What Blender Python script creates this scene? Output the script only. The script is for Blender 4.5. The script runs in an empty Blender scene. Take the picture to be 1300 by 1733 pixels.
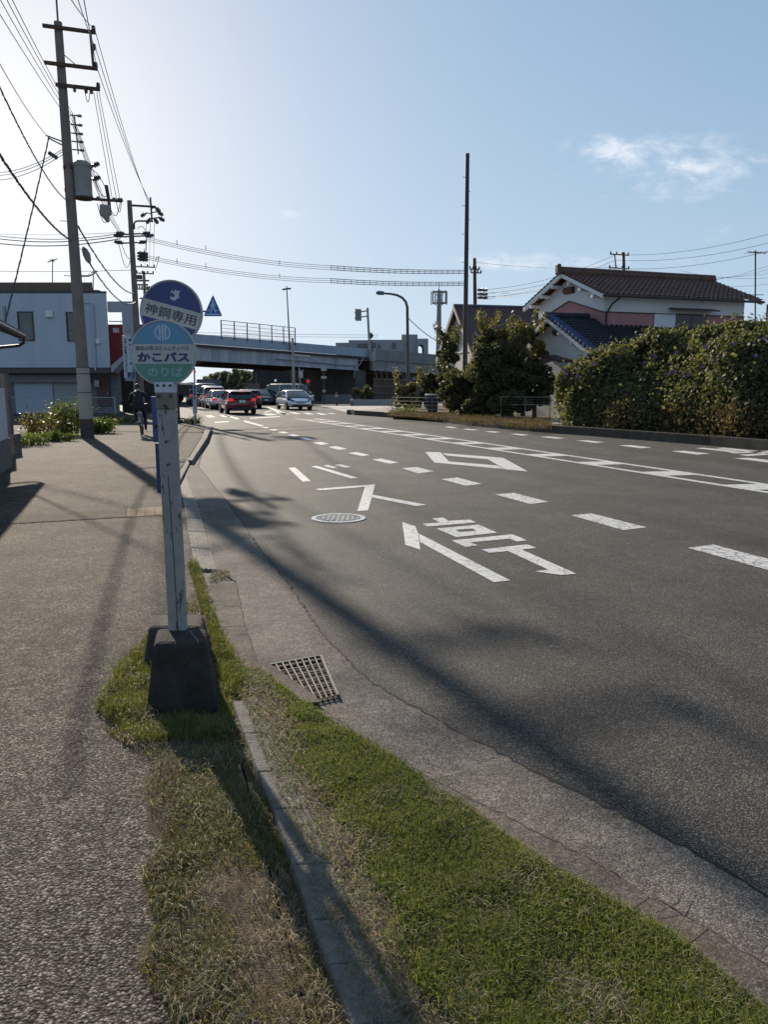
import bpy, bmesh, math, random
import numpy as np
from mathutils import Vector, Matrix

S = bpy.context.scene
COL = S.collection
R = math.radians
random.seed(7)
RNG = np.random.default_rng(11)

# ------------------------------------------------------------------ camera, sky, sun, exposure
F, CX, CY, HY, H = 1300., 650., 866.5, 655., 1.55
PITCH = math.atan((CY - HY) / F)
cp, sp = math.cos(PITCH), math.sin(PITCH)
cam = bpy.data.objects.new('camera', bpy.data.cameras.new('camera'))
COL.objects.link(cam)
cam.data.sensor_fit = 'VERTICAL'
cam.data.sensor_height = 36
cam.data.lens = F / 1733. * 36
cam.data.clip_start = .05
cam.data.clip_end = 3000
cam.location = (0, 0, H)
cam.rotation_euler = (math.pi / 2 - PITCH, 0, 0)
S.camera = cam

SUN_AZ, SUN_EL = R(-25.7), R(25.2)
SUN_DIR = Vector((math.sin(SUN_AZ) * math.cos(SUN_EL), math.cos(SUN_AZ) * math.cos(SUN_EL), math.sin(SUN_EL)))
sun = bpy.data.objects.new('sun', bpy.data.lights.new('sun', 'SUN'))
COL.objects.link(sun)
sun.data.energy = 3.9
sun.data.angle = R(.6)
sun.data.color = (1, .88, .72)
sun.rotation_euler = SUN_DIR.to_track_quat('Z', 'Y').to_euler()
sun.location = (-20, 40, 30)

S.view_settings.view_transform = 'Standard'
S.view_settings.look = 'None'
S.view_settings.gamma = 1
S.view_settings.exposure = .9

world = bpy.data.worlds.new('World')
S.world = world
world.use_nodes = True


def build_world():
    nt = world.node_tree
    N, L = nt.nodes, nt.links
    N.clear()
    out = N.new('ShaderNodeOutputWorld')
    bg = N.new('ShaderNodeBackground')
    bg.inputs['Strength'].default_value = .15
    sky = N.new('ShaderNodeTexSky')
    sky.sky_type = 'NISHITA'
    sky.sun_disc = False
    sky.sun_elevation = SUN_EL
    sky.sun_rotation = SUN_AZ
    sky.air_density = 1.15
    sky.dust_density = .42
    sky.ozone_density = 2.0
    tc = N.new('ShaderNodeTexCoord')
    sep = N.new('ShaderNodeSeparateXYZ')
    L.new(tc.outputs['Generated'], sep.inputs[0])

    def m(op, a, b=None, c=None):
        n = N.new('ShaderNodeMath')
        n.operation = op
        for i, v in enumerate((a, b, c)):
            if v is None: continue
            if isinstance(v, (int, float)): n.inputs[i].default_value = v
            else: L.new(v, n.inputs[i])
        return n.outputs[0]
    y = m('MAXIMUM', sep.outputs[1], .05)
    u, v = m('DIVIDE', sep.outputs[0], y), m('DIVIDE', sep.outputs[2], y)

    def spot(x0, y0, a, b):
        du = m('DIVIDE', m('SUBTRACT', u, x0), a)
        dv = m('DIVIDE', m('SUBTRACT', v, y0), b)
        return m('POWER', 2.718, m('MULTIPLY', m('ADD', m('MULTIPLY', du, du), m('MULTIPLY', dv, dv)), -1))
    total = None
    for x0, y0, a, b, w in ((.285, .283, .075, .024, .9), (.385, .268, .10, .040, .8), (.36, .245, .12, .022, .55),
                            (-.115, .215, .03, .014, .5), (.19, .155, .17, .014, .75), (.42, .18, .03, .022, .45), (.12, .15, .1, .010, .5)):
        k = m('MULTIPLY', spot(x0, y0, a, b), w)
        total = k if total is None else m('MAXIMUM', total, k)
    cmb = N.new('ShaderNodeCombineXYZ')
    L.new(u, cmb.inputs[0]); L.new(m('MULTIPLY', v, 2.2), cmb.inputs[1])
    nz = N.new('ShaderNodeTexNoise')
    nz.inputs['Scale'].default_value = 19
    nz.inputs['Detail'].default_value = 8
    nz.inputs['Roughness'].default_value = .66
    nz.inputs['Distortion'].default_value = .25
    L.new(cmb.outputs[0], nz.inputs['Vector'])
    ramp = N.new('ShaderNodeMapRange')
    ramp.interpolation_type = 'SMOOTHSTEP'
    ramp.inputs['From Min'].default_value = .37
    ramp.inputs['From Max'].default_value = .76
    L.new(m('ADD', nz.outputs[0], m('MULTIPLY', m('SUBTRACT', total, .6), .38)), ramp.inputs[0])
    fac = m('MULTIPLY', m('MULTIPLY', ramp.outputs[0], total), .62)
    mix = N.new('ShaderNodeMix')
    mix.data_type = 'RGBA'
    mix.inputs['B'].default_value = (4.6, 4.5, 4.5, 1)
    # look up the sky a little above the true direction: the air at the skyline is clean, not orange
    lift = N.new('ShaderNodeCombineXYZ')
    L.new(sep.outputs[0], lift.inputs[0]); L.new(sep.outputs[1], lift.inputs[1])
    L.new(m('MULTIPLY_ADD', m('MAXIMUM', sep.outputs[2], 0), .78, .20), lift.inputs[2])
    L.new(lift.outputs[0], sky.inputs['Vector'])
    gam = N.new('ShaderNodeGamma'); gam.inputs['Gamma'].default_value = .55
    hs = N.new('ShaderNodeHueSaturation'); hs.inputs['Saturation'].default_value = 1.27
    L.new(sky.outputs[0], hs.inputs['Color']); L.new(hs.outputs[0], gam.inputs['Color'])
    hz = N.new('ShaderNodeMix'); hz.data_type = 'RGBA'; hz.inputs['B'].default_value = (2.75, 3.05, 3.3, 1)
    L.new(m('MULTIPLY', m('POWER', 2.718, m('MULTIPLY', m('ABSOLUTE', sep.outputs[2]), -6.)), .5), hz.inputs['Factor'])
    L.new(gam.outputs[0], hz.inputs['A'])
    L.new(fac, mix.inputs['Factor']); L.new(hz.outputs['Result'], mix.inputs['A'])
    L.new(mix.outputs['Result'], bg.inputs[0]); L.new(bg.outputs[0], out.inputs[0])


build_world()


# ------------------------------------------------------------------ picture ray -> place in the world
def ray(x, y):
    r, u = (x - CX) / F, -(y - CY) / F
    return (r, cp + u * sp, -sp + u * cp)


def G(x, y, z=0.):
    d = ray(x, y); t = (z - H) / d[2]
    return Vector((d[0] * t, d[1] * t, z))


def P(x, y, Y):
    d = ray(x, y); t = Y / d[1]
    return Vector((d[0] * t, Y, H + d[2] * t))


def proj(p):
    X, Y, Z = p[0], p[1], p[2] - H
    d = Y * cp - Z * sp; u = Y * sp + Z * cp
    return CX + F * X / d, CY - F * u / d


ROAD = Vector((-.317, .948, 0)).normalized()
CROSS = Vector((.948, .317, 0)).normalized()


def along(p0, d, px):
    """the point on the line p0 + t d that is seen at column px"""
    lo, hi = -40., 40.
    f = lambda t: proj(p0 + d * t)[0] - px
    for _ in range(60):
        m = (lo + hi) / 2
        if (f(lo) < 0) == (f(m) < 0): lo = m
        else: hi = m
    return p0 + d * lo


# ------------------------------------------------------------------ materials
MATS = {}


def mat(name, col, rough=.75, metal=0., var=.18, scale=6., bump=0., bscale=60., spec=.5, col2=None, emit=0., streak=0., alpha=1.):
    if name in MATS: return MATS[name]
    m = bpy.data.materials.new(name); MATS[name] = m
    m.use_nodes = True
    N, L = m.node_tree.nodes, m.node_tree.links
    b = N['Principled BSDF']
    b.inputs['Roughness'].default_value = rough
    b.inputs['Metallic'].default_value = metal
    b.inputs['Specular IOR Level'].default_value = spec
    b.inputs['Alpha'].default_value = alpha
    tc = N.new('ShaderNodeTexCoord')
    n1 = N.new('ShaderNodeTexNoise')
    n1.inputs['Scale'].default_value = scale
    n1.inputs['Detail'].default_value = 6
    n1.inputs['Roughness'].default_value = .62
    vec = tc.outputs['Object']
    if streak:
        mp = N.new('ShaderNodeMapping')
        mp.inputs['Scale'].default_value = (1, 1, streak)
        L.new(vec, mp.inputs[0]); vec = mp.outputs[0]
    L.new(vec, n1.inputs['Vector'])
    mr = N.new('ShaderNodeMapRange')
    mr.inputs['From Min'].default_value = .3; mr.inputs['From Max'].default_value = .7
    L.new(n1.outputs[0], mr.inputs[0])
    mx = N.new('ShaderNodeMix'); mx.data_type = 'RGBA'
    c2 = col2 or tuple(max(0, c * (1 + var)) for c in col)
    c1 = col if col2 else tuple(c * (1 - var) for c in col)
    mx.inputs['A'].default_value = (*c1, 1); mx.inputs['B'].default_value = (*c2, 1)
    L.new(mr.outputs[0], mx.inputs['Factor'])
    L.new(mx.outputs['Result'], b.inputs['Base Color'])
    if bump:
        n2 = N.new('ShaderNodeTexNoise')
        n2.inputs['Scale'].default_value = bscale; n2.inputs['Detail'].default_value = 4
        L.new(tc.outputs['Object'], n2.inputs['Vector'])
        bp = N.new('ShaderNodeBump')
        bp.inputs['Strength'].default_value = min(1, bump); bp.inputs['Distance'].default_value = .01
        L.new(n2.outputs[0], bp.inputs['Height']); L.new(bp.outputs[0], b.inputs['Normal'])
    if emit:
        b.inputs['Emission Color'].default_value = (*col, 1)
        b.inputs['Emission Strength'].default_value = emit
    return m


def nd(m): return m.node_tree.nodes, m.node_tree.links


def stone_mat(name, stone, gap, scale, rough=.8, bump=.8, dist=.006, warm=None, big=.25, stretch=1., patch=None, fade=None, gapw=.32, spec=.2, mottle=.3):
    """aggregate surface: rounded chips in a dark binder"""
    m = bpy.data.materials.new(name); MATS[name] = m
    m.use_nodes = True
    N, L = nd(m)
    b = N['Principled BSDF']
    b.inputs['Roughness'].default_value = rough
    b.inputs['Specular IOR Level'].default_value = spec
    tc = N.new('ShaderNodeTexCoord')
    nzw = N.new('ShaderNodeTexNoise'); nzw.inputs['Scale'].default_value = scale * .6; nzw.inputs['Detail'].default_value = 2
    L.new(tc.outputs['Object'], nzw.inputs['Vector'])
    add = N.new('ShaderNodeVectorMath'); add.operation = 'MULTIPLY_ADD'
    L.new(nzw.outputs['Color'], add.inputs[0])
    add.inputs[1].default_value = (.9 / scale,) * 3
    L.new(tc.outputs['Object'], add.inputs[2])
    mp = N.new('ShaderNodeMapping'); mp.inputs['Scale'].default_value = (scale, scale * stretch, scale)
    L.new(add.outputs[0], mp.inputs[0])
    vo = N.new('ShaderNodeTexVoronoi'); vo.inputs['Scale'].default_value = 1; vo.inputs['Randomness'].default_value = 1
    L.new(mp.outputs[0], vo.inputs['Vector'])
    hsv = N.new('ShaderNodeSeparateColor'); L.new(vo.outputs['Color'], hsv.inputs[0])
    r1 = N.new('ShaderNodeValToRGB')
    e = r1.color_ramp.elements
    w = warm or tuple(c * 1.5 for c in stone)
    e[0].position = 0; e[0].color = (*[c * .45 for c in stone], 1)
    e[1].position = 1; e[1].color = (*w, 1)
    k = e.new(.55); k.color = (*stone, 1)
    L.new(hsv.outputs[0], r1.inputs[0])
    edge = N.new('ShaderNodeMapRange'); edge.interpolation_type = 'SMOOTHSTEP'
    edge.inputs['From Min'].default_value = gapw; edge.inputs['From Max'].default_value = .72
    L.new(vo.outputs['Distance'], edge.inputs[0])
    mx = N.new('ShaderNodeMix'); mx.data_type = 'RGBA'
    L.new(edge.outputs[0], mx.inputs['Factor']); L.new(r1.outputs[0], mx.inputs['A']); mx.inputs['B'].default_value = (*gap, 1)
    # broad wear
    bn = N.new('ShaderNodeTexNoise'); bn.inputs['Scale'].default_value = 1.1; bn.inputs['Detail'].default_value = 7; bn.inputs['Roughness'].default_value = .65
    L.new(tc.outputs['Object'], bn.inputs['Vector'])
    br = N.new('ShaderNodeMapRange')
    br.inputs['From Min'].default_value = .3; br.inputs['From Max'].default_value = .7
    br.inputs['To Min'].default_value = 1 - big; br.inputs['To Max'].default_value = 1 + big
    L.new(bn.outputs[0], br.inputs[0])
    mu = N.new('ShaderNodeMix'); mu.data_type = 'RGBA'; mu.blend_type = 'MULTIPLY'; mu.inputs['Factor'].default_value = 1
    L.new(mx.outputs['Result'], mu.inputs['A']); L.new(br.outputs[0], mu.inputs['B'])
    res = mu.outputs['Result']
    # middle-sized mottling, still read at ten or twenty metres
    for sc_, amt in ((scale * .22, mottle), (scale * .05, mottle * .6)):
        mn = N.new('ShaderNodeTexNoise'); mn.inputs['Scale'].default_value = sc_; mn.inputs['Detail'].default_value = 3; mn.inputs['Roughness'].default_value = .75
        L.new(tc.outputs['Object'], mn.inputs['Vector'])
        mr_ = N.new('ShaderNodeMapRange'); mr_.inputs['From Min'].default_value = .32; mr_.inputs['From Max'].default_value = .68
        mr_.inputs['To Min'].default_value = 1 - amt; mr_.inputs['To Max'].default_value = 1 + amt
        L.new(mn.outputs[0], mr_.inputs[0])
        mm_ = N.new('ShaderNodeMix'); mm_.data_type = 'RGBA'; mm_.blend_type = 'MULTIPLY'; mm_.inputs['Factor'].default_value = 1
        L.new(res, mm_.inputs['A']); L.new(mr_.outputs[0], mm_.inputs['B']); res = mm_.outputs['Result']
    if patch:
        pn = N.new('ShaderNodeTexNoise'); pn.inputs['Scale'].default_value = patch[1]; pn.inputs['Detail'].default_value = 8; pn.inputs['Roughness'].default_value = .7
        L.new(tc.outputs['Object'], pn.inputs['Vector'])
        pr = N.new('ShaderNodeMapRange'); pr.interpolation_type = 'SMOOTHSTEP'
        pr.inputs['From Min'].default_value = patch[2]; pr.inputs['From Max'].default_value = patch[2] + .16; pr.inputs['To Max'].default_value = .85
        L.new(pn.outputs[0], pr.inputs[0])
        pm = N.new('ShaderNodeMix'); pm.data_type = 'RGBA'
        L.new(pr.outputs[0], pm.inputs['Factor']); L.new(res, pm.inputs['A']); pm.inputs['B'].default_value = (*patch[0], 1)
        res = pm.outputs['Result']
    L.new(res, b.inputs['Base Color'])
    bp = N.new('ShaderNodeBump'); bp.invert = True
    bp.inputs['Strength'].default_value = bump; bp.inputs['Distance'].default_value = dist
    L.new(vo.outputs['Distance'], bp.inputs['Height']); L.new(bp.outputs[0], b.inputs['Normal'])
    return m


def leaf_mat(name, cols, trans=.35, rough=.55, spec=.4):
    m = bpy.data.materials.new(name); MATS[name] = m
    m.use_nodes = True
    N, L = nd(m)
    b = N['Principled BSDF']
    b.inputs['Roughness'].default_value = rough
    b.inputs['Specular IOR Level'].default_value = spec
    g = N.new('ShaderNodeNewGeometry')
    r = N.new('ShaderNodeValToRGB')
    e = r.color_ramp.elements
    e[0].position = 0; e[0].color = (*cols[0], 1); e[1].position = 1; e[1].color = (*cols[-1], 1)
    for i, c in enumerate(cols[1:-1]):
        k = e.new((i + 1) / (len(cols) - 1)); k.color = (*c, 1)
    L.new(g.outputs['Random Per Island'], r.inputs[0])
    L.new(r.outputs[0], b.inputs['Base Color'])
    t = N.new('ShaderNodeBsdfTranslucent')
    gm = N.new('ShaderNodeMix'); gm.data_type = 'RGBA'; gm.blend_type = 'MULTIPLY'; gm.inputs['Factor'].default_value = 1
    L.new(r.outputs[0], gm.inputs['A']); gm.inputs['B'].default_value = (1.25, 1.28, .72, 1)
    L.new(gm.outputs['Result'], t.inputs['Color'])
    ms = N.new('ShaderNodeMixShader'); ms.inputs[0].default_value = trans
    L.new(b.outputs[0], ms.inputs[1]); L.new(t.outputs[0], ms.inputs[2])
    L.new(ms.outputs[0], N['Material Output'].inputs['Surface'])
    return m


# ------------------------------------------------------------------ objects
OFF = {}


def tag(o, label=None, cat=None, group=None, kind=None):
    if label: o['label'] = label
    if cat: o['category'] = cat
    if group: o['group'] = group
    if kind: o['kind'] = kind
    return o


def thing(name, label, cat, loc=(0, 0, 0), group=None):
    o = bpy.data.objects.new(name, None)
    o.empty_display_size = .2
    COL.objects.link(o)
    o.location = loc
    OFF[o] = Vector(loc)
    return tag(o, label, cat, group)


class MB:
    def __init__(s): s.v, s.f, s.mi, s.k = [], [], [], 0

    def add(s, vs, fs):
        n = len(s.v)
        s.v += [Vector(v) for v in vs]
        for f in fs:
            s.f.append([i + n for i in f]); s.mi.append(s.k)
        return s

    def box(s, c, size, rot=None):
        c = Vector(c); hx, hy, hz = (q / 2 for q in size)
        M = rot if isinstance(rot, Matrix) else Matrix.Rotation(rot or 0, 3, 'Z')
        vs = [c + M @ Vector((x, y, z)) for z in (-hz, hz) for x, y in ((-hx, -hy), (hx, -hy), (hx, hy), (-hx, hy))]
        return s.add(vs, [(3, 2, 1, 0), (4, 5, 6, 7), (0, 1, 5, 4), (1, 2, 6, 5), (2, 3, 7, 6), (3, 0, 4, 7)])

    def beam(s, a, b, w, h, up=(0, 0, 1)):
        a, b = Vector(a), Vector(b); d = (b - a).normalized()
        sd = d.cross(Vector(up)).normalized(); u = sd.cross(d)
        vs = [p + sd * x * w / 2 + u * z * h / 2 for p in (a, b) for x, z in ((-1, -1), (1, -1), (1, 1), (-1, 1))]
        return s.add(vs, [(0, 1, 2, 3), (7, 6, 5, 4), (0, 4, 5, 1), (1, 5, 6, 2), (2, 6, 7, 3), (3, 7, 4, 0)])

    def tube(s, pts, r, n=8, cap=True):
        pts = [Vector(p) for p in pts]
        rs = r if isinstance(r, (list, tuple)) else [r] * len(pts)
        vs = []; prev = None
        for i, p in enumerate(pts):
            d = (pts[min(i + 1, len(pts) - 1)] - pts[max(i - 1, 0)]).normalized()
            if prev is None:
                a = d.cross(Vector((0, 0, 1)))
                if a.length < .05: a = d.cross(Vector((0, 1, 0)))
            else: a = prev - d * prev.dot(d)
            a.normalize(); prev = a; b = d.cross(a)
            vs += [p + (a * math.cos(t) + b * math.sin(t)) * rs[i] for t in [2 * math.pi * k / n for k in range(n)]]
        fs = []
        for i in range(len(pts) - 1):
            for k in range(n):
                q = (k + 1) % n
                fs.append((i * n + k, i * n + q, (i + 1) * n + q, (i + 1) * n + k))
        if cap: fs += [tuple(range(n))[::-1], tuple(range((len(pts) - 1) * n, len(pts) * n))]
        return s.add(vs, fs)

    def prism(s, pts, d):
        """extrude a polygon by vector d"""
        n = len(pts); d = Vector(d)
        vs = [Vector(p) for p in pts] + [Vector(p) + d for p in pts]
        fs = [tuple(range(n)), tuple(range(n, 2 * n))[::-1]] + [((i + 1) % n, i, n + i, n + (i + 1) % n) for i in range(n)]
        return s.add(vs, fs)

    def poly(s, pts): return s.add(pts, [tuple(range(len(pts)))])

    def lathe(s, prof, c, n=20, axis='Z'):
        c = Vector(c); vs = []
        for r, h in prof:
            for k in range(n):
                t = 2 * math.pi * k / n
                q = (r * math.cos(t), r * math.sin(t), h)
                if axis == 'Y': q = (q[0], q[2], q[1])
                if axis == 'X': q = (q[2], q[0], q[1])
                vs.append(c + Vector(q))
        fs = []
        for i in range(len(prof) - 1):
            for k in range(n):
                q = (k + 1) % n
                fs.append((i * n + k, i * n + q, (i + 1) * n + q, (i + 1) * n + k))
        fs += [tuple(range(n))[::-1], tuple(range((len(prof) - 1) * n, len(prof) * n))]
        return s.add(vs, fs)

    def build(s, name, mats, parent=None, loc=None, smooth=False, bevel=0., subd=0, fix=True):
        off = OFF[parent] if parent is not None else Vector(loc or (0, 0, 0))
        me = bpy.data.meshes.new(name)
        me.from_pydata([v - off for v in s.v], [], s.f)
        if not isinstance(mats, (list, tuple)): mats = [mats]
        for m in mats: me.materials.append(m)
        if len(mats) > 1: me.polygons.foreach_set('material_index', s.mi)
        if fix:
            bm = bmesh.new(); bm.from_mesh(me)
            bmesh.ops.recalc_face_normals(bm, faces=bm.faces)
            bm.to_mesh(me); bm.free()
        o = bpy.data.objects.new(name, me)
        COL.objects.link(o)
        if parent is not None: o.parent = parent
        else: o.location = off
        OFF[o] = off
        if bevel:
            b = o.modifiers.new('bevel', 'BEVEL'); b.width = bevel; b.segments = 2; b.limit_method = 'ANGLE'
        if subd:
            b = o.modifiers.new('subd', 'SUBSURF'); b.levels = b.render_levels = subd
        if smooth:
            me.polygons.foreach_set('use_smooth', [True] * len(me.polygons))
            if smooth != 'all': me.set_sharp_from_angle(angle=R(38))
        return o


def np_obj(name, verts, faces, mats, parent=None, loc=None, mi=None):
    off = OFF[parent] if parent is not None else Vector(loc or (0, 0, 0))
    me = bpy.data.meshes.new(name)
    verts = np.asarray(verts, np.float32) - np.array(off, np.float32)
    nf, k = faces.shape
    me.vertices.add(len(verts)); me.vertices.foreach_set('co', verts.ravel())
    me.loops.add(nf * k); me.loops.foreach_set('vertex_index', faces.astype(np.int32).ravel())
    me.polygons.add(nf); me.polygons.foreach_set('loop_start', np.arange(0, nf * k, k, dtype=np.int32))
    for m in (mats if isinstance(mats, (list, tuple)) else [mats]): me.materials.append(m)
    if mi is not None: me.polygons.foreach_set('material_index', np.asarray(mi, np.int32))
    me.update(calc_edges=True)
    o = bpy.data.objects.new(name, me)
    COL.objects.link(o)
    if parent is not None: o.parent = parent
    else: o.location = off
    OFF[o] = off
    return o


def unit(a): return a / (np.linalg.norm(a, axis=1, keepdims=True) + 1e-9)


def leaf_quads(c, size, normal=None, spread=1., aspect=.55, droop=.3, rng=RNG):
    """one folded rhombus per point"""
    n = len(c)
    d = rng.normal(size=(n, 3)); d[:, 2] -= droop
    if normal is not None: d = d * spread + normal * .5
    d = unit(d)
    up = rng.normal(size=(n, 3)) * .8
    if normal is not None: up = up * spread + normal * 1.6
    else: up[:, 2] += .5
    s = unit(np.cross(d, up))
    nn = np.cross(s, d)
    L = (size * rng.uniform(.6, 1.35, n))[:, None]
    W = L * aspect * .5
    a = c - d * L * .5
    tip = c + d * L * .5
    m1 = c + s * W + nn * L * .08 - d * L * .06
    m2 = c - s * W + nn * L * .08 - d * L * .06
    v = np.stack([a, m1, tip, m2], 1).reshape(-1, 3)
    f = np.arange(n * 4).reshape(n, 4)
    return v, f


def join(parts):
    vs, fs, n = [], [], 0
    for v, f in parts:
        vs.append(v); fs.append(f + n); n += len(v)
    return np.concatenate(vs), np.concatenate(fs)


def text_mesh(body, size, width=None, bold=0.):
    c = bpy.data.curves.new('lettering', 'FONT')
    c.body = body; c.size = size; c.align_x = 'CENTER'; c.align_y = 'CENTER'
    c.offset = bold; c.resolution_u = 2
    o = bpy.data.objects.new('lettering', c); COL.objects.link(o)
    bpy.context.view_layer.update()
    me = bpy.data.meshes.new_from_object(o.evaluated_get(bpy.context.evaluated_depsgraph_get()))
    vs = [v.co.copy() for v in me.vertices]; fs = [tuple(p.vertices) for p in me.polygons]
    bpy.data.objects.remove(o); bpy.data.curves.remove(c); bpy.data.meshes.remove(me)
    x0, x1 = min(v.x for v in vs), max(v.x for v in vs)
    y0, y1 = min(v.y for v in vs), max(v.y for v in vs)
    k = (width / (x1 - x0)) if width else 1
    return [Vector(((v.x - (x0 + x1) / 2) * k, v.y - (y0 + y1) / 2, 0)) for v in vs], fs


def put_text(body, size, origin, ax, ay, m, parent, width=None, height=None, bold=0., name='lettering'):
    vs, fs = text_mesh(body, size, width, bold)
    if height:
        h = max(v.y for v in vs) - min(v.y for v in vs)
        for v in vs: v.y *= height / h
    b = MB(); b.add([origin + ax * v.x + ay * v.y for v in vs], fs)
    return b.build(name, m, parent, fix=False)


# common materials
concrete = mat('concrete', (.33, .31, .29), .85, var=.22, scale=4, bump=.5, bscale=90)
dark_concrete = mat('stained_concrete', (.10, .095, .09), .9, var=.35, scale=5, bump=.6, bscale=60)
pole_conc = mat('pole_concrete', (.17, .14, .125), .8, var=.2, scale=3, bump=.2)
steel = mat('galvanised_steel', (.30, .31, .32), .5, .6, var=.15)
dark_steel = mat('dark_steel', (.05, .05, .055), .6, .3)
rusty = mat('rusty_steel', (.09, .05, .035), .8, .2, var=.4, scale=10)
black_rubber = mat('black_rubber', (.02, .02, .02), .8)
cable_black = mat('cable_black', (.035, .035, .038), .6)
insul = mat('insulator_porcelain', (.10, .09, .09), .35)
white_paint = mat('white_paint', (.72, .72, .70), .6, var=.06)
glass_dark = mat('dark_glass', (.02, .025, .03), .06, var=.05, spec=.9)
bark = mat('bark', (.09, .065, .05), .9, var=.35, scale=12, bump=.8, bscale=40)
soil = mat('soil', (.13, .095, .065), .95, var=.4, scale=14, bump=1., bscale=90)

# ------------------------------------------------------------------ the setting: ground, road, gutter, pavements
gb = MB(); gb.poly([(-900, -300, -.04), (900, -300, -.04), (900, 1500, -.04), (-900, 1500, -.04)])
tag(gb.build('ground', mat('earth', (.15, .13, .10), .95, var=.4, scale=.4)), kind='structure')

asphalt = stone_mat('asphalt', (.072, .0625, .055), (.018, .016, .0145), 150, rough=.78, bump=.5, dist=.004, warm=(.20, .177, .156), big=.30, spec=.22, mottle=.24)


def tyre_bands(m):
    """long lighter and darker bands where wheels have polished the lanes"""
    N, L = nd(m); b = N['Principled BSDF']; src = b.inputs['Base Color'].links[0].from_socket
    tc = N.new('ShaderNodeTexCoord'); mp = N.new('ShaderNodeMapping'); mp.inputs['Rotation'].default_value = (0, 0, -R(18.5)); mp.inputs['Scale'].default_value = (1.1, .045, 1)
    rot = N.new('ShaderNodeVectorRotate'); rot.rotation_type = 'Z_AXIS'; rot.inputs['Angle'].default_value = -R(18.5)
    sc = N.new('ShaderNodeVectorMath'); sc.operation = 'MULTIPLY'; sc.inputs[1].default_value = (1.1, .045, 1)
    L.new(tc.outputs['Object'], rot.inputs['Vector']); L.new(rot.outputs[0], sc.inputs[0])
    n = N.new('ShaderNodeTexNoise'); n.inputs['Scale'].default_value = 1; n.inputs['Detail'].default_value = 5; n.inputs['Roughness'].default_value = .6
    L.new(sc.outputs[0], n.inputs['Vector'])
    r = N.new('ShaderNodeMapRange'); r.inputs['From Min'].default_value = .3; r.inputs['From Max'].default_value = .7; r.inputs['To Min'].default_value = .72; r.inputs['To Max'].default_value = 1.28
    L.new(n.outputs[0], r.inputs[0])
    mx = N.new('ShaderNodeMix'); mx.data_type = 'RGBA'; mx.blend_type = 'MULTIPLY'; mx.inputs['Factor'].default_value = 1
    L.new(src, mx.inputs['A']); L.new(r.outputs[0], mx.inputs['B']); L.new(mx.outputs['Result'], b.inputs['Base Color'])


tyre_bands(asphalt)
rb = MB(); rb.poly([(-90, -6, 0), (110, -6, 0), (110, 260, 0), (-90, 260, 0)])
road = tag(rb.build('road', asphalt), kind='structure')

EDGE = [(1420, 1585), (1300, 1512), (1180, 1443), (1060, 1380), (950, 1325), (800, 1250), (700, 1195), (620, 1148), (580, 1108), (550, 1078),
        (520, 1035), (490, 990), (440, 930), (410, 885), (385, 850), (360, 820), (335, 788), (342, 766), (352, 735), (362, 722)]
KERB_R = [(1440, 1720), (1300, 1633), (1200, 1573), (1100, 1518), (1000, 1453), (865, 1383), (740, 1322), (640, 1262), (540, 1195), (440, 1130), (415, 1060), (400, 985)]
KERB_L = [(1400, 1800), (1275, 1713), (1150, 1613), (1050, 1553), (900, 1468), (800, 1391), (690, 1318), (600, 1262), (500, 1197), (392, 1135), (364, 1060), (345, 990)]


def strip(a, b, z): return [G(x, y, z) for x, y in a] + [G(x, y, z) for x, y in b[::-1]]


gutter_m = stone_mat('gutter_concrete', (.185, .156, .136), (.075, .062, .054), 150, rough=.9, bump=.45, dist=.004, warm=(.27, .235, .205), big=.42,
                     patch=((.15, .124, .105), 3.1, .58))
gu = MB()
gu.poly(strip(EDGE, KERB_R + [(372, 968), (352, 905), (330, 850), (312, 800), (326, 776), (346, 740), (352, 722)], .008))
gutter = tag(gu.build('gutter', gutter_m), kind='structure')

kerb_m = stone_mat('kerb_concrete', (.135, .110, .093), (.07, .056, .046), 150, rough=.92, bump=.3, dist=.003, warm=(.19, .16, .135), big=.4, patch=((.085, .058, .042), 2.4, .52))
lk = MB()
KR, KL = [G(x, y, .011) for x, y in KERB_R], [G(x, y, .020) for x, y in KERB_L]
for i in range(len(KR) - 1):
    d = (KR[i + 1] - KR[i]).normalized() * (.003 if i in (2, 5, 8, 9, 10) else 0)
    q = [KR[i] + d, KR[i + 1] - d, KL[i + 1] - d, KL[i] + d]
    lk.prism([v - Vector((0, 0, .05)) for v in q], (0, 0, .05))
tag(lk.build('lowered_kerb', kerb_m), kind='structure')

side_m = stone_mat('exposed_aggregate', (.135, .108, .088), (.03, .024, .02), 96, rough=.85, bump=.65, dist=.006, warm=(.29, .245, .205), big=.34, stretch=1.25, spec=.08, mottle=.42)
sw = MB()
SIDE_R = [(820, 2250), (640, 1800), (560, 1640), (500, 1500), (455, 1370), (395, 1195), (372, 1125), (345, 1000), (330, 955), (310, 850), (300, 800), (318, 775), (340, 740), (347, 722)]
pts = [G(x, y, .014) for x, y in SIDE_R]
pts += [G(300, 711, .014), G(200, 703, .014), Vector((-34, 41, .014)), Vector((-34, -4, .014)), Vector((-.2, -4, .014))]
sw.poly(pts)
sidewalk = tag(sw.build('sidewalk', side_m), kind='structure')

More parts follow.
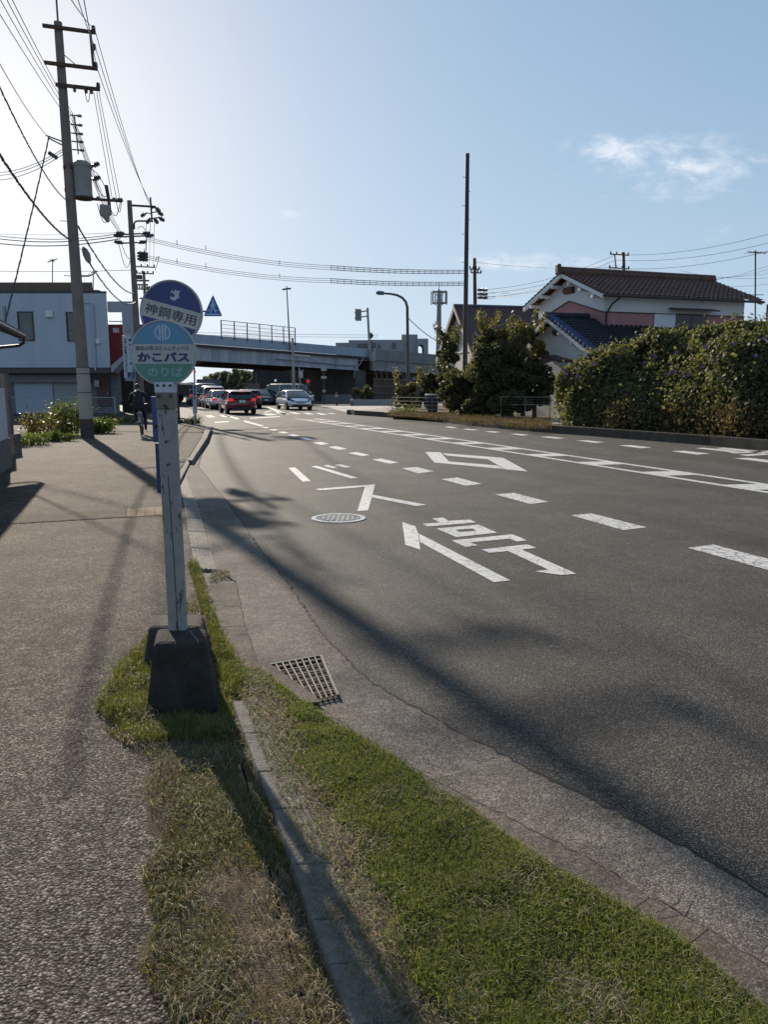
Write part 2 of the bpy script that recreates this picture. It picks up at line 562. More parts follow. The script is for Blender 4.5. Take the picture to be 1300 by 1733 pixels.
# raised kerb where the bay ends
rk = MB()
A = [G(318, 778, .1), G(341, 741, .14), G(349, 721, .14)]
B = [G(325, 779, .1), G(350, 741, .14), G(358, 722, .14)]
for i in range(2):
    rk.prism([A[i] - Vector((0, 0, .12)), A[i + 1] - Vector((0, 0, .12)), B[i + 1] - Vector((0, 0, .12)), B[i] - Vector((0, 0, .12))], (0, 0, .12))
rk.prism([G(288, 830, 0), G(318, 778, 0), G(325, 779, 0), G(300, 828, 0)], (0, 0, .05))
tag(rk.build('kerb', mat('dull_kerb_concrete', (.17, .15, .135), .9, var=.3, scale=5, bump=.5, spec=.2), bevel=.012), kind='structure')

# ribbed white ramp plates in the dropped kerb
rp = MB()
rl, rr = [G(308, 842, .03), G(330, 962, .03)], [G(330, 842, .016), G(368, 966, .016)]
for k in range(5):
    a0, a1 = k / 5 + .004, (k + 1) / 5 - .004
    q = [rl[0].lerp(rl[1], a0), rl[0].lerp(rl[1], a1), rr[0].lerp(rr[1], a1), rr[0].lerp(rr[1], a0)]
    rp.prism([v - Vector((0, 0, .03)) for v in q], (0, 0, .03))
    for j in range(5):
        s0, s1 = (j + .2) / 5, (j + .75) / 5
        w = [q[0].lerp(q[3], s0), q[1].lerp(q[2], s0), q[1].lerp(q[2], s1), q[0].lerp(q[3], s1)]
        rp.prism(w, (0, 0, .006))
tag(rp.build('kerb_ramp', mat('pale_concrete', (.26, .235, .205), .95, var=.3, scale=10, spec=.05), parent=None, bevel=.003), kind='structure')

# tactile paving across the pavement
tp_a, tp_b = mat('tactile_tan', (.25, .19, .125), .9, var=.3, scale=9, spec=.1), mat('tactile_grey', (.105, .09, .076), .95, var=.3, scale=9, spec=.1)
c00, c10, c11, c01 = G(-60, 894), G(278, 874), G(278, 860), G(-60, 879)
ntile = 20
for k in range(ntile):
    a0, a1 = k / ntile, (k + 1) / ntile - .004
    q = [c00.lerp(c10, a0), c00.lerp(c10, a1), c01.lerp(c11, a1), c01.lerp(c11, a0)]
    t = MB(); z = Vector((0, 0, .014))
    t.prism([v + z for v in q], (0, 0, .006))
    for j in range(4):
        s0, s1 = (j + .3) / 4, (j + .7) / 4
        w = [q[0].lerp(q[1], s0), q[0].lerp(q[1], s1), q[3].lerp(q[2], s1), q[3].lerp(q[2], s0)]
        w = [p.lerp(sum(w, Vector()) / 4, .06) for p in w]
        t.prism([v + Vector((0, 0, .020)) for v in w], (0, 0, .006))
    t.build('tactile_tile', tp_a if k > 15 else tp_b, sidewalk)

# concrete edging between the two strips of grass
EDG = [(393, 1185), (413, 1240), (437, 1305), (463, 1368), (496, 1462), (527, 1555), (557, 1630), (598, 1733), (660, 1880)]
ed = MB()
L0 = [G(x, y, .065) for x, y in EDG]
L1 = [p + CROSS * .125 - ROAD * .02 for p in L0]
for i in range(len(L0) - 1):
    q = [L0[i], L0[i + 1], L1[i + 1] - Vector((0, 0, .01)), L1[i] - Vector((0, 0, .01))]
    ed.prism([v - Vector((0, 0, .12)) for v in q], (0, 0, .12))
edging_m = mat('edging_concrete', (.20, .18, .16), .92, col2=(.075, .065, .055), scale=13, bump=1., bscale=110)
tag(ed.build('edging_kerb', edging_m, bevel=.008), kind='structure')


# ------------------------------------------------------------------ painted markings
def paint_mat(name, crack, scale):
    m = bpy.data.materials.new(name); m.use_nodes = True
    N, L = nd(m); b = N['Principled BSDF']; b.inputs['Roughness'].default_value = .65
    tc = N.new('ShaderNodeTexCoord')
    vo = N.new('ShaderNodeTexVoronoi'); vo.feature = 'DISTANCE_TO_EDGE'; vo.inputs['Scale'].default_value = scale
    nz = N.new('ShaderNodeTexNoise'); nz.inputs['Scale'].default_value = 14; nz.inputs['Detail'].default_value = 8; nz.inputs['Roughness'].default_value = .75
    ad = N.new('ShaderNodeVectorMath'); ad.operation = 'MULTIPLY_ADD'; ad.inputs[1].default_value = (.06, .06, .06)
    L.new(tc.outputs['Object'], nz.inputs['Vector']); L.new(nz.outputs['Color'], ad.inputs[0]); L.new(tc.outputs['Object'], ad.inputs[2])
    L.new(ad.outputs[0], vo.inputs['Vector'])
    r = N.new('ShaderNodeMapRange'); r.inputs['From Min'].default_value = crack * .4; r.inputs['From Max'].default_value = crack; r.inputs['To Min'].default_value = .75; r.inputs['To Max'].default_value = 0
    L.new(vo.outputs['Distance'], r.inputs[0])
    w = N.new('ShaderNodeMapRange'); w.inputs['From Min'].default_value = .54; w.inputs['From Max'].default_value = .70; w.inputs['To Max'].default_value = .8
    L.new(nz.outputs[0], w.inputs[0])
    mxm = N.new('ShaderNodeMath'); mxm.operation = 'MAXIMUM'
    L.new(r.outputs[0], mxm.inputs[0]); L.new(w.outputs[0], mxm.inputs[1])
    mx = N.new('ShaderNodeMix'); mx.data_type = 'RGBA'
    mx.inputs['A'].default_value = (.50, .49, .48, 1); mx.inputs['B'].default_value = (.09, .085, .08, 1)
    L.new(mxm.outputs[0], mx.inputs['Factor']); L.new(mx.outputs['Result'], b.inputs['Base Color'])
    return m


paint = paint_mat('road_paint', .03, 6)
paint_crack = paint_mat('cracked_road_paint', .085, 9)


def mark(name, polys, m=paint, z=.004):
    b = MB()
    for q in polys: b.poly([G(x, y, z) for x, y in q])
    return b.build(name, m, road)


DASH = [[(1165, 927), (1208, 921.5), (1345, 957), (1310, 967)], [(967, 872), (1001, 868.6), (1095.5, 892.3), (1055, 897)],
        [(837.5, 836.6), (870, 834), (929.4, 849.2), (898, 853)], [(747.5, 810.8), (774, 808), (815.7, 818.7), (788.5, 822)],
        [(680, 792.3), (704.6, 790.3), (735, 797.6), (708, 801)], [(629.8, 777.8), (644.6, 776), (674.8, 782.5), (660, 784.9)],
        [(589.2, 766.8), (603, 764.9), (626, 769.8), (613, 772)], [(555.4, 756.6), (569, 755), (588.6, 759.7), (573.8, 761.2)],
        [(528.6, 749), (543, 747.7), (557, 751), (543.7, 753)], [(504.6, 741.8), (518.5, 740.6), (530.8, 743.7), (517, 745.2)],
        [(486.6, 736.3), (496.3, 735), (507, 737.4), (497.4, 739)], [(468.7, 731.3), (478, 730), (488.8, 732.2), (479, 733.5)],
        [(454.3, 727), (463, 726), (472, 727.7), (463, 728.7)], [(442.5, 723.3), (450, 722.3), (457, 723.6), (449, 724.9)]]
for i, q in enumerate(DASH): mark('lane_dash', [q], paint_crack if i < 5 else paint)
for q in ([(975.4, 745.5), (992.3, 745), (1023.7, 748.3), (1007.7, 749.6)], [(1047.7, 753.8), (1067.7, 753), (1103.7, 757.2), (1084.6, 758.6)],
          [(1135.4, 763.4), (1158.5, 762.7), (1203, 767.7), (1180, 769.3)], [(1243, 775.4), (1269, 774.7), (1320, 780.6), (1300, 782.6)],
          [(914.8, 739.4), (927.7, 738.7), (957, 741.2), (943, 742.5)], [(820, 730.2), (830.8, 729.5), (849.2, 731), (837, 732.3)],
          [(864.6, 734.5), (873.8, 733.8), (897, 735.7), (883, 737.2)], [(783, 726.2), (792, 725.5), (810.8, 727.4), (800, 728.3)],
          [(752, 722.5), (761.5, 721.8), (775.4, 724), (766, 724.6)]): mark('lane_dash', [q])
mark('lane_line', [[(411, 713.5), (414, 711.5), (446, 720), (443, 722)]])
mark('lane_line', [[(378, 703), (382, 701.5), (405, 708.5), (402, 710.2)]])
mark('stop_line', [[(423, 707.2), (474, 704.2), (474, 705.6), (423, 708.6)]])


def cropA(q): return [(480 + x / 4.643, 780 + y / 4.643) for x, y in q]
def cropB(q): return [(660 + x / 3.8235, 850 + y / 3.8235) for x, y in q]
def cropC(q): return [(500 + x / 3.25, 680 + y / 3.25) for x, y in q]
def cropD(q): return [(900 + x / 3.25, 700 + y / 3.25) for x, y in q]
def cropE(q): return [(300 + x / 5, 620 + y / 5) for x, y in q]


mark('bus_stop_lettering', [cropA(q) for q in (
    [(37, 55), (90, 50), (215, 160), (150, 164)], [(212, 42), (258, 38), (585, 132), (530, 138)],
    [(310, 38), (345, 32), (425, 52), (390, 57)], [(398, 30), (450, 27), (530, 47), (480, 52)],
    [(250, 220), (720, 184), (665, 388), (578, 395), (640, 203), (290, 231)], [(700, 265), (1125, 345), (1040, 354), (692, 286)])] +
    [cropB(q) for q in ([(80, 128), (165, 155), (185, 205), (197, 307), (100, 275)], [(187, 202), (780, 505), (675, 517), (197, 258)],
     [(272, 105), (345, 98), (380, 120), (520, 112), (558, 130), (245, 157), (212, 140), (325, 130)],
     [(300, 170), (575, 145), (535, 170), (425, 178)], [(575, 145), (697, 197), (562, 185), (535, 170)], [(697, 197), (430, 225), (452, 193), (562, 185)], [(430, 225), (300, 170), (425, 178), (452, 193)],
     [(397, 247), (795, 207), (890, 246), (822, 254), (775, 235), (520, 260), (572, 278), (490, 289)],
     [(595, 305), (892, 272), (950, 295), (645, 328)], [(765, 315), (852, 305), (1208, 462), (1110, 470), (940, 447), (1025, 435)])], paint)
mark('diamond_marking', [cropC(q) for q in ([(715, 275), (798, 277), (845, 328), (765, 334)], [(765, 334), (845, 328), (1110, 350), (1150, 370)],
     [(805, 282), (1145, 308), (1060, 316), (835, 296)], [(1060, 316), (1145, 308), (1280, 383), (1155, 371)])])
mark('crossing_bar', [cropE([(235, 418), (285, 415), (322, 428), (270, 433)])])
mark('crossing_bar', [cropE([(352, 415), (400, 411), (455, 426), (405, 431)])])
mark('crossing_bar', [cropE([(120, 431), (160, 429), (195, 433), (140, 437)])])
mark('crossing_bar', [cropE([(310, 472), (440, 462), (430, 471), (322, 479)])])
mark('turn_arrow', [cropE(q) for q in ([(715, 402), (800, 400), (850, 410), (760, 414)], [(730, 388), (790, 374), (800, 378), (745, 392)])])
mark('lane_line', [cropE([(745, 343), (775, 343), (890, 384), (930, 404), (900, 408), (850, 390)])])
for q in ([(820, 392), (870, 390), (960, 405), (900, 408)], [(935, 389), (985, 388), (1050, 402), (1005, 405)], [(1055, 393), (1105, 392), (1165, 406), (1110, 408)],
          [(1165, 396), (1210, 395), (1275, 409), (1220, 411)], [(1260, 396), (1310, 396), (1350, 402), (1300, 404)]):
    mark('crossing_bar', [cropE(q)])
mark('road_lettering', [cropD(q) for q in ([(900, 190), (945, 187), (1160, 207), (1105, 212)], [(1015, 190), (1055, 187), (1420, 222), (1380, 230)],
     [(1080, 214), (1300, 204), (1330, 209), (1120, 219)], [(1140, 226), (1330, 215), (1370, 222), (1190, 233)])])
# ladder strip between the two directions
n0, n1 = G(1300, 833, .004), G(500, 708.2, .004)
f0, f1 = G(1300, 820, .004), G(532, 708, .004)
ladder = MB()


def stripline(a, b, w):
    d = (b - a).normalized(); s = Vector((-d.y, d.x, 0)) * w / 2
    a = a - d * 8
    ladder.poly([a + s, a - s, b - s, b + s])


stripline(n0, n1, .15); stripline(f0, f1, .15)
lift = Vector((0, 0, .0015))
na, nb = G(1084.6, 799), G(1126, 805.5)
fb, fa = G(1178.5, 804), G(1137, 797.8)
dn, df = (n1 - n0).normalized(), (f1 - f0).normalized()
step = (G(992, 784.6) - G(1106, 802)).length
k = -3
while k < 30:
    q = [na + dn * step * k, nb + dn * step * k, fb + df * step * k, fa + df * step * k]
    if q[0].y < n1.y - 1: ladder.poly([Vector((v.x, v.y, .004)) + lift for v in q])
    k += 1
ladder.build('ladder_marking', paint, road)


# crack between asphalt and gutter, and hairline cracks
def crack(pxs, w0, z=.010, wob=.012, seed=1):
    rng = random.Random(seed)
    p = [G(x, y, z) for x, y in pxs]
    fine = []
    for a, b in zip(p, p[1:]):
        n = max(2, int((b - a).length / .04))
        fine += [a.lerp(b, i / n) for i in range(n)]
    fine.append(p[-1])
    b = MB(); lr = []
    for i, q in enumerate(fine):
        d = (fine[min(i + 1, len(fine) - 1)] - fine[max(0, i - 1)]).normalized(); s = Vector((-d.y, d.x, 0))
        o = rng.uniform(-wob, wob); w = w0 * rng.uniform(.25, 1.3)
        lr.append((q + s * (o + w / 2), q + s * (o - w / 2)))
    vs = [v for q in lr for v in q]
    b.add(vs, [(2 * i, 2 * i + 1, 2 * i + 3, 2 * i + 2) for i in range(len(lr) - 1)])
    return b


ck = mat('crack_dirt', (.012, .011, .010), .95)
crack(EDGE, .014, seed=3).build('crack', ck, road)
crack([(380, 893), (450, 886), (530, 881)], .006, .003, .01, 5).build('crack', ck, road)
crack([(618, 876), (700, 866), (800, 855), (880, 846)], .006, .003, .012, 6).build('crack', ck, road)
crack([(552, 1108), (500, 1112), (440, 1130)], .006, .017, .004, 8).build('crack', ck, gutter)
for q_ in ([(352, 1026), (404, 1023)], [(368, 1072), (416, 1069)], [(392, 1133), (440, 1130)]): crack(q_, .006, .023, .003, 15).build('crack', ck, gutter)
crack([(398, 980), (414, 1058), (440, 1130), (455, 1134)], .007, .013, .004, 16).build('crack', ck, gutter)
crack([(534, 1193), (640, 1262), (740, 1322), (865, 1384), (1000, 1453), (1300, 1633)], .006, .013, .010, 17).build('crack', mat('kerb_dirt', (.06, .048, .04), .95), gutter)
crack([(700, 1345), (735, 1320), (760, 1312)], .006, .024, .004, 9).build('crack', ck, gutter)
crack([(1110, 1545), (1150, 1530), (1160, 1505)], .005, .024, .006, 10).build('crack', ck, gutter)
crack([(310, 850), (345, 846), (390, 838)], .005, .011, .004, 12).build('crack', ck, gutter)

# ------------------------------------------------------------------ manhole and drain grates
def manhole(px, py):
    c = G(px, py, .004)
    t = thing('manhole_cover', 'round pale iron manhole cover set in the asphalt beside the painted lettering', 'manhole cover', c)
    iron = mat('worn_iron', (.52, .52, .51), .36, .5, var=.25, scale=14)
    dk = mat('iron_recess', (.05, .05, .05), .7, .3)
    b = MB(); b.lathe([(.325, -.03), (.325, .006), (.27, .006), (.27, -.03)], c, 48); b.build('rim', iron, t, smooth=True)
    b = MB(); b.lathe([(.268, -.03), (.268, .001)], c, 48); b.build('plate', dk, t)
    b = MB()
    for k in range(9):
        for j in range(9):
            x, y = (k - 4) * .058, (j - 4) * .058
            if math.hypot(x, y) < .235:
                b.box(c + Vector((x, y, .004)), (.042, .022, .008), .32 if (k + j) % 2 else 1.89)
    b.build('tread', iron, t)


manhole(573, 877)


def grate(q, nbar, ncross, label, cut=None):
    q = [G(x, y, .009) for x, y in q]
    c = sum(q, Vector()) / 4
    t = thing('drain_grate', label, 'drain grate', Vector((c.x, c.y, 0)))
    b = MB(); b.poly(q); b.build('pit_shade', mat('drain_shade', (.004, .004, .004), 1, var=0), t)  # flat black sheet standing in for the shade down in the drain
    z = Vector((0, 0, .016))
    bars = MB()
    for i in range(nbar + 1):
        bars.beam(q[0].lerp(q[1], i / nbar) + z, q[3].lerp(q[2], i / nbar) + z, .0065, .014)
    g = mat('grate_steel', (.15, .13, .11), .7, .2, var=.4, scale=20)
    bars.build('bar', g, t)
    for i in range(ncross + 1):
        cb = MB(); cb.beam(q[0].lerp(q[3], i / ncross) + z * .8, q[1].lerp(q[2], i / ncross) + z * .6, .005, .006)
        cb.build('cross_bar', g, t)
    fr = MB()
    fr.beam(q[1] + z, q[2] + z, .012, .018); fr.beam(q[0] + z, q[1] + z, .008, .016)
    fr.build('frame', g, t)


grate([(455, 1131), (543, 1115), (572, 1183), (498, 1200)], 8, 6, 'steel drain grate in the gutter next to the concrete sign base')
kw = MB(); kw.prism([G(x, y, .008) for x, y in ((430, 1126), (455, 1130), (534, 1186), (541, 1197), (500, 1200), (420, 1150))], (0, 0, .028))
tag(kw.build('kerb_corner', kerb_m), kind='structure')
grate([(302, 783), (326, 783), (330, 777), (308, 777)], 8, 1, 'small slotted drain grate in the gutter by the raised kerb')

# ------------------------------------------------------------------ the two bus stop signs
sign_white = mat('sign_white', (.45, .485, .53), .5, var=.08, scale=12)
sign_rim = mat('sign_rim', (.42, .425, .42), .5, .2, var=.15)
navy = mat('sign_navy', (.032, .048, .17), .45, var=.12)
ink = mat('sign_ink', (.015, .02, .055), .5, var=.05)
inkblue = mat('sign_ink_blue', (.012, .022, .12), .5, var=.05)
skyblue = mat('sign_sky_blue', (.11, .26, .42), .5, var=.1)
pale_green = mat('sign_green', (.10, .24, .19), .5, var=.12)
faded = mat('sign_faded_white', (.25, .38, .38), .55, var=.1)
emblem_m = mat('sign_emblem', (.42, .50, .66), .55, var=.1)
emblem2 = mat('sign_emblem_grey', (.40, .45, .50), .55, var=.15)


def worn_post():
    m = mat('worn_white_post', (.27, .258, .25), .65, var=.16, scale=9)
    N, L = nd(m); b = N['Principled BSDF']
    src = b.inputs['Base Color'].links[0].from_socket
    tc = N.new('ShaderNodeTexCoord'); mp = N.new('ShaderNodeMapping'); mp.inputs['Scale'].default_value = (34, 34, 9)
    nz = N.new('ShaderNodeTexNoise'); nz.inputs['Scale'].default_value = 1; nz.inputs['Detail'].default_value = 9; nz.inputs['Roughness'].default_value = .7
    L.new(tc.outputs['Object'], mp.inputs[0]); L.new(mp.outputs[0], nz.inputs['Vector'])
    r = N.new('ShaderNodeMapRange'); r.inputs['From Min'].default_value = .585; r.inputs['From Max'].default_value = .61
    L.new(nz.outputs[0], r.inputs[0])
    mx = N.new('ShaderNodeMix'); mx.data_type = 'RGBA'; mx.inputs['B'].default_value = (.035, .025, .022, 1)
    L.new(r.outputs[0], mx.inputs['Factor']); L.new(src, mx.inputs['A']); L.new(mx.outputs['Result'], b.inputs['Base Color'])
    return m


post_m = worn_post()


def disc_frame(c, yaw, roll):
    M = Matrix.Rotation(yaw, 3, 'Z') @ Matrix.Rotation(roll, 3, 'Y')
    return M @ Vector((1, 0, 0)), M @ Vector((0, 0, 1)), M @ Vector((0, -1, 0))


def circ_band(c, ax, ay, r, y0, y1, n=28):
    """the part of a disc of radius r between heights y0 and y1"""
    y0, y1 = max(y0, -r + 1e-4), min(y1, r - 1e-4)
    ys = [y0 + (y1 - y0) * i / n for i in range(n + 1)]
    return [c + ax * math.sqrt(r * r - y * y) + ay * y for y in ys] + [c - ax * math.sqrt(r * r - y * y) + ay * y for y in ys[::-1]]


def disc(root, c, r, ax, ay, nn):
    """plate with a rim, front face towards nn"""
    M = Matrix((ax, nn, ay)).transposed()
    b = MB(); b.lathe([(r * .945, -.006), (r * .945, .002)], (0, 0, 0), 64, 'Y')
    b.v = [c + M @ v for v in b.v]
    d = b.build('sign_disc', sign_white, root)
    b = MB(); b.lathe([(r * .945, -.010), (r, -.010), (r, .006), (r * .97, .008), (r * .945, .003)], (0, 0, 0), 64, 'Y')
    b.v = [c + M @ v for v in b.v]
    b.build('rim', sign_rim, d, smooth=True)
    return d


def sign_base(root, q, ztop, top_in, m):
    """tapering concrete block standing on the quad q"""
    c = sum(q, Vector()) / 4
    top = [v.lerp(c, top_in) for v in q]
    for v in top: v.z = ztop
    b = MB(); b.add(q + top, [(3, 2, 1, 0), (4, 5, 6, 7), (0, 1, 5, 4), (1, 2, 6, 5), (2, 3, 7, 6), (3, 0, 4, 7)])
    return b.build('base_block', m, root, bevel=.022)


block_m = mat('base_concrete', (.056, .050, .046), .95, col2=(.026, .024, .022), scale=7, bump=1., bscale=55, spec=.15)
Yp = 3.72
base0 = Vector((G(308, 1215).x, 3.64, 0))
t = thing('bus_stop_sign', 'white bus stop post with light blue and green round sign in a dark concrete base', 'bus stop sign', base0)
bl, br_ = G(246, 1213), G(371, 1213)
dep = Vector((-.075, .34, 0))
ztop = P(305, 1083, 3.55).z
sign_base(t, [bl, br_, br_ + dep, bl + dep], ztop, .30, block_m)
pb, pt = P(301.5, 1073, Yp), P(280, 648, Yp)
pb0 = pb + (pb - pt).normalized() * .06
ax = Vector((1, .06, 0)).normalized()
b = MB(); d = (pt - pb).normalized()
split = pb0.lerp(pt, .905)
b.beam(pb0, split, .086, .052, up=(0, 1, 0))
post = b.build('post', post_m, t, bevel=.006)
b = MB(); b.tube([pb0.lerp(pt, .02) + Vector((.006, -.0275, 0)), pb0.lerp(pt, .35) + Vector((.004, -.0275, 0)), pb0.lerp(pt, .66) + Vector((-.004, -.0275, 0))], .0016, 5)
b.build('split', dark_steel, post)
b = MB(); b.beam(split, pt, .090, .056, up=(0, 1, 0))
plate = b.build('bracket_plate', mat('dull_beige_steel', (.19, .165, .13), .6, .1, var=.15), t, bevel=.004)
b = MB(); b.beam(split.lerp(pt, .62), pt + d * .004, .094, .060, up=(0, 1, 0)); b.build('clamp', mat('scuffed_zinc', (.42, .46, .55), .4, .5, var=.35, scale=40), plate, bevel=.003)
b = MB()
for (u, v) in ((-.028, .30), (.028, .30), (.0, -.75), (.006, -1.0)):
    p = split.lerp(pt, .40 + v * .35) + Vector((u, -.032, 0))
    b = MB(); b.lathe([(.007, -.006), (.007, .004)], p, 10, 'Y'); b.build('bolt', dark_steel, plate)
for u in (-.03, 0, .03):
    b = MB(); b.lathe([(.006, -.006), (.006, .004)], pt + Vector((u, -.034, -.012)), 10, 'Y'); b.build('bolt', dark_steel, plate)
b = MB()
for v, u in ((.79, .0), (.705, .004)):
    p = pb0.lerp(pt, v) + Vector((u, -.03, 0))
    b = MB(); b.box(p, (.016, .006, .004)); b.box(p + Vector((-.007, 0, -.006)), (.004, .006, .012)); b.build('hook', dark_steel, post)
# round plate of the front sign
c = P(276.5, 598, Yp + .035)
r = 53.5 / F * math.hypot(Yp, .25) * 1.02
ax, ay, nn = disc_frame(c, R(3), R(0))
dsc = disc(t, c, r, ax, ay, nn)
up = nn * .004
k = r / 53.5
b = MB(); b.poly(circ_band(c + up, ax, ay, r * .94, 15 * k, r)); b.build('blue_field', skyblue, dsc, fix=False)
b = MB(); b.poly(circ_band(c + up, ax, ay, r * .94, -r, -17 * k)); b.build('green_field', pale_green, dsc, fix=False)
tu = nn * .006
put_text('加古川市コミュニティバス', .06, c + tu + ay * 8.3 * k + ax * -1.2 * k, ax, ay, ink, dsc, width=86 * k, height=7.2 * k, bold=.0008)
put_text('かこバス', .06, c + tu - ay * 6.0 * k + ax * 0 * k, ax, ay, inkblue, dsc, width=84 * k, height=15.5 * k, bold=.0022)
put_text('のりば', .05, c + tu - ay * 30 * k + ax * 2 * k, ax, ay, faded, dsc, width=58 * k, height=16.5 * k, bold=.0018)
b = MB()
ec = c + tu + ay * 33 * k
for sgn in (-1, 1):                                      # round emblem of upright bars between two arcs
    arc_o, arc_i = [], []
    for i in range(13):
        a = R(-58 + 116 * i / 12)
        arc_o.append(ec + ax * sgn * 13 * k * math.cos(a) + ay * 13 * k * math.sin(a))
        arc_i.append(ec + ax * sgn * 10.3 * k * math.cos(a) + ay * 10.8 * k * math.sin(a))
    b.add(arc_o + arc_i, [(i, i + 1, 14 + i, 13 + i) for i in range(12)])
for x in (-4.6, 0, 4.6):
    hgt = (13 if x == 0 else 12.2) * k
    b.add([ec + ax * (x - 1.5) * k - ay * hgt, ec + ax * (x + 1.5) * k - ay * hgt, ec + ax * (x + 1.5) * k + ay * hgt, ec + ax * (x - 1.5) * k + ay * hgt], [(0, 1, 2, 3)])
b.build('emblem', emblem_m, dsc, fix=False)

# the sign behind it
Y2 = 4.22
base1 = Vector((G(300, 1150).x, 4.22, 0))
t = thing('bus_stop_sign', 'tilted navy and white round bus stop sign standing directly behind the light blue one', 'bus stop sign', base1)
z2 = P(300, 1046, 4.25).z
b1, b2 = P(237, 1100, 4.05), P(355, 1100, 4.05)
b1.z = b2.z = 0
dep = Vector((-.06, .32, 0))
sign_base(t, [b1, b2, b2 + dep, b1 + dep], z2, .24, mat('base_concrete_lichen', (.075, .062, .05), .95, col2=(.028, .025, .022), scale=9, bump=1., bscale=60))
pb, pt = P(292, 1046, Y2), P(279, 560, Y2)
b = MB(); b.tube([pb - Vector((0, 0, .05)), pt], .024, 14); post = b.build('post', mat('blue_grey_post', (.09, .13, .22), .5, .2, var=.15), t, smooth=True)
a0, a1 = P(261.5, 671, 3.98), P(265, 748, 3.98)
b = MB(); b.box((a0 + a1) / 2 + Vector((.026, 0, 0)), (.085, .02, (a0 - a1).length)); b.build('timetable_board', mat('board_blue', (.035, .065, .19), .5, var=.15), t, bevel=.003)
a0, a1 = P(265.5, 750, 3.98), P(270, 834, 3.98)
b = MB(); b.box((a0 + a1) / 2 + Vector((.028, 0, 0)), (.075, .022, (a0 - a1).length)); b.build('notice_board', mat('board_blue_dark', (.022, .04, .12), .5, var=.2), t, bevel=.003)
for q in (P(282, 720, 4.1), P(284, 800, 4.1)): MB().box(q, (.05, .26, .02)).build('board_arm', dark_steel, t)
c = P(289.5, 529, Y2 - .03)
r = 50.5 / F * math.hypot(Y2, .4) * 1.02
k = r / 50.5
ax, ay, nn = disc_frame(c, R(-2), R(15))
dsc = disc(t, c, r, ax, ay, nn)
up, tu = nn * .004, nn * .006
b = MB(); b.poly(circ_band(c + up, ax, ay, r * .94, 11 * k, r)); b.build('navy_field', navy, dsc, fix=False)
b = MB(); b.poly(circ_band(c + up, ax, ay, r * .94, -r, -16 * k)); b.build('navy_field', navy, dsc, fix=False)
put_text('神鋼専用', .06, c + tu - ay * 2.6 * k, ax, ay, ink, dsc, width=83 * k, height=17 * k, bold=.0)
ec = c + tu + ay * 28 * k
prof = [(-9, 1), (-7, 8), (-3, 4), (-1, 10), (4, 8), (9, 11), (7, 4), (8, 0), (10, -3), (6, -5), (4, -9), (-1, -11), (-6, -9), (-8, -4), (-4, -5), (0, -4), (0, 0), (-5, 3)]
b = MB(); b.poly([ec + ax * x * .85 * k + ay * y * .85 * k for x, y in prof]); b.build('emblem', emblem2, dsc, fix=False)


# ------------------------------------------------------------------ grass
def in_poly(x, y, poly):
    ins = np.zeros(len(x), bool); n = len(poly); j = n - 1
    for i in range(n):
        xi, yi, xj, yj = poly[i][0], poly[i][1], poly[j][0], poly[j][1]
        cnd = ((yi > y) != (yj > y)) & (x < (xj - xi) * (y - yi) / (yj - yi + 1e-12) + xi)
        ins ^= cnd; j = i
    return ins


def vnoise(x, y, s, seed=0):
    r = np.random.default_rng(seed); T = r.random((64, 64))
    x, y = x * s + 1000, y * s + 1000
    xi, yi = np.floor(x).astype(int), np.floor(y).astype(int); fx, fy = x - xi, y - yi
    fx, fy = fx * fx * (3 - 2 * fx), fy * fy * (3 - 2 * fy)
    g = lambda a, b: T[a % 64, b % 64]
    return g(xi, yi) * (1 - fx) * (1 - fy) + g(xi + 1, yi) * fx * (1 - fy) + g(xi, yi + 1) * (1 - fx) * fy + g(xi + 1, yi + 1) * fx * fy


def blades(x, y, z, length, width, lean, rng):
    n = len(x)
    a = rng.uniform(0, 2 * math.pi, n)
    dx, dy = np.cos(a), np.sin(a)
    L = length
    base = np.stack([x, y, z], 1)
    sx, sy = -dy, dx
    s = np.stack([sx, sy, np.zeros(n)], 1) * (width / 2)[:, None]
    ln = lean
    mid = base + np.stack([dx * L * ln * .35, dy * L * ln * .35, L * .6 * np.sqrt(np.clip(1 - ln * ln * .3, .1, 1))], 1)
    tip = base + np.stack([dx * L * ln, dy * L * ln, L * np.sqrt(np.clip(1 - ln * ln, .02, 1))], 1)
    v = np.stack([base - s, base + s, mid + s * .8, tip, mid - s * .8], 1).reshape(-1, 3)
    i = np.arange(n)[:, None] * 5
    f = np.concatenate([i + np.array([[0, 1, 2, 4]]), i + np.array([[4, 2, 3, 3]])], 0)
    f = np.concatenate([i + np.array([[0, 1, 2, 4]])], 0)
    tri = i + np.array([[4, 2, 3]])
    return v, f, tri


def np_mixed(name, v, quads, tris, m, loc=(0, 0, 0)):
    me = bpy.data.meshes.new(name)
    me.vertices.add(len(v)); me.vertices.foreach_set('co', (v - np.array(loc)).astype(np.float32).ravel())
    li = np.concatenate([quads.ravel(), tris.ravel()]).astype(np.int32)
    me.loops.add(len(li)); me.loops.foreach_set('vertex_index', li)
    nq, ntr = len(quads), len(tris)
    me.polygons.add(nq + ntr)
    me.polygons.foreach_set('loop_start', np.concatenate([np.arange(nq) * 4, nq * 4 + np.arange(ntr) * 3]).astype(np.int32))
    me.materials.append(m); me.update(calc_edges=True)
    o = bpy.data.objects.new(name, me); COL.objects.link(o); o.location = loc
    return o


def sample(poly, n, rng):
    xs = [p[0] for p in poly]; ys = [p[1] for p in poly]
    x = rng.uniform(min(xs), max(xs), n); y = rng.uniform(min(ys), max(ys), n)
    k = in_poly(x, y, poly)
    return x[k], y[k]


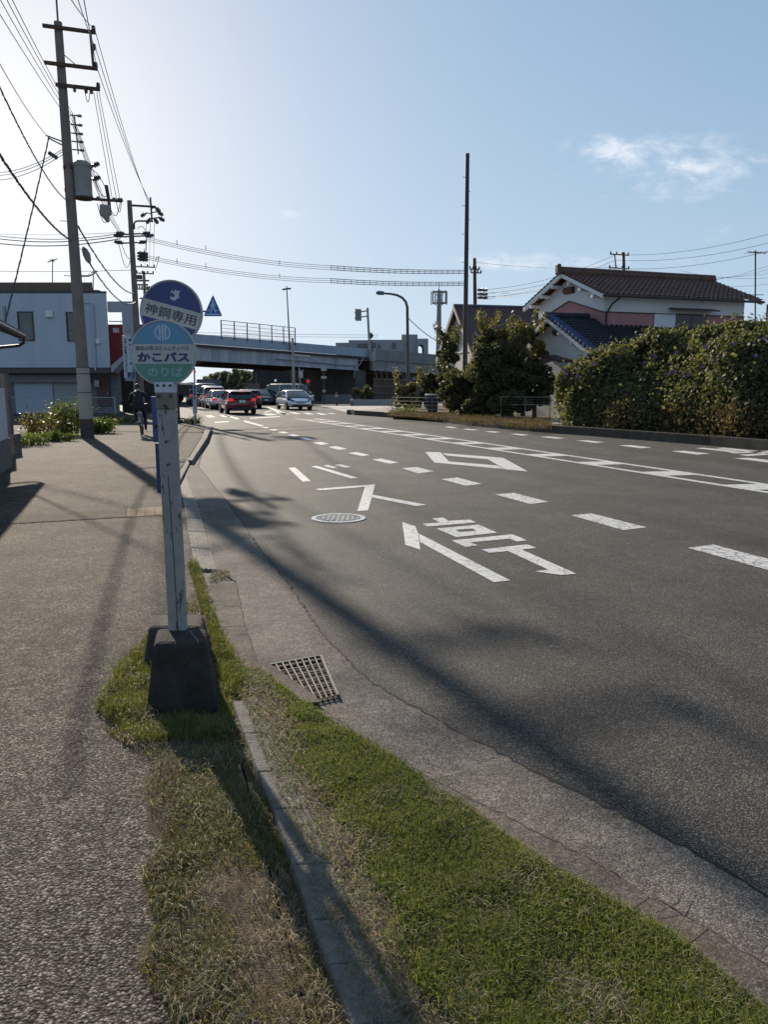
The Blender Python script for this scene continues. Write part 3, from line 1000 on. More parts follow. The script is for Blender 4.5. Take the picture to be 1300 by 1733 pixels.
def lawn(name, pxs, n, z0, m, lens, wid, seed, dens=None, leanr=(.3, .95), zf=None):
    rng = np.random.default_rng(seed)
    poly = [tuple(G(x, y, z0)[:2]) for x, y in pxs]
    x, y = sample(poly, n, rng)
    keep = rng.random(len(x)) < (dens(x, y) if dens else 1)
    x, y = x[keep], y[keep]
    cl = vnoise(x, y, 9, seed)
    L = rng.uniform(*lens, len(x)) * (.55 + .9 * cl)
    v, q, t = blades(x, y, np.full(len(x), z0) + (zf(x, y) if zf else 0), L, rng.uniform(*wid, len(x)), rng.uniform(*leanr, len(x)), rng)
    return tag(np_mixed(name, v, q, t, m), kind='stuff')


def ragged(pts, amp, seed):
    r_ = random.Random(seed); out = []
    for a, c in zip(pts, pts[1:] + pts[:1]):
        n = max(1, int((c - a).length / .05)); d = (c - a).normalized(); sd = Vector((-d.y, d.x, 0))
        for i in range(n):
            q = a.lerp(c, i / n); out.append(q + sd * amp * 2 * (float(vnoise(np.array([q.x]), np.array([q.y]), 14, seed)[0]) - .5) * (1 if 0 < i else 0))
    return out


# soil sheets under the grass
VERGE = [(404, 1140), (440, 1140), (500, 1190), (600, 1255), (690, 1311), (800, 1383), (900, 1460), (1050, 1545), (1150, 1605), (1275, 1708), (1400, 1800),
         (1400, 2300), (760, 2300), (640, 1800), (612, 1733), (570, 1630), (535, 1545), (510, 1460), (478, 1368), (452, 1305), (428, 1240), (408, 1190)]
sb = MB(); sb.poly([G(x, y, .034) for x, y in VERGE])
tag(sb.build('verge_soil', soil), kind='structure')
DRY = [(355, 1000), (372, 1060), (392, 1130), (392, 1185), (412, 1240), (436, 1305), (462, 1368), (495, 1462), (526, 1555), (556, 1630), (597, 1733), (660, 1880), (660, 2300), (350, 2300),
       (300, 1800), (285, 1700), (235, 1640), (262, 1560), (240, 1480), (275, 1420), (240, 1345), (262, 1290), (180, 1240), (168, 1190), (205, 1140), (238, 1100), (262, 1060), (330, 1000), (318, 950), (335, 955)]
sb = MB(); sb.poly(ragged([G(x, y, .0149) for x, y in DRY], .035, 5))
tag(sb.build('worn_soil', mat('dry_soil', (.13, .098, .068), .95, col2=(.075, .058, .040), scale=16, bump=1., bscale=150, spec=.1)), kind='structure')

green = leaf_mat('green_grass', [(.07, .108, .018), (.118, .16, .027), (.165, .195, .042), (.21, .205, .065), (.25, .21, .10)], .48, .6, .25)
dry = leaf_mat('dry_grass', [(.07, .095, .016), (.11, .125, .024), (.15, .14, .036), (.20, .165, .06), (.26, .20, .10)], .4, .6, .2)
straw = leaf_mat('straw', [(.16, .12, .07), (.24, .19, .12), (.32, .26, .18)], .25, .7)


EX = np.array([[p_.x, p_.y] for p_ in L0])


def edge_dist(x, y):
    """distance from the left line of the edging kerb"""
    d = np.full(len(x), 9.)
    for a, c in zip(EX, EX[1:]):
        v = c - a; t_ = np.clip(((x - a[0]) * v[0] + (y - a[1]) * v[1]) / (v @ v), 0, 1)
        d = np.minimum(d, np.hypot(x - a[0] - t_ * v[0], y - a[1] - t_ * v[1]))
    return d


def mound(x, y): return .012 + .02 * vnoise(x, y, 5, 4)


lawn('verge_grass', VERGE, 420000, .032, green, (.016, .038), (.002, .0034), 21, zf=mound,
     dens=lambda x, y: np.clip(.25 + 1.5 * vnoise(x, y, 4, 8), .25, 1) * np.clip((edge_dist(x, y) - .11 - .12 * vnoise(x, y, 8, 2)) / .08, .05, 1))
lawn('dry_verge_grass', VERGE, 60000, .032, straw, (.022, .045), (.0015, .0025), 22, zf=mound, leanr=(.75, .99),
     dens=lambda x, y: np.clip(2.2 * vnoise(x, y, 6, 9) - .62 + 1.2 * (edge_dist(x, y) < .22), .06, 1))
lawn('thin_grass', DRY, 230000, .016, dry, (.016, .038), (.0018, .003), 23, leanr=(.5, .97),
     dens=lambda x, y: np.clip(2.4 * vnoise(x, y, 6, 10) - .45 - 1.1 * np.clip(-.55 - x, 0, 1), .06, 1))
lawn('dead_grass', DRY, 60000, .019, straw, (.03, .065), (.0014, .0024), 24, leanr=(.85, .995),
     dens=lambda x, y: np.clip(1.8 * vnoise(x, y, 7, 12) - .35, .1, 1))
lawn('block_grass', [(160, 1200), (200, 1130), (250, 1080), (262, 1130), (246, 1225), (372, 1222), (375, 1160), (352, 1060), (318, 960), (334, 955), (360, 1040), (400, 1120), (450, 1170), (392, 1195), (395, 1250), (230, 1260)],
     52000, .018, leaf_mat('tuft_grass', [(.06, .085, .012), (.11, .13, .02), (.17, .165, .035), (.22, .19, .06)], .45, .5), (.04, .085), (.002, .0034), 25, leanr=(.3, .85))
lawn('gutter_weeds', [(352, 985), (390, 978), (385, 965), (358, 968)], 900, .012, straw, (.02, .05), (.002, .003), 26, leanr=(.6, .95))
lawn('post_weeds', [(285, 1072), (300, 1068), (300, 1045), (285, 1050)], 60, .30, dry, (.05, .09), (.002, .003), 27, leanr=(.2, .6))


# loose stones standing proud of the pavement close to the camera
def pebbles():
    rng = np.random.default_rng(31)
    poly = [tuple(G(x, y, .014)[:2]) for x, y in [(-150, 1800), (300, 1800), (285, 1700), (250, 1480), (255, 1290), (175, 1200), (250, 1050), (40, 1050), (-60, 1200)]]
    x, y = sample(poly, 15000, rng); k = rng.random(len(x)) < np.clip((4.2 - y) / 1.8, .0, 1) ** 1.5; x, y = x[k], y[k]; n = len(x)
    r = rng.uniform(.0028, .0058, n)
    vs = []
    ang = np.linspace(0, 2 * math.pi, 6, endpoint=False)
    rot = rng.uniform(0, 2 * math.pi, n); asp = rng.uniform(.55, 1, n)
    top = []
    for sc, h in ((1, -.001), (.72, .62)):
        ring = []
        for a in ang:
            jit = rng.uniform(.75, 1.15, n)
            px, py = np.cos(a) * r * sc * jit, np.sin(a) * r * sc * asp * jit
            ring.append(np.stack([x + px * np.cos(rot) - py * np.sin(rot), y + px * np.sin(rot) + py * np.cos(rot), .014 + r * h * rng.uniform(.4, 1.0, n) * .6], 1))
        top.append(np.stack(ring, 1))
    v = np.concatenate(top, 1).reshape(-1, 3)
    i = np.arange(n)[:, None] * 12
    q = np.concatenate([i + np.array([[k, (k + 1) % 6, 6 + (k + 1) % 6, 6 + k]]) for k in range(6)] + [i + np.array([[6, 7, 8, 9]]), i + np.array([[6, 9, 10, 11]])])
    o = np_obj('pebbles', v, q, leaf_mat('pebble', [(.05, .04, .034), (.095, .078, .066), (.14, .117, .10), (.23, .195, .165)], 0, .8, .2))
    tag(o, kind='stuff')


pebbles()


def litter():
    lm = mat('fallen_leaf', (.36, .27, .17), .8, var=.3, scale=30)
    for i, (x, y, s, lab) in enumerate(((490, 1640, .020, 'largest pale dead leaf lying in the worn grass near the edging'), (345, 1641, .014, 'small pale dead leaf lying on the straw left of the largest leaf'),
                                      (460, 1519, .013, 'tiny cream leaf lying in the shadow line on the worn grass'), (408, 1720, .014, 'pale leaf curled at the nearest edge of the worn grass'),
                                      (248, 1425, .012, 'white leaf scrap lying on the aggregate pavement'), (267, 1274, .010, 'white scrap at the edge of the base block shadow'))):
        c = G(x, y, .04); b = MB(); n = 7; a0 = i * 1.3
        pts = []
        for k in range(n):
            u = k / (n - 1) * 2 - 1; w = (1 - u * u) * .42
            for sd in (-1, 0, 1):
                px, py, pz = u * s, sd * w * s, .004 + abs(sd) * .006 + u * u * .006
                pts.append(c + Vector((px * math.cos(a0) - py * math.sin(a0), px * math.sin(a0) + py * math.cos(a0), pz - .006)))
        fs = [(3 * k + j, 3 * k + j + 1, 3 * k + 4 + j, 3 * k + 3 + j) for k in range(n - 1) for j in (0, 1)]
        b.add(pts, fs); o = b.build('fallen_leaf', lm, None, loc=c, smooth='all'); tag(o, lab, 'leaf', 'fallen leaves by the edging')


litter()

# ------------------------------------------------------------------ utility poles
def insulator(mb, p, s=1., d=(0, 0, 1)):
    d = Vector(d).normalized(); p = Vector(p)
    pts, rs = [], []
    for h, r in ((0, .03), (.05, .03), (.06, .065), (.085, .03), (.10, .06), (.125, .03), (.14, .055), (.17, .02)):
        pts.append(p + d * h * s); rs.append(r * s)
    mb.tube(pts, rs, 8)


def sub_each(name, m, parent, fn, items, **kw):
    for it in items:
        b = MB(); fn(b, it); b.build(name, m, parent, **kw)


def near_pole():
    Y = 24.08
    base = G(148, 742); base.z = 0
    t = thing('utility_pole', 'tall concrete utility pole with grey transformer drum standing beside the weeds', 'utility pole', base)
    top = P(97.5, 38, Y)
    ax_ = lambda px, py: P(px, py, Y)
    at = lambda py: base.lerp(top, (P(148 - (740 - py) * .0715, py, Y).z) / top.z)
    b = MB(); b.tube([base - Vector((0, 0, .2)), top], [.19, .115], 18); b.build('shaft', pole_conc, t, smooth=True)
    b = MB(); a, c = at(708), at(622)
    b.tube([a, c], [.198, .188], 18); w = b.build('wrap', mat('wrap_sheet', (.30, .28, .27), .6, var=.12, scale=5), t, smooth=True)
    for py in (622.5, 633, 664):
        q = at(py); MB().tube([q - Vector((0, 0, .012)), q + Vector((0, 0, .012))], .199, 18).build('band', dark_steel, w)
    b = MB(); q = at(740); c = at(709)
    b.tube([q, c], [.200, .197], 18); b.build('base_sleeve', mat('dark_sleeve', (.055, .045, .042), .8, var=.3), t, smooth=True)
    b = MB(); b.tube([top, top + Vector((-.01, 0, 1.3))], .028, 8); b.build('top_rod', dark_steel, t)
    ends = []
    for (py, xl, xr) in ((51, 71, 161), (114, 74, 165), (149.5, 93, 169)):
        c = at(py) - ROAD * .16
        l, r_ = along(c, CROSS, xl), along(c, CROSS, xr)
        b = MB(); b.beam(l, r_, .075, .09); arm = b.build('crossarm', rusty, t); ends.append((l, r_))
        sub = MB(); insulator(sub, r_ - CROSS * .05, 1.1); sub.build('insulator', insul, arm)
        if py == 149.5:
            for u in (.42, .68, .8):
                sub = MB(); insulator(sub, l.lerp(r_, u), .9, (0, 0, -1)); sub.build('insulator', insul, arm)
    b = MB(); b.beam(ends[0][0].lerp(ends[0][1], .90), ends[1][0].lerp(ends[1][1], .92), .06, .06, up=(0, 1, 0)); up = b.build('upright', rusty, t)
    mid = ends[0][0].lerp(ends[0][1], .91).lerp(ends[1][0].lerp(ends[1][1], .93), .5)
    b = MB(); insulator(b, mid + CROSS * .05, 1.1); b.build('insulator', insul, up)
    b = MB(); b.tube([at(88), ends[1][0].lerp(ends[1][1], .62)], .014, 6); b.build('brace', dark_steel, t)
    # low voltage rack on the right of the shaft
    b = MB(); b.tube([at(198) + CROSS * .27, at(262) + CROSS * .30], .018, 8); rack = b.build('rack', rusty, t)
    for py in (196, 212, 227, 241, 255):
        b = MB(); p = at(py) + CROSS * .26; b.tube([p - CROSS * .12, p + CROSS * .10], [.02, .02], 6)
        insulator(b, p + CROSS * .06, .9, CROSS); b.build('insulator', insul, rack)
    # transformer drum
    cB, cT = ax_(141.5, 335), ax_(138.5, 279)
    cx = (cB + cT) / 2 - ROAD * .1
    h = (cT - cB).length / 2
    b = MB(); b.lathe([(.20, -h - .03), (.265, -h), (.265, -h + .05), (.25, -h + .06), (.25, h - .1), (.275, h - .09), (.275, h - .02), (.20, h + .06), (.06, h + .085)], cx, 28)
    dr = b.build('transformer', mat('transformer_grey', (.25, .235, .225), .6, .0, var=.12, scale=3), t, smooth=True)
    for z, s in ((h - .05, .5), (h - .42, .42)):
        b = MB(); p = cx + CROSS * .26 + Vector((0, 0, z)); insulator(b, p, 1.5, CROSS + Vector((0, 0, s))); b.build('bushing', insul, dr)
    b = MB(); b.lathe([(.24, 0), (.262, .0), (.262, .04), (.24, .04)], cx + Vector((0, 0, -h - .06)), 24); b.build('foot_ring', rusty, dr)
    for z in (h - .15, -h + .15): MB().beam(cx + Vector((0, 0, z)) - CROSS * .20, cx + Vector((0, 0, z)) - CROSS * .52, .2, .09).build('hanger', rusty, dr)
    c = at(338) - ROAD * .05
    l, r_ = along(c, CROSS, 124), along(c, CROSS, 206)
    b = MB(); b.beam(l, r_, .07, .07); arm = b.build('crossarm', rusty, t)
    for u in (.5, .84, .93, .985):
        b = MB(); insulator(b, l.lerp(r_, u) - Vector((0, 0, .02)), .9, ROAD * -1 + Vector((0, 0, .4))); b.build('insulator', insul, arm)
    b = MB(); p = l.lerp(r_, .72); b.tube([p + Vector((-.05, 0, .42)), p + Vector((0, 0, .05)), p + Vector((.03, 0, -.42))], [.055, .05, .04], 10)
    sw_ = b.build('switch', dark_steel, arm)
    b = MB(); q = p + Vector((-.02, 0, -.30)); b.box(q - CROSS * .10, (.26, .2, .30), .6); b.tube([q - CROSS * .12 - Vector((0, 0, .1)), q - CROSS * .02 - Vector((0, 0, .32))], [.12, .05], 8)
    b.build('switch_box', mat('switch_grey', (.26, .245, .235), .6, var=.2), sw_)
    for i, (x0, y0, x1, y1, s) in enumerate(((152, 285, 180, 322, -.12), (158, 300, 184, 330, .25), (164, 345, 183, 368, .32), (186, 352, 203, 343, .3), (196, 340, 205, 343, .3), (142, 150, 152, 152, .35))):
        a, c = ax_(x0, y0), ax_(x1, y1); b = MB()
        b.tube([a.lerp(c, k / 8) - Vector((0, 0, s * math.sin(math.pi * k / 8))) for k in range(9)], .011, 5); b.build('jumper_wire', cable_black, t)
    for i in range(9):
        p = at(640 - i * 40 if i < 3 else 700 - i * 46); sd = -1 if i % 2 else 1
        if i > 2:
            b = MB(); b.tube([p, p + CROSS * sd * .34], .010, 6); b.build('step_bolt', dark_steel, t)
    b = MB(); p = at(245); b.tube([p, p - CROSS * .55 + Vector((0, 0, .16))], .02, 6); b.tube([p - Vector((0, 0, .12)), p - CROSS * .5 + Vector((0, 0, .10))], .02, 6); b.build('guy_bracket', dark_steel, t)
    b = MB(); p = ax_(146, 431); b.tube([ax_(140, 418), ax_(142.5, 423), p, ax_(149, 440), ax_(151.5, 446)], [.03, .085, .11, .085, .03], 10); b.build('cable_joint', mat('joint_grey', (.20, .20, .20), .6), t, smooth=True)
    b = MB(); p = at(470); b.tube([p, ax_(150, 467), ax_(158, 463)], .03, 6); b.build('lamp_bracket', steel, t)
    return at


near_at = near_pole()


def simple_pole(label, base_px, top_px, Y, arms, r=(.17, .10), m=pole_conc, extra=None):
    base = P(base_px[0], base_px[1], Y); base.z = 0
    top = P(top_px[0], top_px[1], Y)
    t = thing('utility_pole', label, 'utility pole', base)
    b = MB(); b.tube([base - Vector((0, 0, .1)), top], list(r), 14); b.build('shaft', m, t, smooth=True)
    for py, xl, xr in arms:
        c = base.lerp(top, (P(top_px[0], py, Y).z) / top.z) - ROAD * .15
        l, r_ = along(c, CROSS, xl), along(c, CROSS, xr)
        b = MB(); b.beam(l, r_, .09, .10); arm = b.build('crossarm', rusty, t)
        for u in (.04, .35, .65, .96):
            b = MB(); insulator(b, l.lerp(r_, u), 1.5); b.build('insulator', insul, arm)
    if extra: extra(t)
    return t


def pole2(t):
    Y = 45.
    b = MB(); b.beam(P(220, 347.5, Y), P(263, 350, Y), .09, .10); b.build('crossarm', rusty, t)
    b = MB(); b.tube([P(227, 388, Y), P(226.5, 379, Y), P(228, 375.5, Y), P(232, 374, Y), P(256, 374, Y)], .05, 8); b.build('crossarm', rusty, t)
    b = MB(); b.tube([P(254, 334, Y), P(257, 376, Y)], .05, 8); up = b.build('upright', rusty, t)
    for x, y, dx in ((262, 351, .5), (266, 358, .6), (247, 360, -.6), (268, 368, .7), (254, 369, -.3), (260, 369, .3)):
        b = MB(); b.tube([P(256, y + 2, Y), P(x, y, Y)], .03, 6); insulator(b, P(x, y, Y), 2.2, (dx, 0, -.4)); b.build('insulator', insul, up)
    for y, xl, xr in ((411, 201, 240), (396, 204, 246), (400, 200, 252)):
        b = MB(); b.beam(P(xl, y + 1, Y), P(xr, y - 1, Y), .06, .07); a = b.build('crossarm', rusty, t)
        for x in (xl + 2, xl + 7, xr - 7, xr - 2):
            b = MB(); insulator(b, P(x, y, Y - .1), 2., (1 if x > 225 else -1, 0, .2)); b.build('insulator', insul, a)
    for y in (428, 433, 438):
        b = MB(); insulator(b, P(232, y, Y - .2), 2.2, (1, 0, -.15)); insulator(b, P(239, y + .5, Y - .2), 2.2, (1, 0, -.15)); b.build('insulator', insul, t)
    for (x0, y0, x1, y1, s) in ((205, 412, 228, 420, .7), (200, 410, 222, 432, 1.0), (248, 400, 243, 420, .5), (262, 442, 262, 458, -.5), (232, 388, 250, 398, -.3)):
        b = MB(); a, c = P(x0, y0, Y), P(x1, y1, Y)
        b.tube([a.lerp(c, k / 8) + Vector((.25 if x0 > 255 else 0, 0, -s)) * math.sin(math.pi * k / 8) for k in range(9)], .018, 5); b.build('jumper_wire', cable_black, t)
    b = MB(); b.tube([P(223, 420, Y), P(226, 470, Y), P(229, 560, Y)], .05, 8); b.build('conduit', dark_steel, t)


simple_pole('slim concrete utility pole with a bent bracket arm rising behind the round bus stop signs', (240, 700), (218.5, 339.5), 45, [], (.20, .13), extra=pole2)


def pole3(t):
    Y = 75.
    for y, xl, xr in ((475, 230, 252), (482, 228, 250), (505, 236, 252)):
        b = MB(); b.beam(P(xl, y, Y), P(xr, y, Y), .12, .14); b.build('crossarm', rusty, t)
    b = MB(); b.box(P(235, 469, Y - .3), (.5, .4, .35)); b.build('switch_box', dark_steel, t)
    for i in range(7):
        b = MB(); b.tube([P(232 + i * 4, 484, Y), P(232 + i * 4, 490, Y)], .07, 6); b.build('insulator', insul, t)


simple_pole('far utility pole with stacked crossarms seen just left of the navy bus sign', (252, 690), (243, 459), 75, [(452, 226, 262), (463, 230, 260), (490, 228, 262)], (.19, .12), extra=pole3)
simple_pole('far utility pole with six dark insulators behind the tall plain black mast', (806, 690), (803.5, 437), 70, [(456, 795, 812), (462, 797, 815)], (.22, .14), rusty,
            extra=lambda t: [(lambda b: (insulator(b, P(808, y, 69.6), 3, (1, 0, .1)), insulator(b, P(816, y + .5, 69.6), 3, (1, 0, .1)), b.build('insulator', insul, t)))(MB()) for y in (491, 498, 504)])
simple_pole('distant utility pole rising behind the ridge of the brown tiled house', (1061, 690), (1056, 427), 75, [(432, 1033, 1065), (455, 1031, 1066)], (.20, .13), rusty,
            extra=lambda t: (lambda b: (b.beam(P(1041, 430, 75), P(1043, 455, 75), .1, .1, up=(0, 1, 0)), b.build('upright', rusty, t)))(MB()))

# tall plain mast, cell tower, aerials
base = P(786.5, 690, 47); base.z = 0
t = thing('steel_mast', 'tall plain black mast standing alone among the shrubs across the road', 'mast', base)
b = MB(); b.tube([base, P(791.5, 263, 47)], [.155, .115], 14); b.build('shaft', mat('mast_black', (.030, .024, .022), .6), t, smooth=True)
b = MB(); q = P(791.5, 263, 47); b.tube([q, q + Vector((0, 0, .1))], .12, 14); b.build('cap', dark_steel, t)
for y in range(300, 470, 24):
    b = MB(); q = P(790 - (y - 300) * .015, y, 47); b.tube([q, q + Vector((.24 if (y // 24) % 2 else -.24, 0, 0))], .014, 6); b.build('step_bolt', dark_steel, t)


def cell_tower():
    Y = 120.
    base = P(742, 660, Y); base.z = 0
    t = thing('cell_tower', 'grey mobile phone mast with a ring of antennas beyond the gabled house', 'phone mast', base)
    g = mat('tower_grey', (.22, .23, .24), .6, .2)
    top = P(743.5, 490, Y)
    b = MB(); b.tube([base, P(743.5, 495, Y)], [.5, .32], 12); b.build('shaft', g, t, smooth=True)
    b = MB(); b.tube([top - Vector((0, 0, .4)), P(743.5, 478, Y)], .05, 6); b.build('lightning_rod', dark_steel, t)
    for y in (494, 513):
        c = P(743.5, y, Y); b = MB()
        n = 20
        b.tube([c + Vector((math.cos(a) * 1.1, math.sin(a) * 1.1, 0)) for a in [2 * math.pi * k / n for k in range(n + 1)]], .06, 6)
        for k in range(6):
            a = math.pi * k / 3; b.tube([c, c + Vector((math.cos(a) * 1.1, math.sin(a) * 1.1, 0))], .05, 6)
        b.build('ring', g, t)
    for k in range(7):
        a = 2 * math.pi * k / 7 + .2; c = P(743.5, 504, Y) + Vector((math.cos(a) * 1.2, math.sin(a) * 1.2, 0))
        b = MB(); b.box(c, (.16, .16, 2.0), a); b.build('antenna', g, t, bevel=.03)
    for sd in (-1, 1):
        b = MB(); c = P(743.5, 494, Y); b.tube([c + Vector((sd * .9, -.3, 0)), c + Vector((-sd * .9, -.3, -1.8))], .04, 6); b.build('brace', g, t)
    b = MB(); c = P(741.5, 575, Y); b.tube([c, c + Vector((0, 0, 7.5))], .06, 6)
    for k in range(16): b.beam(c + Vector((0, 0, k * .48)), c + Vector((.4, 0, k * .48)), .05, .05)
    b.build('ladder', g, t)


cell_tower()


def aerial(label, px, ytop, ybase, Y, kind=0):
    base = P(px, ybase, Y); t = thing('aerial', label, 'aerial', base)
    b = MB(); b.tube([base, P(px + .5, ytop, Y)], .03, 8); b.build('rod', dark_steel, t)
    b = MB(); q = P(px, ytop + 3, Y)
    if kind == 0:
        b.tube([q - Vector((.35, .1, 0)), q + Vector((.55, .2, .0))], .02, 6)
        for k in range(6): b.tube([q + Vector((-.3 + k * .16, -.25, 0)), q + Vector((-.3 + k * .16, .35, 0))], .012, 5)
    else:
        b.tube([q - Vector((.3, 0, .1)), q + Vector((.3, 0, .1))], .03, 6); b.tube([q - Vector((0, .3, 0)), q + Vector((0, .3, 0))], .03, 6)
    b.build('antenna', dark_steel, t)
    if kind == 0:
        q = P(px, ytop + 75, Y)
        b = MB(); b.tube([q - Vector((.5, 0, 0)), q + Vector((.35, 0, 0))], .016, 6); b.build('arm', dark_steel, t)
        for sd in (-1, 1):
            b = MB(); b.tube([base + Vector((sd * .28, 0, -.1)), base + Vector((0, 0, .75))], .016, 6); b.build('leg', dark_steel, t)


aerial('thin television aerial on a tripod at the right edge above the hedge', 1279, 424, 567, 33)
b = MB(); base = P(1296, 590, 50); t = thing('steel_post', 'lattice post cut by the right edge of the view beyond the hedge', 'post', base)
b.tube([base, P(1300, 515, 50)], .06, 8)
for k in range(10): b.tube([P(1296.5 + k * .4, 585 - k * 7, 49.9), P(1299.5 + k * .4, 581 - k * 7, 49.9)], .02, 5)
b.build('shaft', dark_steel, t)

# ------------------------------------------------------------------ wires
def wire(p0, p1, sag, r, label, group, name='power_line', n=18, twist=0):
    p0, p1 = Vector(p0), Vector(p1)
    f = lambda u: p0.lerp(p1, u) - Vector((0, 0, 4 * sag * u * (1 - u)))
    b = MB(); b.tube([f(i / n) for i in range(n + 1)], r, 6)
    if twist:
        m_ = int(n * twist)
        for ph in (0, 2.1):
            b.tube([f(i / m_) + Vector((math.cos(i * .9 + ph), 0, math.sin(i * .9 + ph))) * r * 1.0 for i in range(m_ + 1)], r * .5, 5)
    o = b.build(name, cable_black, None, loc=p0, smooth=True)
    return tag(o, label, 'wire', group)


Y1, Yb = 24.08, 45.
g = 'high wires along the left pavement'
for i, (x0, xm, ym, xe, ye) in enumerate(((124, 160, 50, 251, 343), (133, 162, 84, 254, 346), (142, 164, 116, 258, 349))):
    lab = 'one of three thin high wires between the tops of the two nearest utility poles'
    wire(P(xm, ym, Y1 + .6), P(xe, ye, Yb), .35, .011, lab, g)
    far = P(xm, ym, Y1 + .6)
    d = (P(x0, -4, 14) - far)
    wire(far, far + d * 1.6, .1, .009, 'one of three thin high wires leaving the view at the top above the transformer pole', g)
for i, (x0, x1) in enumerate(((158, 190), (163, 197), (167, 203))):
    wire(P(x0, 156, Y1 + .4), P(x1, 339, Y1 + .6), .02, .009, 'one of three thin drop wires hanging from the third crossarm to the transformer arm', 'drop wires on the transformer pole')
g = 'low voltage wires on the left'
for i, (x0, y0, ym, xe, ye) in enumerate(((0, 22, 213, 204, 396), (2, 0, 205, 206, 399), (13, 0, 197, 210, 402), (22, 0, 190, 214, 405))):
    p = near_at(ym) + CROSS * .2
    wire(p, p + (P(x0, y0, 13.5) - p) * 1.15, .08, .008, 'one of four parallel low wires from the transformer pole to the top left corner', g)
    wire(p, P(xe, ye, Yb), .5, .011, 'one of four slack low wires from the transformer pole rack to the bent bracket pole', g)
wire(P(82, 233, 21), P(-4, 103, 13), .1, .008, 'single thin wire crossing from the left edge to the guy bracket', 'single wires')
wire(near_at(345) - CROSS * .1 - ROAD * .15, P(-4, 142, 12.5), .25, .012, 'upper twisted black cable bundle slanting down from the left edge', 'twisted cable bundles', 'cable_bundle', 24, 5)
wire(near_at(412) - CROSS * .05 - ROAD * .2, P(-4, 258, 12.5), .2, .019, 'thickest twisted black cable bundle slanting down from the left edge', 'twisted cable bundles', 'cable_bundle', 24, 5)
wire(near_at(385) + CROSS * .15, P(228, 497, Yb), .5, .022, 'upper black cable sloping down from the transformer pole to the bent bracket pole', 'sloping cables', 'cable_bundle', 20, 4)
wire(P(151, 445, Y1), P(230, 510, Yb), .55, .020, 'black cable with a bulging joint sloping down to the bent bracket pole', 'sloping cables', 'cable_bundle', 20, 4)
wire(P(82, 233, 21), P(8, 545, 17.5), .05, .016, 'taut twisted stay cable running down to the left from the guy bracket', 'stays', 'stay_cable', 20, 4)
for y0, y1 in ((292, 255), (297, 259), (305, 264)):
    wire(P(-4, y0, 30), near_at(y1) - CROSS * .1, .15, .010, 'one of three short thin wires reaching the transformer pole from the left edge', 'short wires from the left edge')
b = MB(); p = P(89, 263, 25.5); b.tube([p - Vector((.12, 0, -.08)), p + Vector((.12, 0, -.08))], [.06, .06], 8); tag(b.build('wire_spacer', dark_steel, None, loc=p), 'small dark spacer clamped on three short wires left of the transformer pole', 'wire spacer')
for y0, y1, rr_ in ((399, 395, .02), (404, 399, .026), (412, 404, .028)):
    wire(P(-4, y0, 46), P(203, y1, Yb), .25, rr_, 'one of three thick level wires from the left edge to the bent bracket pole', 'level wires on the left')
wire(P(-4, 459, 50), P(225, 457, Yb), .05, .014, 'single thin level wire just above the flat roofed building', 'single wires')
wire(P(-4, 396, 60), P(210, 393, 46), .1, .012, 'faintest level wire above the three thick level wires', 'single wires')
# lines from the second pole across the road, with rungs on the sleeved part
g = 'wires crossing above the road'


def cross_lines(y0, ys, y1, lab):
    for k in (0, 1, 2):
        a, m_, c = P(246, y0 + k * 3, Yb), P(560, ys + (k - 1) * 3.4, 54), P(786, y1 + (k - 1) * 2.8, 60)
        u = (m_.x - a.x) / (c.x - a.x)
        wire(a, m_, .28, .013, lab + ', thin part', g)
        wire(m_, c, .10, .024, lab + ', sleeved part', g)
    b = MB(); b2 = MB()
    n = 22
    for i in range(n + 1):
        u = i / n
        m_, c = P(560, ys, 54), P(786, y1, 60)
        q = m_.lerp(c, u) - Vector((0, 0, .4 * u * (1 - u)))
        b.beam(q - Vector((0, 0, .17)), q + Vector((0, 0, .15)), .03, .03, up=(0, 1, 0))
    o = b.build('wire_sleeve_rungs', cable_black, None, loc=P(560, ys, 54)); tag(o, lab.replace('one of three ', 'row of spacer rungs on ').replace(' from the bent bracket pole to the tall mast', ' by the tall mast'), 'wire spacers', g)
    for px, py in ((299, y0 + 9), (348, y0 + 17), (473, ys - 9)):
        b.__init__(); q = P(px, py, 48 + (px - 300) * .03); b.tube([q - Vector((0, 0, .16)), q + Vector((0, 0, .12))], .02, 6)
        o = b.build('wire_spacer', cable_black, None, loc=q)
        tag(o, f'small spacer on the {lab.split("wire")[0].replace("one of three ", "")}crossing wires {"above the navy sign" if px == 299 else "above the triangle sign" if px == 348 else "above the overpass fence"}', 'wire spacer', 'spacers on crossing wires')


cross_lines(401, 453, 460, 'one of three upper wires from the bent bracket pole to the tall mast')
cross_lines(432, 475, 480, 'one of three lower wires from the bent bracket pole to the tall mast')
for x0 in (247, 254, 261):
    wire(P(x0, 376, Yb), P(x0 - 2, 452, 75), .1, .012, 'one of three short wires between the bent bracket pole and far stacked pole', 'wires towards the far stacked pole')
for y in (567, 571):
    wire(P(300, y - 5, 140), P(640, y, 150), .1, .03, 'one of two faint far wires passing just above the overpass parapet', 'far wires over the bridge')
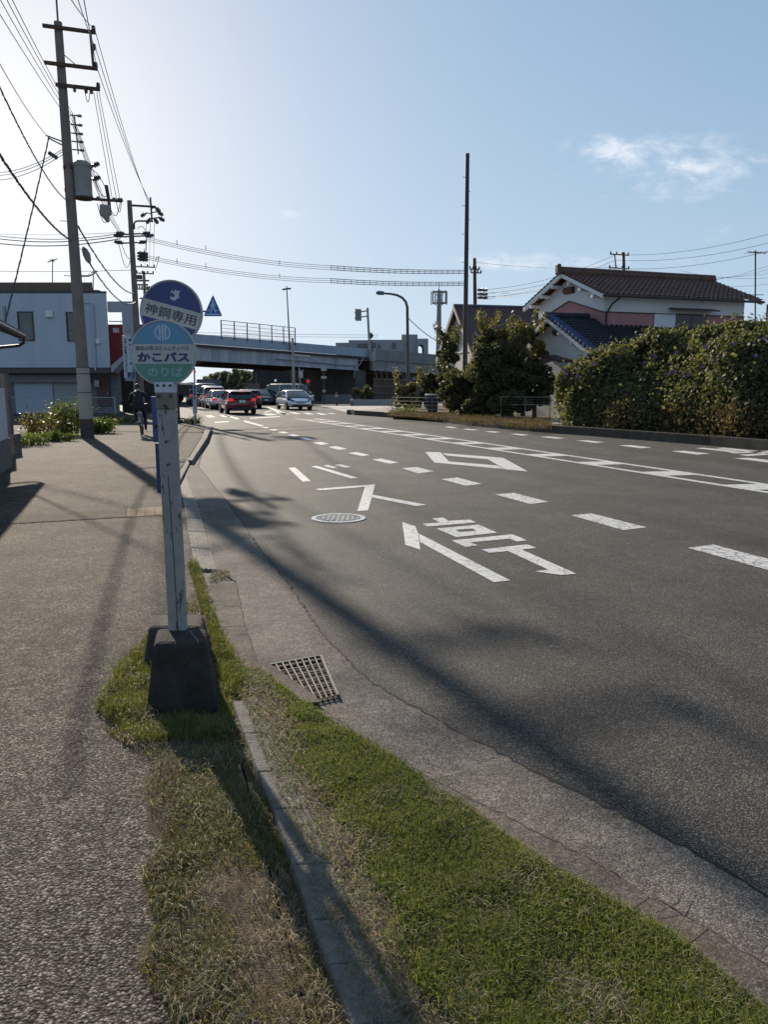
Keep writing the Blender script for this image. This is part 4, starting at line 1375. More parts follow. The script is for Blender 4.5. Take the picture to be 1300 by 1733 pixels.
# right side
g = 'wires above the house'
for ya, yb in ((491, 432), (497, 441), (503, 452)):
    wire(P(812, ya, 70), P(1040, yb, 75), .6, .016, 'one of three slack wires between the insulator pole and pole behind the roof', g)
for ya, yb in ((431, 395), (440, 410), (454, 424)):
    wire(P(1040, ya, 75), P(1306, yb, 60), .5, .018, 'one of three upper wires from the pole behind the roof to the right edge', g)
for ya, yb in ((495, 448), (488, 455), (478, 462), (472, 470), (492, 480)):
    wire(P(1150, ya - 15, 90), P(1306, yb, 80), .4, .014, 'one of five faint lower wires above the tiled roof at the right edge', g)
for ya, yb in ((494, 502), (500, 508), (506, 498)):
    wire(P(812, ya, 70), P(905, yb - 12, 60), .2, .014, 'one of three short wires between the insulator pole and the tiled house', g)
wire(P(805, 444, 70), P(1040, 452, 90), .3, .012, 'faintest wire just above the brown ridge left of the tiled house', 'single wires')
wire(P(691, 538, 46), P(742, 578, 48), .12, .022, 'short sagging cable from the curved street lamp to the bushes', 'single wires')
wire(P(1286, 548, 42), P(1306, 515, 38), .05, .016, 'short slanting wire at the right edge below the aerial', 'single wires')

# ------------------------------------------------------------------ flat roofed building on the left
def panel_mat(name, col, pitch, rough=.55):
    """profiled sheet cladding with upright joints and faint rain streaks"""
    m = mat(name, col, rough, var=.10, scale=1.2, streak=.15)
    N, L = nd(m); b = N['Principled BSDF']
    tc = N.new('ShaderNodeTexCoord'); w = N.new('ShaderNodeTexWave'); w.bands_direction = 'X'
    w.inputs['Scale'].default_value = pitch; w.inputs['Distortion'].default_value = 0
    L.new(tc.outputs['Object'], w.inputs['Vector'])
    bp = N.new('ShaderNodeBump'); bp.inputs['Strength'].default_value = .6; bp.inputs['Distance'].default_value = .03
    L.new(w.outputs[0], bp.inputs['Height']); L.new(bp.outputs[0], b.inputs['Normal'])
    return m


def left_building():
    Y = 45.
    X = lambda px: (px - 650) / 1300 * Y * 1.0
    W = lambda px, py, dy=0.: P(px, py, Y + dy)
    base = Vector((-24, 50, 0))
    t = thing('office_building', 'flat roofed blue grey two storey building with brown roof band on the left', 'building', base)
    clad = panel_mat('blue_grey_cladding', (.46, .49, .56), 1.6)
    brown = mat('brown_fascia', (.16, .10, .075), .8, var=.15)
    dim = mat('dim_plaster', (.16, .16, .17), .85, var=.2)
    xl, xr = -42., W(183, 560)[0]
    z0, z1 = W(100, 622).z, W(100, 496).z
    SK = Vector((-4.9, 12, 0))                           # depth of the block, turned with the street
    qd = lambda x0, x1, y, za, zb_, dep=SK: MB().prism([(x0, y, za), (x1, y, za), (x1, y, zb_), (x0, y, zb_)], dep)
    wall = qd(xl, xr, Y, z0, z1).build('upper_wall', clad, t)
    qd(xl, xr + .03, Y - .03, z1, z1 + .1).build('coping', mat('dark_coping', (.05, .045, .045), .6), t)
    xb = W(148, 480)[0]
    qd(xl, xb, Y + .7, z1 + .1, z1 + .68, SK * .7).build('roof_band', brown, t)
    b = MB(); b.box((P(161, 490, Y + 3).x, Y + 3, z1 + .3), (.5, .5, .42)); b.build('roof_box', dim, t)
    b = MB(); b.box((W(107, 479)[0], Y + 2, z1 + .72), (.28, .28, .2)); b.build('roof_vent', dark_steel, t)
    fr = mat('window_frame_dark', (.045, .04, .04), .5)
    for x0, x1, y0, y1 in ((33, 54, 528, 576), (115, 130, 529, 577)):
        a, c = W(x0, y1), W(x1, y0); b = MB()
        w_, h_ = c.x - a.x, c.z - a.z; cx, cz = (a.x + c.x) / 2, (a.z + c.z) / 2
        for dx, dz, sx, sz in ((-w_ / 2, 0, .06, h_), (w_ / 2, 0, .06, h_), (0, h_ / 2, w_ + .06, .06), (0, -h_ / 2, w_ + .06, .06)):
            b.box((cx + dx, Y - .02, cz + dz), (sx, .08, sz))
        win = b.build('window', fr, t)
        b = MB(); b.box((cx, Y + .0, cz), (w_ - .06, .02, h_ - .06)); b.build('pane', mat('brown_glass', (.05, .045, .042), .12, var=.2, spec=.8), win)
        if x0 == 33:
            b = MB(); b.box((cx + .04, Y - .016, cz - .3), (.36, .012, .95)); b.build('reflected_blind', mat('blind', (.20, .19, .18), .6, var=.3, scale=5), win)
    b = MB(); a = W(84, 532); b.box((a.x, Y - .09, a.z), (.40, .18, .34)); b.build('vent_hood', white_paint, t, bevel=.02)
    b = MB(); a = W(166, 578); b.box((a.x, Y - .07, a.z), (.24, .14, .26)); b.build('meter_box', white_paint, t, bevel=.02)
    b = MB(); b.tube([W(155, 514, -.08), W(158, 560, -.08), W(161, 627, -.08)], .055, 10)
    b.build('downpipe', mat('pipe_blue_grey', (.40, .43, .50), .5, var=.06), t, smooth=True)
    b = MB(); b.tube([W(6, 518, -.08), W(7, 552, -.08)], .075, 10); b.build('flue', steel, t, smooth=True)
    # ground floor, set back under the upper wall
    qd(xl, xr, Y + 1.2, 0, z0 - .01, SK * .88).build('lower_wall', dim, t)
    b = MB(); b.box(((xl + xr) / 2, Y + .5, z0 - .17), (xr - xl - .1, .9, .30)); b.build('soffit_beam', mat('beam_brown', (.10, .08, .075), .8), t)
    b = MB(); b.box((W(70, 640)[0], Y + 1.0, z0 - .62), (W(150, 600)[0] - W(10, 600)[0], .4, .44)); b.build('shutter_box', mat('shutter_box_grey', (.22, .21, .22), .6), t)
    for x0, x1, mm in ((21, 86, mat('shutter_blue', (.38, .43, .52), .5, var=.06, scale=2)), (88, 131, mat('shutter_grey', (.30, .32, .33), .5, var=.06, scale=2))):
        a, c = W(x0, 649, 1.), W(x1, 649, 1.); b = MB(); hz = z0 - .86
        n = 22
        for k in range(n): b.box(((a.x + c.x) / 2, Y + 1.16 + (k % 2) * .012, hz * (k + .5) / n), (c.x - a.x, .04, hz / n))
        b.build('shutter', mm, t)
    b = MB(); a = W(174, 650, 1.1); b.box((a.x, a.y - .01, 1.3), (.75, .1, 1.7)); d = b.build('door', mat('red_brown_door', (.10, .045, .04), .6), t)
    b = MB(); b.box((a.x + .28, a.y - .09, 1.2), (.05, .06, .12)); b.build('handle', steel, d)
    b = MB(); a = W(171, 655, 1.); b.box((a.x - .2, a.y - .12, 1.75), (.28, .16, .42)); b.build('electric_meter', steel, t, bevel=.02)
    # stair wing: screen wall with an opening, red wall and sloping stringer behind it
    x0, x1, x2, x3 = xr, W(185.5, 560)[0], W(207, 560)[0], W(229, 560)[0]
    zt, zo, zs = W(200, 510).z, W(200, 528).z, W(200, 608).z
    wing = mat('wing_grey', (.37, .38, .43), .8, var=.08)
    b = MB()
    b.box(((x0 + x3) / 2 + .01, Y + .12, (zt + zo) / 2), (x3 - x0, .22, zt - zo)); b.build('wing_beam', wing, t)
    b = MB(); b.box(((x2 + x3) / 2, Y + .12, (zo + 1.9) / 2), (x3 - x2, .22, zo - 1.9)); b.build('wing_pier', wing, t)
    redw = mat('red_wall', (.22, .035, .035), .7, var=.12)
    zr = W(196, 549, 3).z * 1.0
    b = MB(); b.prism([(x1 - 1.6, Y + 3, zs - 1.2), (x3 - .3, Y + 3, zs + .2), (x3 - .3, Y + 3, zr), (x1 - 1.6, Y + 3, zr)], (0, .2, 0)); rw = b.build('red_wall', redw, t)
    b = MB(); a, c = P(190.5, 563, Y + 2.9), P(200, 555, Y + 2.9); b.box(((a.x + c.x) / 2, Y + 2.97, (a.z + c.z) / 2), (c.x - a.x, .05, c.z - a.z)); b.build('window', mat('bright_pane', (.55, .56, .58), .3), rw)
    b = MB(); b.tube([P(184, 544, Y + 2.9), P(210, 544, Y + 2.9)], .03, 6); b.build('handrail', dark_steel, t)
    b = MB(); b.prism([(x0 + .02, Y + .02, W(188, 631).z), (x0 + .02, Y + .02, W(188, 619).z), (x2 - .01, Y + .02, W(207, 600).z), (x2 - .01, Y + .02, W(207, 609).z)], (0, 1.2, 0)); b.build('stair_stringer', wing, t)
    b = MB(); b.box(((x0 + x3) / 2 - .3, Y + 3.6, 1.35), (x3 - x0 + .6, .3, 2.7)); b.build('stair_shade_wall', mat('stair_shade', (.05, .045, .045), .9), t)  # dark back wall, with the shade inside the stair put into its colour
    b = MB(); a = P(215, 558, Y); b.lathe([(.13, -.02), (.16, 0), (.13, .02)], a, 20, 'Y'); b.build('round_fitting', steel, t)
    return t


left_building()

# projecting sign board on the building's pier
a, c = P(206, 568, 44.3), P(224.5, 640, 44.3)
t = thing('sign_board', 'tall white projecting sign board with dark vertical writing beside the red stair wall', 'sign', Vector((a.x, 44.3, 0)))
b = MB(); b.box(((a.x + c.x) / 2, 44.35, (a.z + c.z) / 2), (c.x - a.x, .14, a.z - c.z)); b.build('board', mat('board_white', (.50, .52, .58), .5, var=.06), t, bevel=.02)
fx, up = Vector((1, 0, 0)), Vector((0, 0, 1))
for i, ch in enumerate('木造住宅耐震コンサルタント'):
    put_text(ch, .2, Vector((a.x + .17, 44.27, a.z - .20 - i * .147)), fx, up, ink, t, width=.15, height=.125, bold=.006)
for i, ch in enumerate('一級建築士事'):
    put_text(ch, .16, Vector((a.x + .44, 44.27, a.z - .24 - i * .26)), fx, up, ink, t, width=.13, height=.13, bold=.004)
b = MB(); b.box((a.x + .40, 44.275, c.z + .19), (.40, .012, .30)); b.build('panel', inkblue, t)
put_text('120', .1, Vector((a.x + .42, 44.262, c.z + .12)), fx, up, sign_white, t, width=.24, height=.09)
put_text('TEL', .1, Vector((a.x + .42, 44.262, c.z + .26)), fx, up, sign_white, t, width=.24, height=.08)
b = MB(); b.tube([P(224, 566, 44.4), P(226, 600, 44.4), P(228, 690, 44.4)], .05, 8); b.build('support_post', steel, t)
aerial('small cross shaped aerial standing on the flat roof on the left', 88, 438, 486, 49, 1)
aerial('second smaller aerial on the flat roof right of the transformer pole', 157, 459, 492, 49, 1)

# ------------------------------------------------------------------ house and wall at the left edge
def edge_house():
    up = Vector((0, 0, 1))
    E0 = G(17, 790); N0 = E0 - ROAD * 9
    t = thing('garden_wall', 'white plastered wall with dark grey footing cut by the left edge', 'wall', E0)
    zc, zf = P(15, 657, E0.y).z, P(15, 741, E0.y).z
    wl = lambda z0, z1, th, o=0.: [E0 + ROAD * o + up * z0 + CROSS * o, N0 + up * z0 + CROSS * o, N0 + up * z1 + CROSS * o, E0 + ROAD * o + up * z1 + CROSS * o]
    b = MB(); b.prism(wl(zf, zc, .2), CROSS * -.2); b.build('plaster', mat('wall_plaster', (.42, .43, .47), .85, var=.12, scale=2), t)
    b = MB(); b.prism(wl(0, zf, .2, .03), CROSS * -.26); b.build('footing', dark_concrete, t)
    b = MB(); e = E0 - ROAD * .35
    b.prism([e + up * zc, N0 + up * zc, N0 + up * (zc + .22), e + up * (zc + .22)], CROSS * -.3); b.build('capstone', mat('capstone', (.10, .10, .10), .9, var=.3), t, bevel=.03)
    c = P(12, 700, 17.6); c.z = 0
    t = thing('gate_pillar', 'dark rounded stone gate pillar behind the white wall at the left edge', 'pillar', c)
    b = MB(); h = P(12, 632, 17.6).z; b.tube([c, c + up * (h - .06), c + up * h], [.105, .10, .08], 14); b.build('shaft', mat('dark_stone', (.09, .09, .10), .9, var=.3), t, smooth=True)
    b = MB(); b.box(c + Vector((-.02, .0, .25)), (.42, .36, .5)); b.build('plinth', dark_concrete, t, bevel=.02)
    K = P(33, 566, 17.2); K0 = Vector((K.x, K.y, 0))
    t = thing('small_house', 'corner of a low house with tiled eaves and curled gutter at the left edge', 'house', K0 - CROSS * 3 - ROAD * 3)
    pl = mat('house_plaster', (.40, .41, .43), .85, var=.1)
    w0 = K0 - CROSS * .55 - ROAD * .45
    b = MB(); b.prism([w0, w0 - ROAD * 9, w0 - ROAD * 9 + up * (K.z + .05), w0 + up * (K.z + .05)], CROSS * -6); b.build('wall', pl, t)
    rise = -CROSS * 3.4 + up * 1.35
    b = MB(); b.prism([K, K - ROAD * 10, K - ROAD * 10 + rise, K + rise], up * -.1); rf = b.build('roof', mat('grey_tiles', (.13, .13, .14), .6, var=.2), t)
    b = MB()
    for k in range(30): b.tube([K - ROAD * (.06 + k * .33) + up * .03 + CROSS * .02, K - ROAD * (.06 + k * .33) + rise + up * .03], .055, 8)
    b.build('roof_tile_roll', MATS['grey_tiles'], rf)
    b = MB(); b.tube([K + up * -.04 + CROSS * .06 + ROAD * .1, K + up * -.04 + CROSS * .06 - ROAD * 10], .06, 8); b.build('rain_gutter', dark_steel, t)
    q = K + CROSS * .06 - up * .08
    b = MB(); b.tube([q, q - up * .10, q - CROSS * .10 - up * .16, w0 + up * (q.z - .24) + CROSS * .05, w0 + up * (q.z - .34) + CROSS * .05, w0 + CROSS * .05 + up * .2], .035, 8); b.build('downpipe', dark_steel, t)
    q = w0 + up * (K.z - .45) + CROSS * .09 - ROAD * .1; b = MB(); b.box(q, (.18, .2, .26), R(18)); b.build('meter_box', pl, t, bevel=.02)


edge_house()


def rail_fence(name, label, pts, h, rails, posts, m, mesh=0, r=.02, wires=0):
    """pipe fence along ground points"""
    t = thing(name, label, 'fence', pts[0].copy())
    a, c = pts
    up = Vector((0, 0, 1))
    for z in rails:
        b = MB(); b.tube([a + up * z, c + up * z], r, 8); b.build('rail', m, t)
    for k in range(posts):
        q = a.lerp(c, k / (posts - 1)); b = MB(); b.tube([q, q + up * h], r * 1.15, 8); b.build('post', m, t)
    if mesh:
        b = MB(); n = int((c - a).length / mesh)
        for k in range(n + 1):
            q = a.lerp(c, k / n); b.beam(q + up * .08, q + up * h, .006, .006)
        for k in range(int(h / mesh)): b.beam(a + up * (.1 + k * mesh), c + up * (.1 + k * mesh), .006, .006)
        b.build('wire_mesh', m, t)
    return t


fm = mat('fence_grey', (.38, .38, .38), .6, .3)
a, c = P(8, 700, 38), P(195, 700, 38); a.z = c.z = 0
rail_fence('mesh_fence', 'thin grey wire mesh fence standing before the building shutters', (a, c), 1.05, (1.04,), 5, fm, .12, .022)

# ------------------------------------------------------------------ overpass
def overpass():
    A, B = P(330, 565, 76), P(630, 591, 92)
    zA, zB = A.z, B.z
    d = (Vector((B.x, B.y, 0)) - Vector((A.x, A.y, 0))).normalized()
    sl = (zB - zA) / (Vector((B.x, B.y, 0)) - Vector((A.x, A.y, 0))).length
    nrm = Vector((-d.y, d.x, 0))                      # away from the camera
    L = (Vector((B.x, B.y, 0)) - Vector((A.x, A.y, 0))).length
    pt = lambda s, z, n=0.: Vector((A.x, A.y, zA)) + d * s + Vector((0, 0, s * sl + z)) + nrm * n
    base = pt(0, 0, 8); base.z = 0
    t = thing('overpass', 'grey blue road overpass crossing above the waiting cars', 'overpass', base)
    par = mat('parapet_blue_grey', (.30, .36, .45), .6, var=.12, scale=.7, streak=.2)
    gir = mat('girder_grey', (.36, .37, .42), .7, var=.38, scale=.9, streak=.25)
    und = mat('underside_shade', (.06, .055, .055), .9, var=.3)  # shade under the deck is put into this dark colour
    appr = mat('approach_concrete', (.22, .215, .22), .85, var=.2, scale=.8)
    s0, s1, s2 = -5.6, L + .1, L + 26
    Wd = 15.

    def slab(name, sa, sb, zt, zb, n0, n1, m, parent=None):
        b = MB(); b.add([pt(sa, zb, n0), pt(sb, zb, n0), pt(sb, zb, n1), pt(sa, zb, n1), pt(sa, zt, n0), pt(sb, zt, n0), pt(sb, zt, n1), pt(sa, zt, n1)],
                        [(3, 2, 1, 0), (4, 5, 6, 7), (0, 1, 5, 4), (1, 2, 6, 5), (2, 3, 7, 6), (3, 0, 4, 7)])
        return b.build(name, m, parent or t)
    slab('parapet', s0, s1, 0, -.92, 0, .2, par)
    slab('parapet', s0, s1, -.06, -.95, Wd - .2, Wd, par)
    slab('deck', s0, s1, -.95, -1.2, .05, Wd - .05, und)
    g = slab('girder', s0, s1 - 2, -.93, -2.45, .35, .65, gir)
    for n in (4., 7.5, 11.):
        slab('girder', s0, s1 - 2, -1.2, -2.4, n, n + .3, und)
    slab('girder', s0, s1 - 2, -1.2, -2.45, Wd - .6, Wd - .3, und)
    slab('flange', s0, s1 - 2, -2.45, -2.53, .1, .95, gir, g)
    for s in (2, 5.3, 8.6, 11.9, 15, 17.8):
        b = MB(); b.add([pt(s, -1.0, .28), pt(s + .12, -1.0, .28), pt(s + .12, -2.44, .28), pt(s, -2.44, .28), pt(s, -1.0, .36), pt(s + .12, -1.0, .36), pt(s + .12, -2.44, .36), pt(s, -2.44, .36)],
                        [(3, 2, 1, 0), (4, 5, 6, 7), (0, 1, 5, 4), (1, 2, 6, 5), (2, 3, 7, 6), (3, 0, 4, 7)]); b.build('stiffener', gir, g)
    b = MB(); b.tube([pt(9.5, -1.85, .1), pt(s1 - 3.5, -2.05, .1), pt(s1 - 2.2, -2.0, .0), pt(s1 - 1.6, -1.2, -.02), pt(s1 - 1.5, -.9, -.02)], .07, 8); b.build('drainpipe', steel, t)
    b = MB(); b.tube([pt(s1 - 2.6, -2.05, .08), pt(s1 - 2.7, -3.4, .3)], .07, 8); b.build('drainpipe', steel, t)
    b = MB(); b.tube([pt(12.0, -1.30, .25), pt(14.2, -1.33, .25)], .13, 8); b.build('lamp_tube', white_paint, t)
    # approach beyond the joint
    slab('parapet', s1 + .05, s2, .02, -1.25, -.12, .2, appr)
    slab('approach_wall', s1 + .06, s2, -1.24, -2.45, .1, .6, mat('approach_wall', (.27, .265, .27), .85, var=.2, scale=.8))
    slab('deck', s1 + .05, s2, -1.25, -2.3, .6, Wd - .3, und)
    b = MB(); b.beam(pt(s1 - .1, -1.4, -.2), pt(s1 - .1, .1, -.2), .5, .4, up=(0, 1, 0)); b.build('joint_post', gir, t)
    # piers
    pm = mat('pier_concrete', (.10, .095, .095), .9, var=.3, scale=.8)
    for sc, n0, n1, wdt in ((s1 - 1.2, .8, 13.5, 1.6), (s1 + 7, 1, 13.5, 1.4), (-3.5, 2, 13, 1.5)):
        b = MB(); zt = (zA + sc * sl) - 2.5
        c0, c1 = pt(sc, 0, n0), pt(sc, 0, n1); c0.z = c1.z = zt / 2
        b.beam(c0, c1, wdt, zt)
        b.build('pier', pm, t, bevel=.06)
    b = MB()                                            # flared pier cap showing left of the round sign
    b.prism([pt(-4.8, -2.55, 1), pt(1.5, -2.55, 1), pt(-2.6, -3.9, 1), pt(-4.8, -3.9, 1)], nrm * 12); b.build('pier_cap', mat('cap_orange_light', (.20, .12, .075), .8, var=.3), t)  # orange light on the cap is put into its colour
    b = MB()                                            # row of ribs beside the abutment
    for k in range(6): b.beam(pt(s1 + .6 + k * .9, -2.5, .3), pt(s1 + 1.5 + k * .9, -3.6, .9), .3, .3)
    b.build('bracket', mat('bracket_rust', (.17, .13, .10), .8, var=.3), t)
    # mesh fence on the parapet
    sA, sB = None, None
    for k in range(800):
        s = -5 + k * .05
        x = proj(pt(s, 0, .1))[0]
        if sA is None and x > 373: sA = s
        if sB is None and x > 498: sB = s
    mf = mat('mesh_brown', (.11, .075, .06), .7, .2)
    f = thing('mesh_fence', 'brown wire mesh fence with seven posts standing on the overpass parapet', 'fence', pt(sA, 0, .1))
    hh = 1.55
    for k in range(7):
        s = sA + (sB - sA) * k / 6
        b = MB(); b.beam(pt(s, -.3, -.04), pt(s, hh, -.04), .10, .10, up=(0, 1, 0)); b.build('post', mf, f)
    for z in (.06, .42, .78, 1.14, hh - .02):
        b = MB(); b.tube([pt(sA, z, -.04), pt(sB, z, -.04)], .022 if z < 1.5 else .035, 6); b.build('rail', mf, f)
    b = MB(); n = int((sB - sA) / .25)
    for k in range(n): s = sA + (sB - sA) * k / n; b.beam(pt(s, 0, -.04), pt(s, hh, -.04), .008, .008, up=(0, 1, 0))
    b.build('wire_mesh', mf, f)
    # posts standing at the bridge
    def s_at(px):
        lo, hi = -20., 60.
        for _ in range(50):
            m_ = (lo + hi) / 2
            if proj(pt(m_, 0, 0))[0] < px: lo = m_
            else: hi = m_
        return lo
    s = s_at(487); q = pt(s, -.9, -.35)
    tt = thing('lamp_post', 'slender pole with a small cross piece rising above the overpass mesh fence', 'pole', q)
    top = P(485, 484, q.y); b = MB(); b.tube([q, top], [.09, .05], 8); b.build('shaft', mat('pole_brown', (.14, .11, .10), .7), tt)
    b = MB(); c = P(485, 489, q.y); b.tube([c - Vector((.45, 0, .05)), c + Vector((.45, 0, .05))], .09, 8); b.build('cross_piece', dark_steel, tt)
    s = s_at(623.5); q = pt(s, -1.2, -.3)
    tt = thing('direction_sign', 'small square sign seen from behind on a bent pole at the overpass joint', 'road sign', q)
    st = mat('sign_back_grey', (.27, .27, .28), .5, .4)
    top = P(622, 521, q.y); b = MB(); b.tube([q, top], .13, 8); b.build('shaft', st, tt)
    for yy, y2 in ((526, 529), (535, 538)):
        b = MB(); b.tube([P(622, yy, q.y), P(600, y2, q.y - .3)], .07, 8); b.build('arm', st, tt)
    b = MB(); a, c = P(601, 543, q.y - .5), P(612, 523, q.y - .5); b.box((a + c) / 2, (c.x - a.x, .06, c.z - a.z), .5); pl = b.build('plate', mat('sign_back', (.20, .20, .21), .5, .3), tt)
    b = MB()
    for k in range(4): e = a.lerp(c, (k + .5) / 4); b.box(((a.x + c.x) / 2, q.y - .55, e.z), (c.x - a.x + .06, .05, .07), .5)
    b.build('stiffener', st, pl)
    q = pt(s_at(628), -.3, -.3)
    tt = thing('diamond_marker', 'small dark diamond shaped marker on a short post by the overpass joint', 'road sign', q)
    b = MB(); b.tube([q, P(627.8, 575, q.y)], .07, 8); b.build('shaft', dark_steel, tt)
    c = P(628, 568, q.y - .1); b = MB(); k = .42
    b.prism([c + Vector((0, 0, k)), c + Vector((k * .75, 0, 0)), c - Vector((0, 0, k)), c - Vector((k * .75, 0, 0))], (0, .05, 0)); b.build('plate', mat('diamond_dark', (.06, .06, .065), .5), tt)
    return pt, s1


opt, os1 = overpass()


# added dark wall for the deep shade, slatted screen and low walls beneath the overpass
def slab_thing(name, label, cat, x0, x1, ytop, Y0, Y1, thick, m, zb=0., extra=None):
    a, c = P(x0, ytop, Y0), P(x1, ytop, Y1)
    z = max(a.z, c.z)
    o = Vector((a.x, a.y, 0)); e = Vector((c.x, c.y, 0))
    b = MB(); u = Vector((0, 0, 1))
    nn = Vector((-(e - o).y, (e - o).x, 0)).normalized() * thick
    b.prism([o + u * zb, e + u * zb, e + u * c.z, o + u * a.z], nn)
    return b, o


b, o = slab_thing('underpass_wall', '', 'wall', 428, 572, 622, 118, 118, 3, None)
tag(b.build('underpass_wall', mat('underpass_shade', (.045, .043, .045), .95, var=.3, scale=.5), None, loc=o), 'added dark wall standing in for the deep shade beneath the overpass', 'wall')  # added wall, its near-black colour carries the darkness under the bridge
b, o = slab_thing('underpass_wall', '', 'wall', 445, 530, 658, 100, 100, .5, None)
tag(b.build('low_wall', mat('low_wall_grey', (.30, .29, .27), .9, var=.15), None, loc=o), 'long pale grey low wall behind the oncoming dark car', 'wall')
slat = mat('slatted_boards', (.15, .115, .095), .85, var=.3, scale=3, streak=.1)
b = MB(); a, c = P(632, 640, 84), P(760, 645, 90); u = Vector((0, 0, 1))
n = 60
for k in range(n):
    q = a.lerp(c, (k + .5) / n); b.box((q.x, q.y + (k % 3) * .02, q.z / 2 + .1 * ((k * 7) % 3) * .2), ((c - a).length / n - .05, .06, q.z))
o = Vector((a.x, a.y, 0))
t = thing('board_fence', 'weathered brown board fence in the shade right of the overpass pier', 'fence', o)
b.build('boards', slat, t)
b = MB()
for z in (.35, .65, .97): b.beam(Vector((a.x, a.y - .1, a.z * z)), Vector((c.x, c.y - .1, c.z * z)), .08, .16)
b.build('rail', slat, t)
b, o = slab_thing('low_wall', '', 'wall', 592, 700, 676, 66, 66, .25, None)
tag(b.build('low_wall', mat('pale_low_wall', (.30, .31, .33), .9, var=.15), None, loc=o), 'low pale kerb wall before the weeds under the overpass joint', 'wall')
b, o = slab_thing('barrier', '', 'fence', 545, 592, 668, 74, 72, .2, None)
tag(b.build('barrier_wall', mat('barrier_grey', (.16, .17, .19), .8, var=.2), None, loc=o), 'dull grey barrier panel at the foot of the overpass pier', 'barrier')
# pale strip of the side street and its pavement
sp_ = MB(); sp_.poly([G(540, 687, .01), G(720, 687, .01), G(720, 695, .01), G(592, 699, .01), G(560, 691, .01)])
tag(sp_.build('side_street', mat('side_street_pale', (.30, .29, .27), .8, var=.15, scale=.6)), kind='structure')


# traffic lights, bollards and posts near the junction
def signal_pole():
    base = P(498, 686, 66); base.z = 0
    t = thing('signal_pole', 'tall grey junction pole with control box and bent strut beneath the overpass', 'pole', base)
    g = mat('signal_grey', (.28, .28, .29), .5, .3)
    b = MB(); b.tube([base, P(495, 572, 66)], [.13, .09], 10); b.build('shaft', g, t, smooth=True)
    b = MB(); a = P(509, 634, 65.8); b.box(a, (.34, .25, .58)); b.build('control_box', mat('box_grey', (.42, .43, .45), .5), t, bevel=.02)
    b = MB(); b.tube([P(503, 690, 65.8), P(504, 660, 65.8), P(508, 648, 65.8), P(506, 622, 65.8)], .05, 8); b.build('strut', g, t)
    b = MB(); b.tube([P(506, 628, 65.8), P(514, 626, 65.8)], .04, 6); b.build('arm', g, t)


signal_pole()


def traffic_light(label, px, py, Y, lit):
    base = P(px, 685, Y); base.z = 0
    t = thing('traffic_light', label, 'traffic light', base)
    b = MB(); b.tube([base, P(px, py - 4, Y)], .06, 8); b.build('shaft', dark_steel, t)
    c = P(px + .5, py, Y - .15); b = MB(); b.box(c, (.34, .22, .62)); h = b.build('housing', dark_steel, t, bevel=.03)
    cols = {'r': (.9, .03, .02), 'w': (.6, .75, .8)}
    b = MB(); b.lathe([(.12, -.13), (.12, -.115)], c + Vector((0, 0, .12)), 14, 'Y'); b.build('lens', mat('lens_' + lit, cols[lit], .4, emit=.2), h)
    b = MB(); b.lathe([(.12, -.13), (.12, -.115)], c + Vector((0, 0, -.15)), 14, 'Y'); b.build('lens', mat('lens_off', (.03, .03, .03), .3), h)


traffic_light('red pedestrian traffic light on a thin post right of the oncoming silver car', 521, 648, 64, 'r')
traffic_light('traffic light with a pale lit lens in the shade beneath the overpass', 466, 646, 78, 'w')
for px, Y, lab in ((570, 66, 'reddish brown bollard nearest the silver car'), (596, 64, 'reddish brown bollard right of the taller one'), (549, 70, 'dark slim post with small plates beneath the overpass')):
    base = P(px, 700, Y); base.z = 0
    t = thing('bollard', lab, 'bollard', base)
    bm_ = mat('bollard_brown', (.16, .07, .045), .7, var=.25)
    h = 1.15 if px == 570 else .75 if px == 596 else 3.2
    b = MB(); b.lathe([(.10 if h < 2 else .06, 0), (.09 if h < 2 else .06, h - .1), (.05, h)], base, 12); b.build('shaft', bm_ if h < 2 else dark_steel, t, smooth=True)
    b = MB()
    if h < 2: b.lathe([(.105, h * .62), (.105, h * .78)], base, 12); b.build('reflective_band', mat('band_pale', (.5, .42, .35), .5), t)
    else:
        for z in (1.2, 2.4, 3.1): b.box(base + Vector((0, -.08, z)), (.5 if z > 2 else .3, .06, .22))
        b.build('plate', mat('plate_pale', (.36, .37, .38), .6), t)

# billboard
a, c = P(412, 668, 96), P(438.5, 648.5, 96)
t = thing('billboard', 'white billboard with purple writing behind the red car', 'billboard', Vector(((a.x + c.x) / 2, 96, 0)))
b = MB(); b.box(((a.x + c.x) / 2, 96.1, (a.z + c.z) / 2), (c.x - a.x, .15, c.z - a.z)); b.build('board', mat('billboard_white', (.50, .47, .50), .6, var=.08), t)
pur = mat('purple_ink', (.09, .035, .09), .6)
cx_ = (a.x + c.x) / 2 - .2; hh = c.z - a.z
put_text('家具インテリア', .3, Vector((cx_, 96.01, c.z - hh * .2)), fx, up, pur, t, width=1.5, height=.22, bold=.01)
put_text('ホームアート', .4, Vector((cx_, 96.01, c.z - hh * .52)), fx, up, pur, t, width=1.5, height=.36, bold=.012)
put_text('この先左折', .3, Vector((cx_, 96.01, c.z - hh * .85)), fx, up, mat('red_ink', (.28, .03, .06), .6), t, width=1.3, height=.22, bold=.01)
for dx in (-.7, .7):
    b = MB(); b.tube([((a.x + c.x) / 2 + dx, 96.3, 0), ((a.x + c.x) / 2 + dx, 96.3, c.z)], .06, 8); b.build('leg', dark_steel, t)
b = MB(); b.tube([P(434, 690, 90), P(434, 630, 90)], .07, 8); o = b.build('street_pole', steel, None, loc=P(434, 690, 90)); tag(o, 'thin pale pole standing just before the right side of the billboard', 'pole')

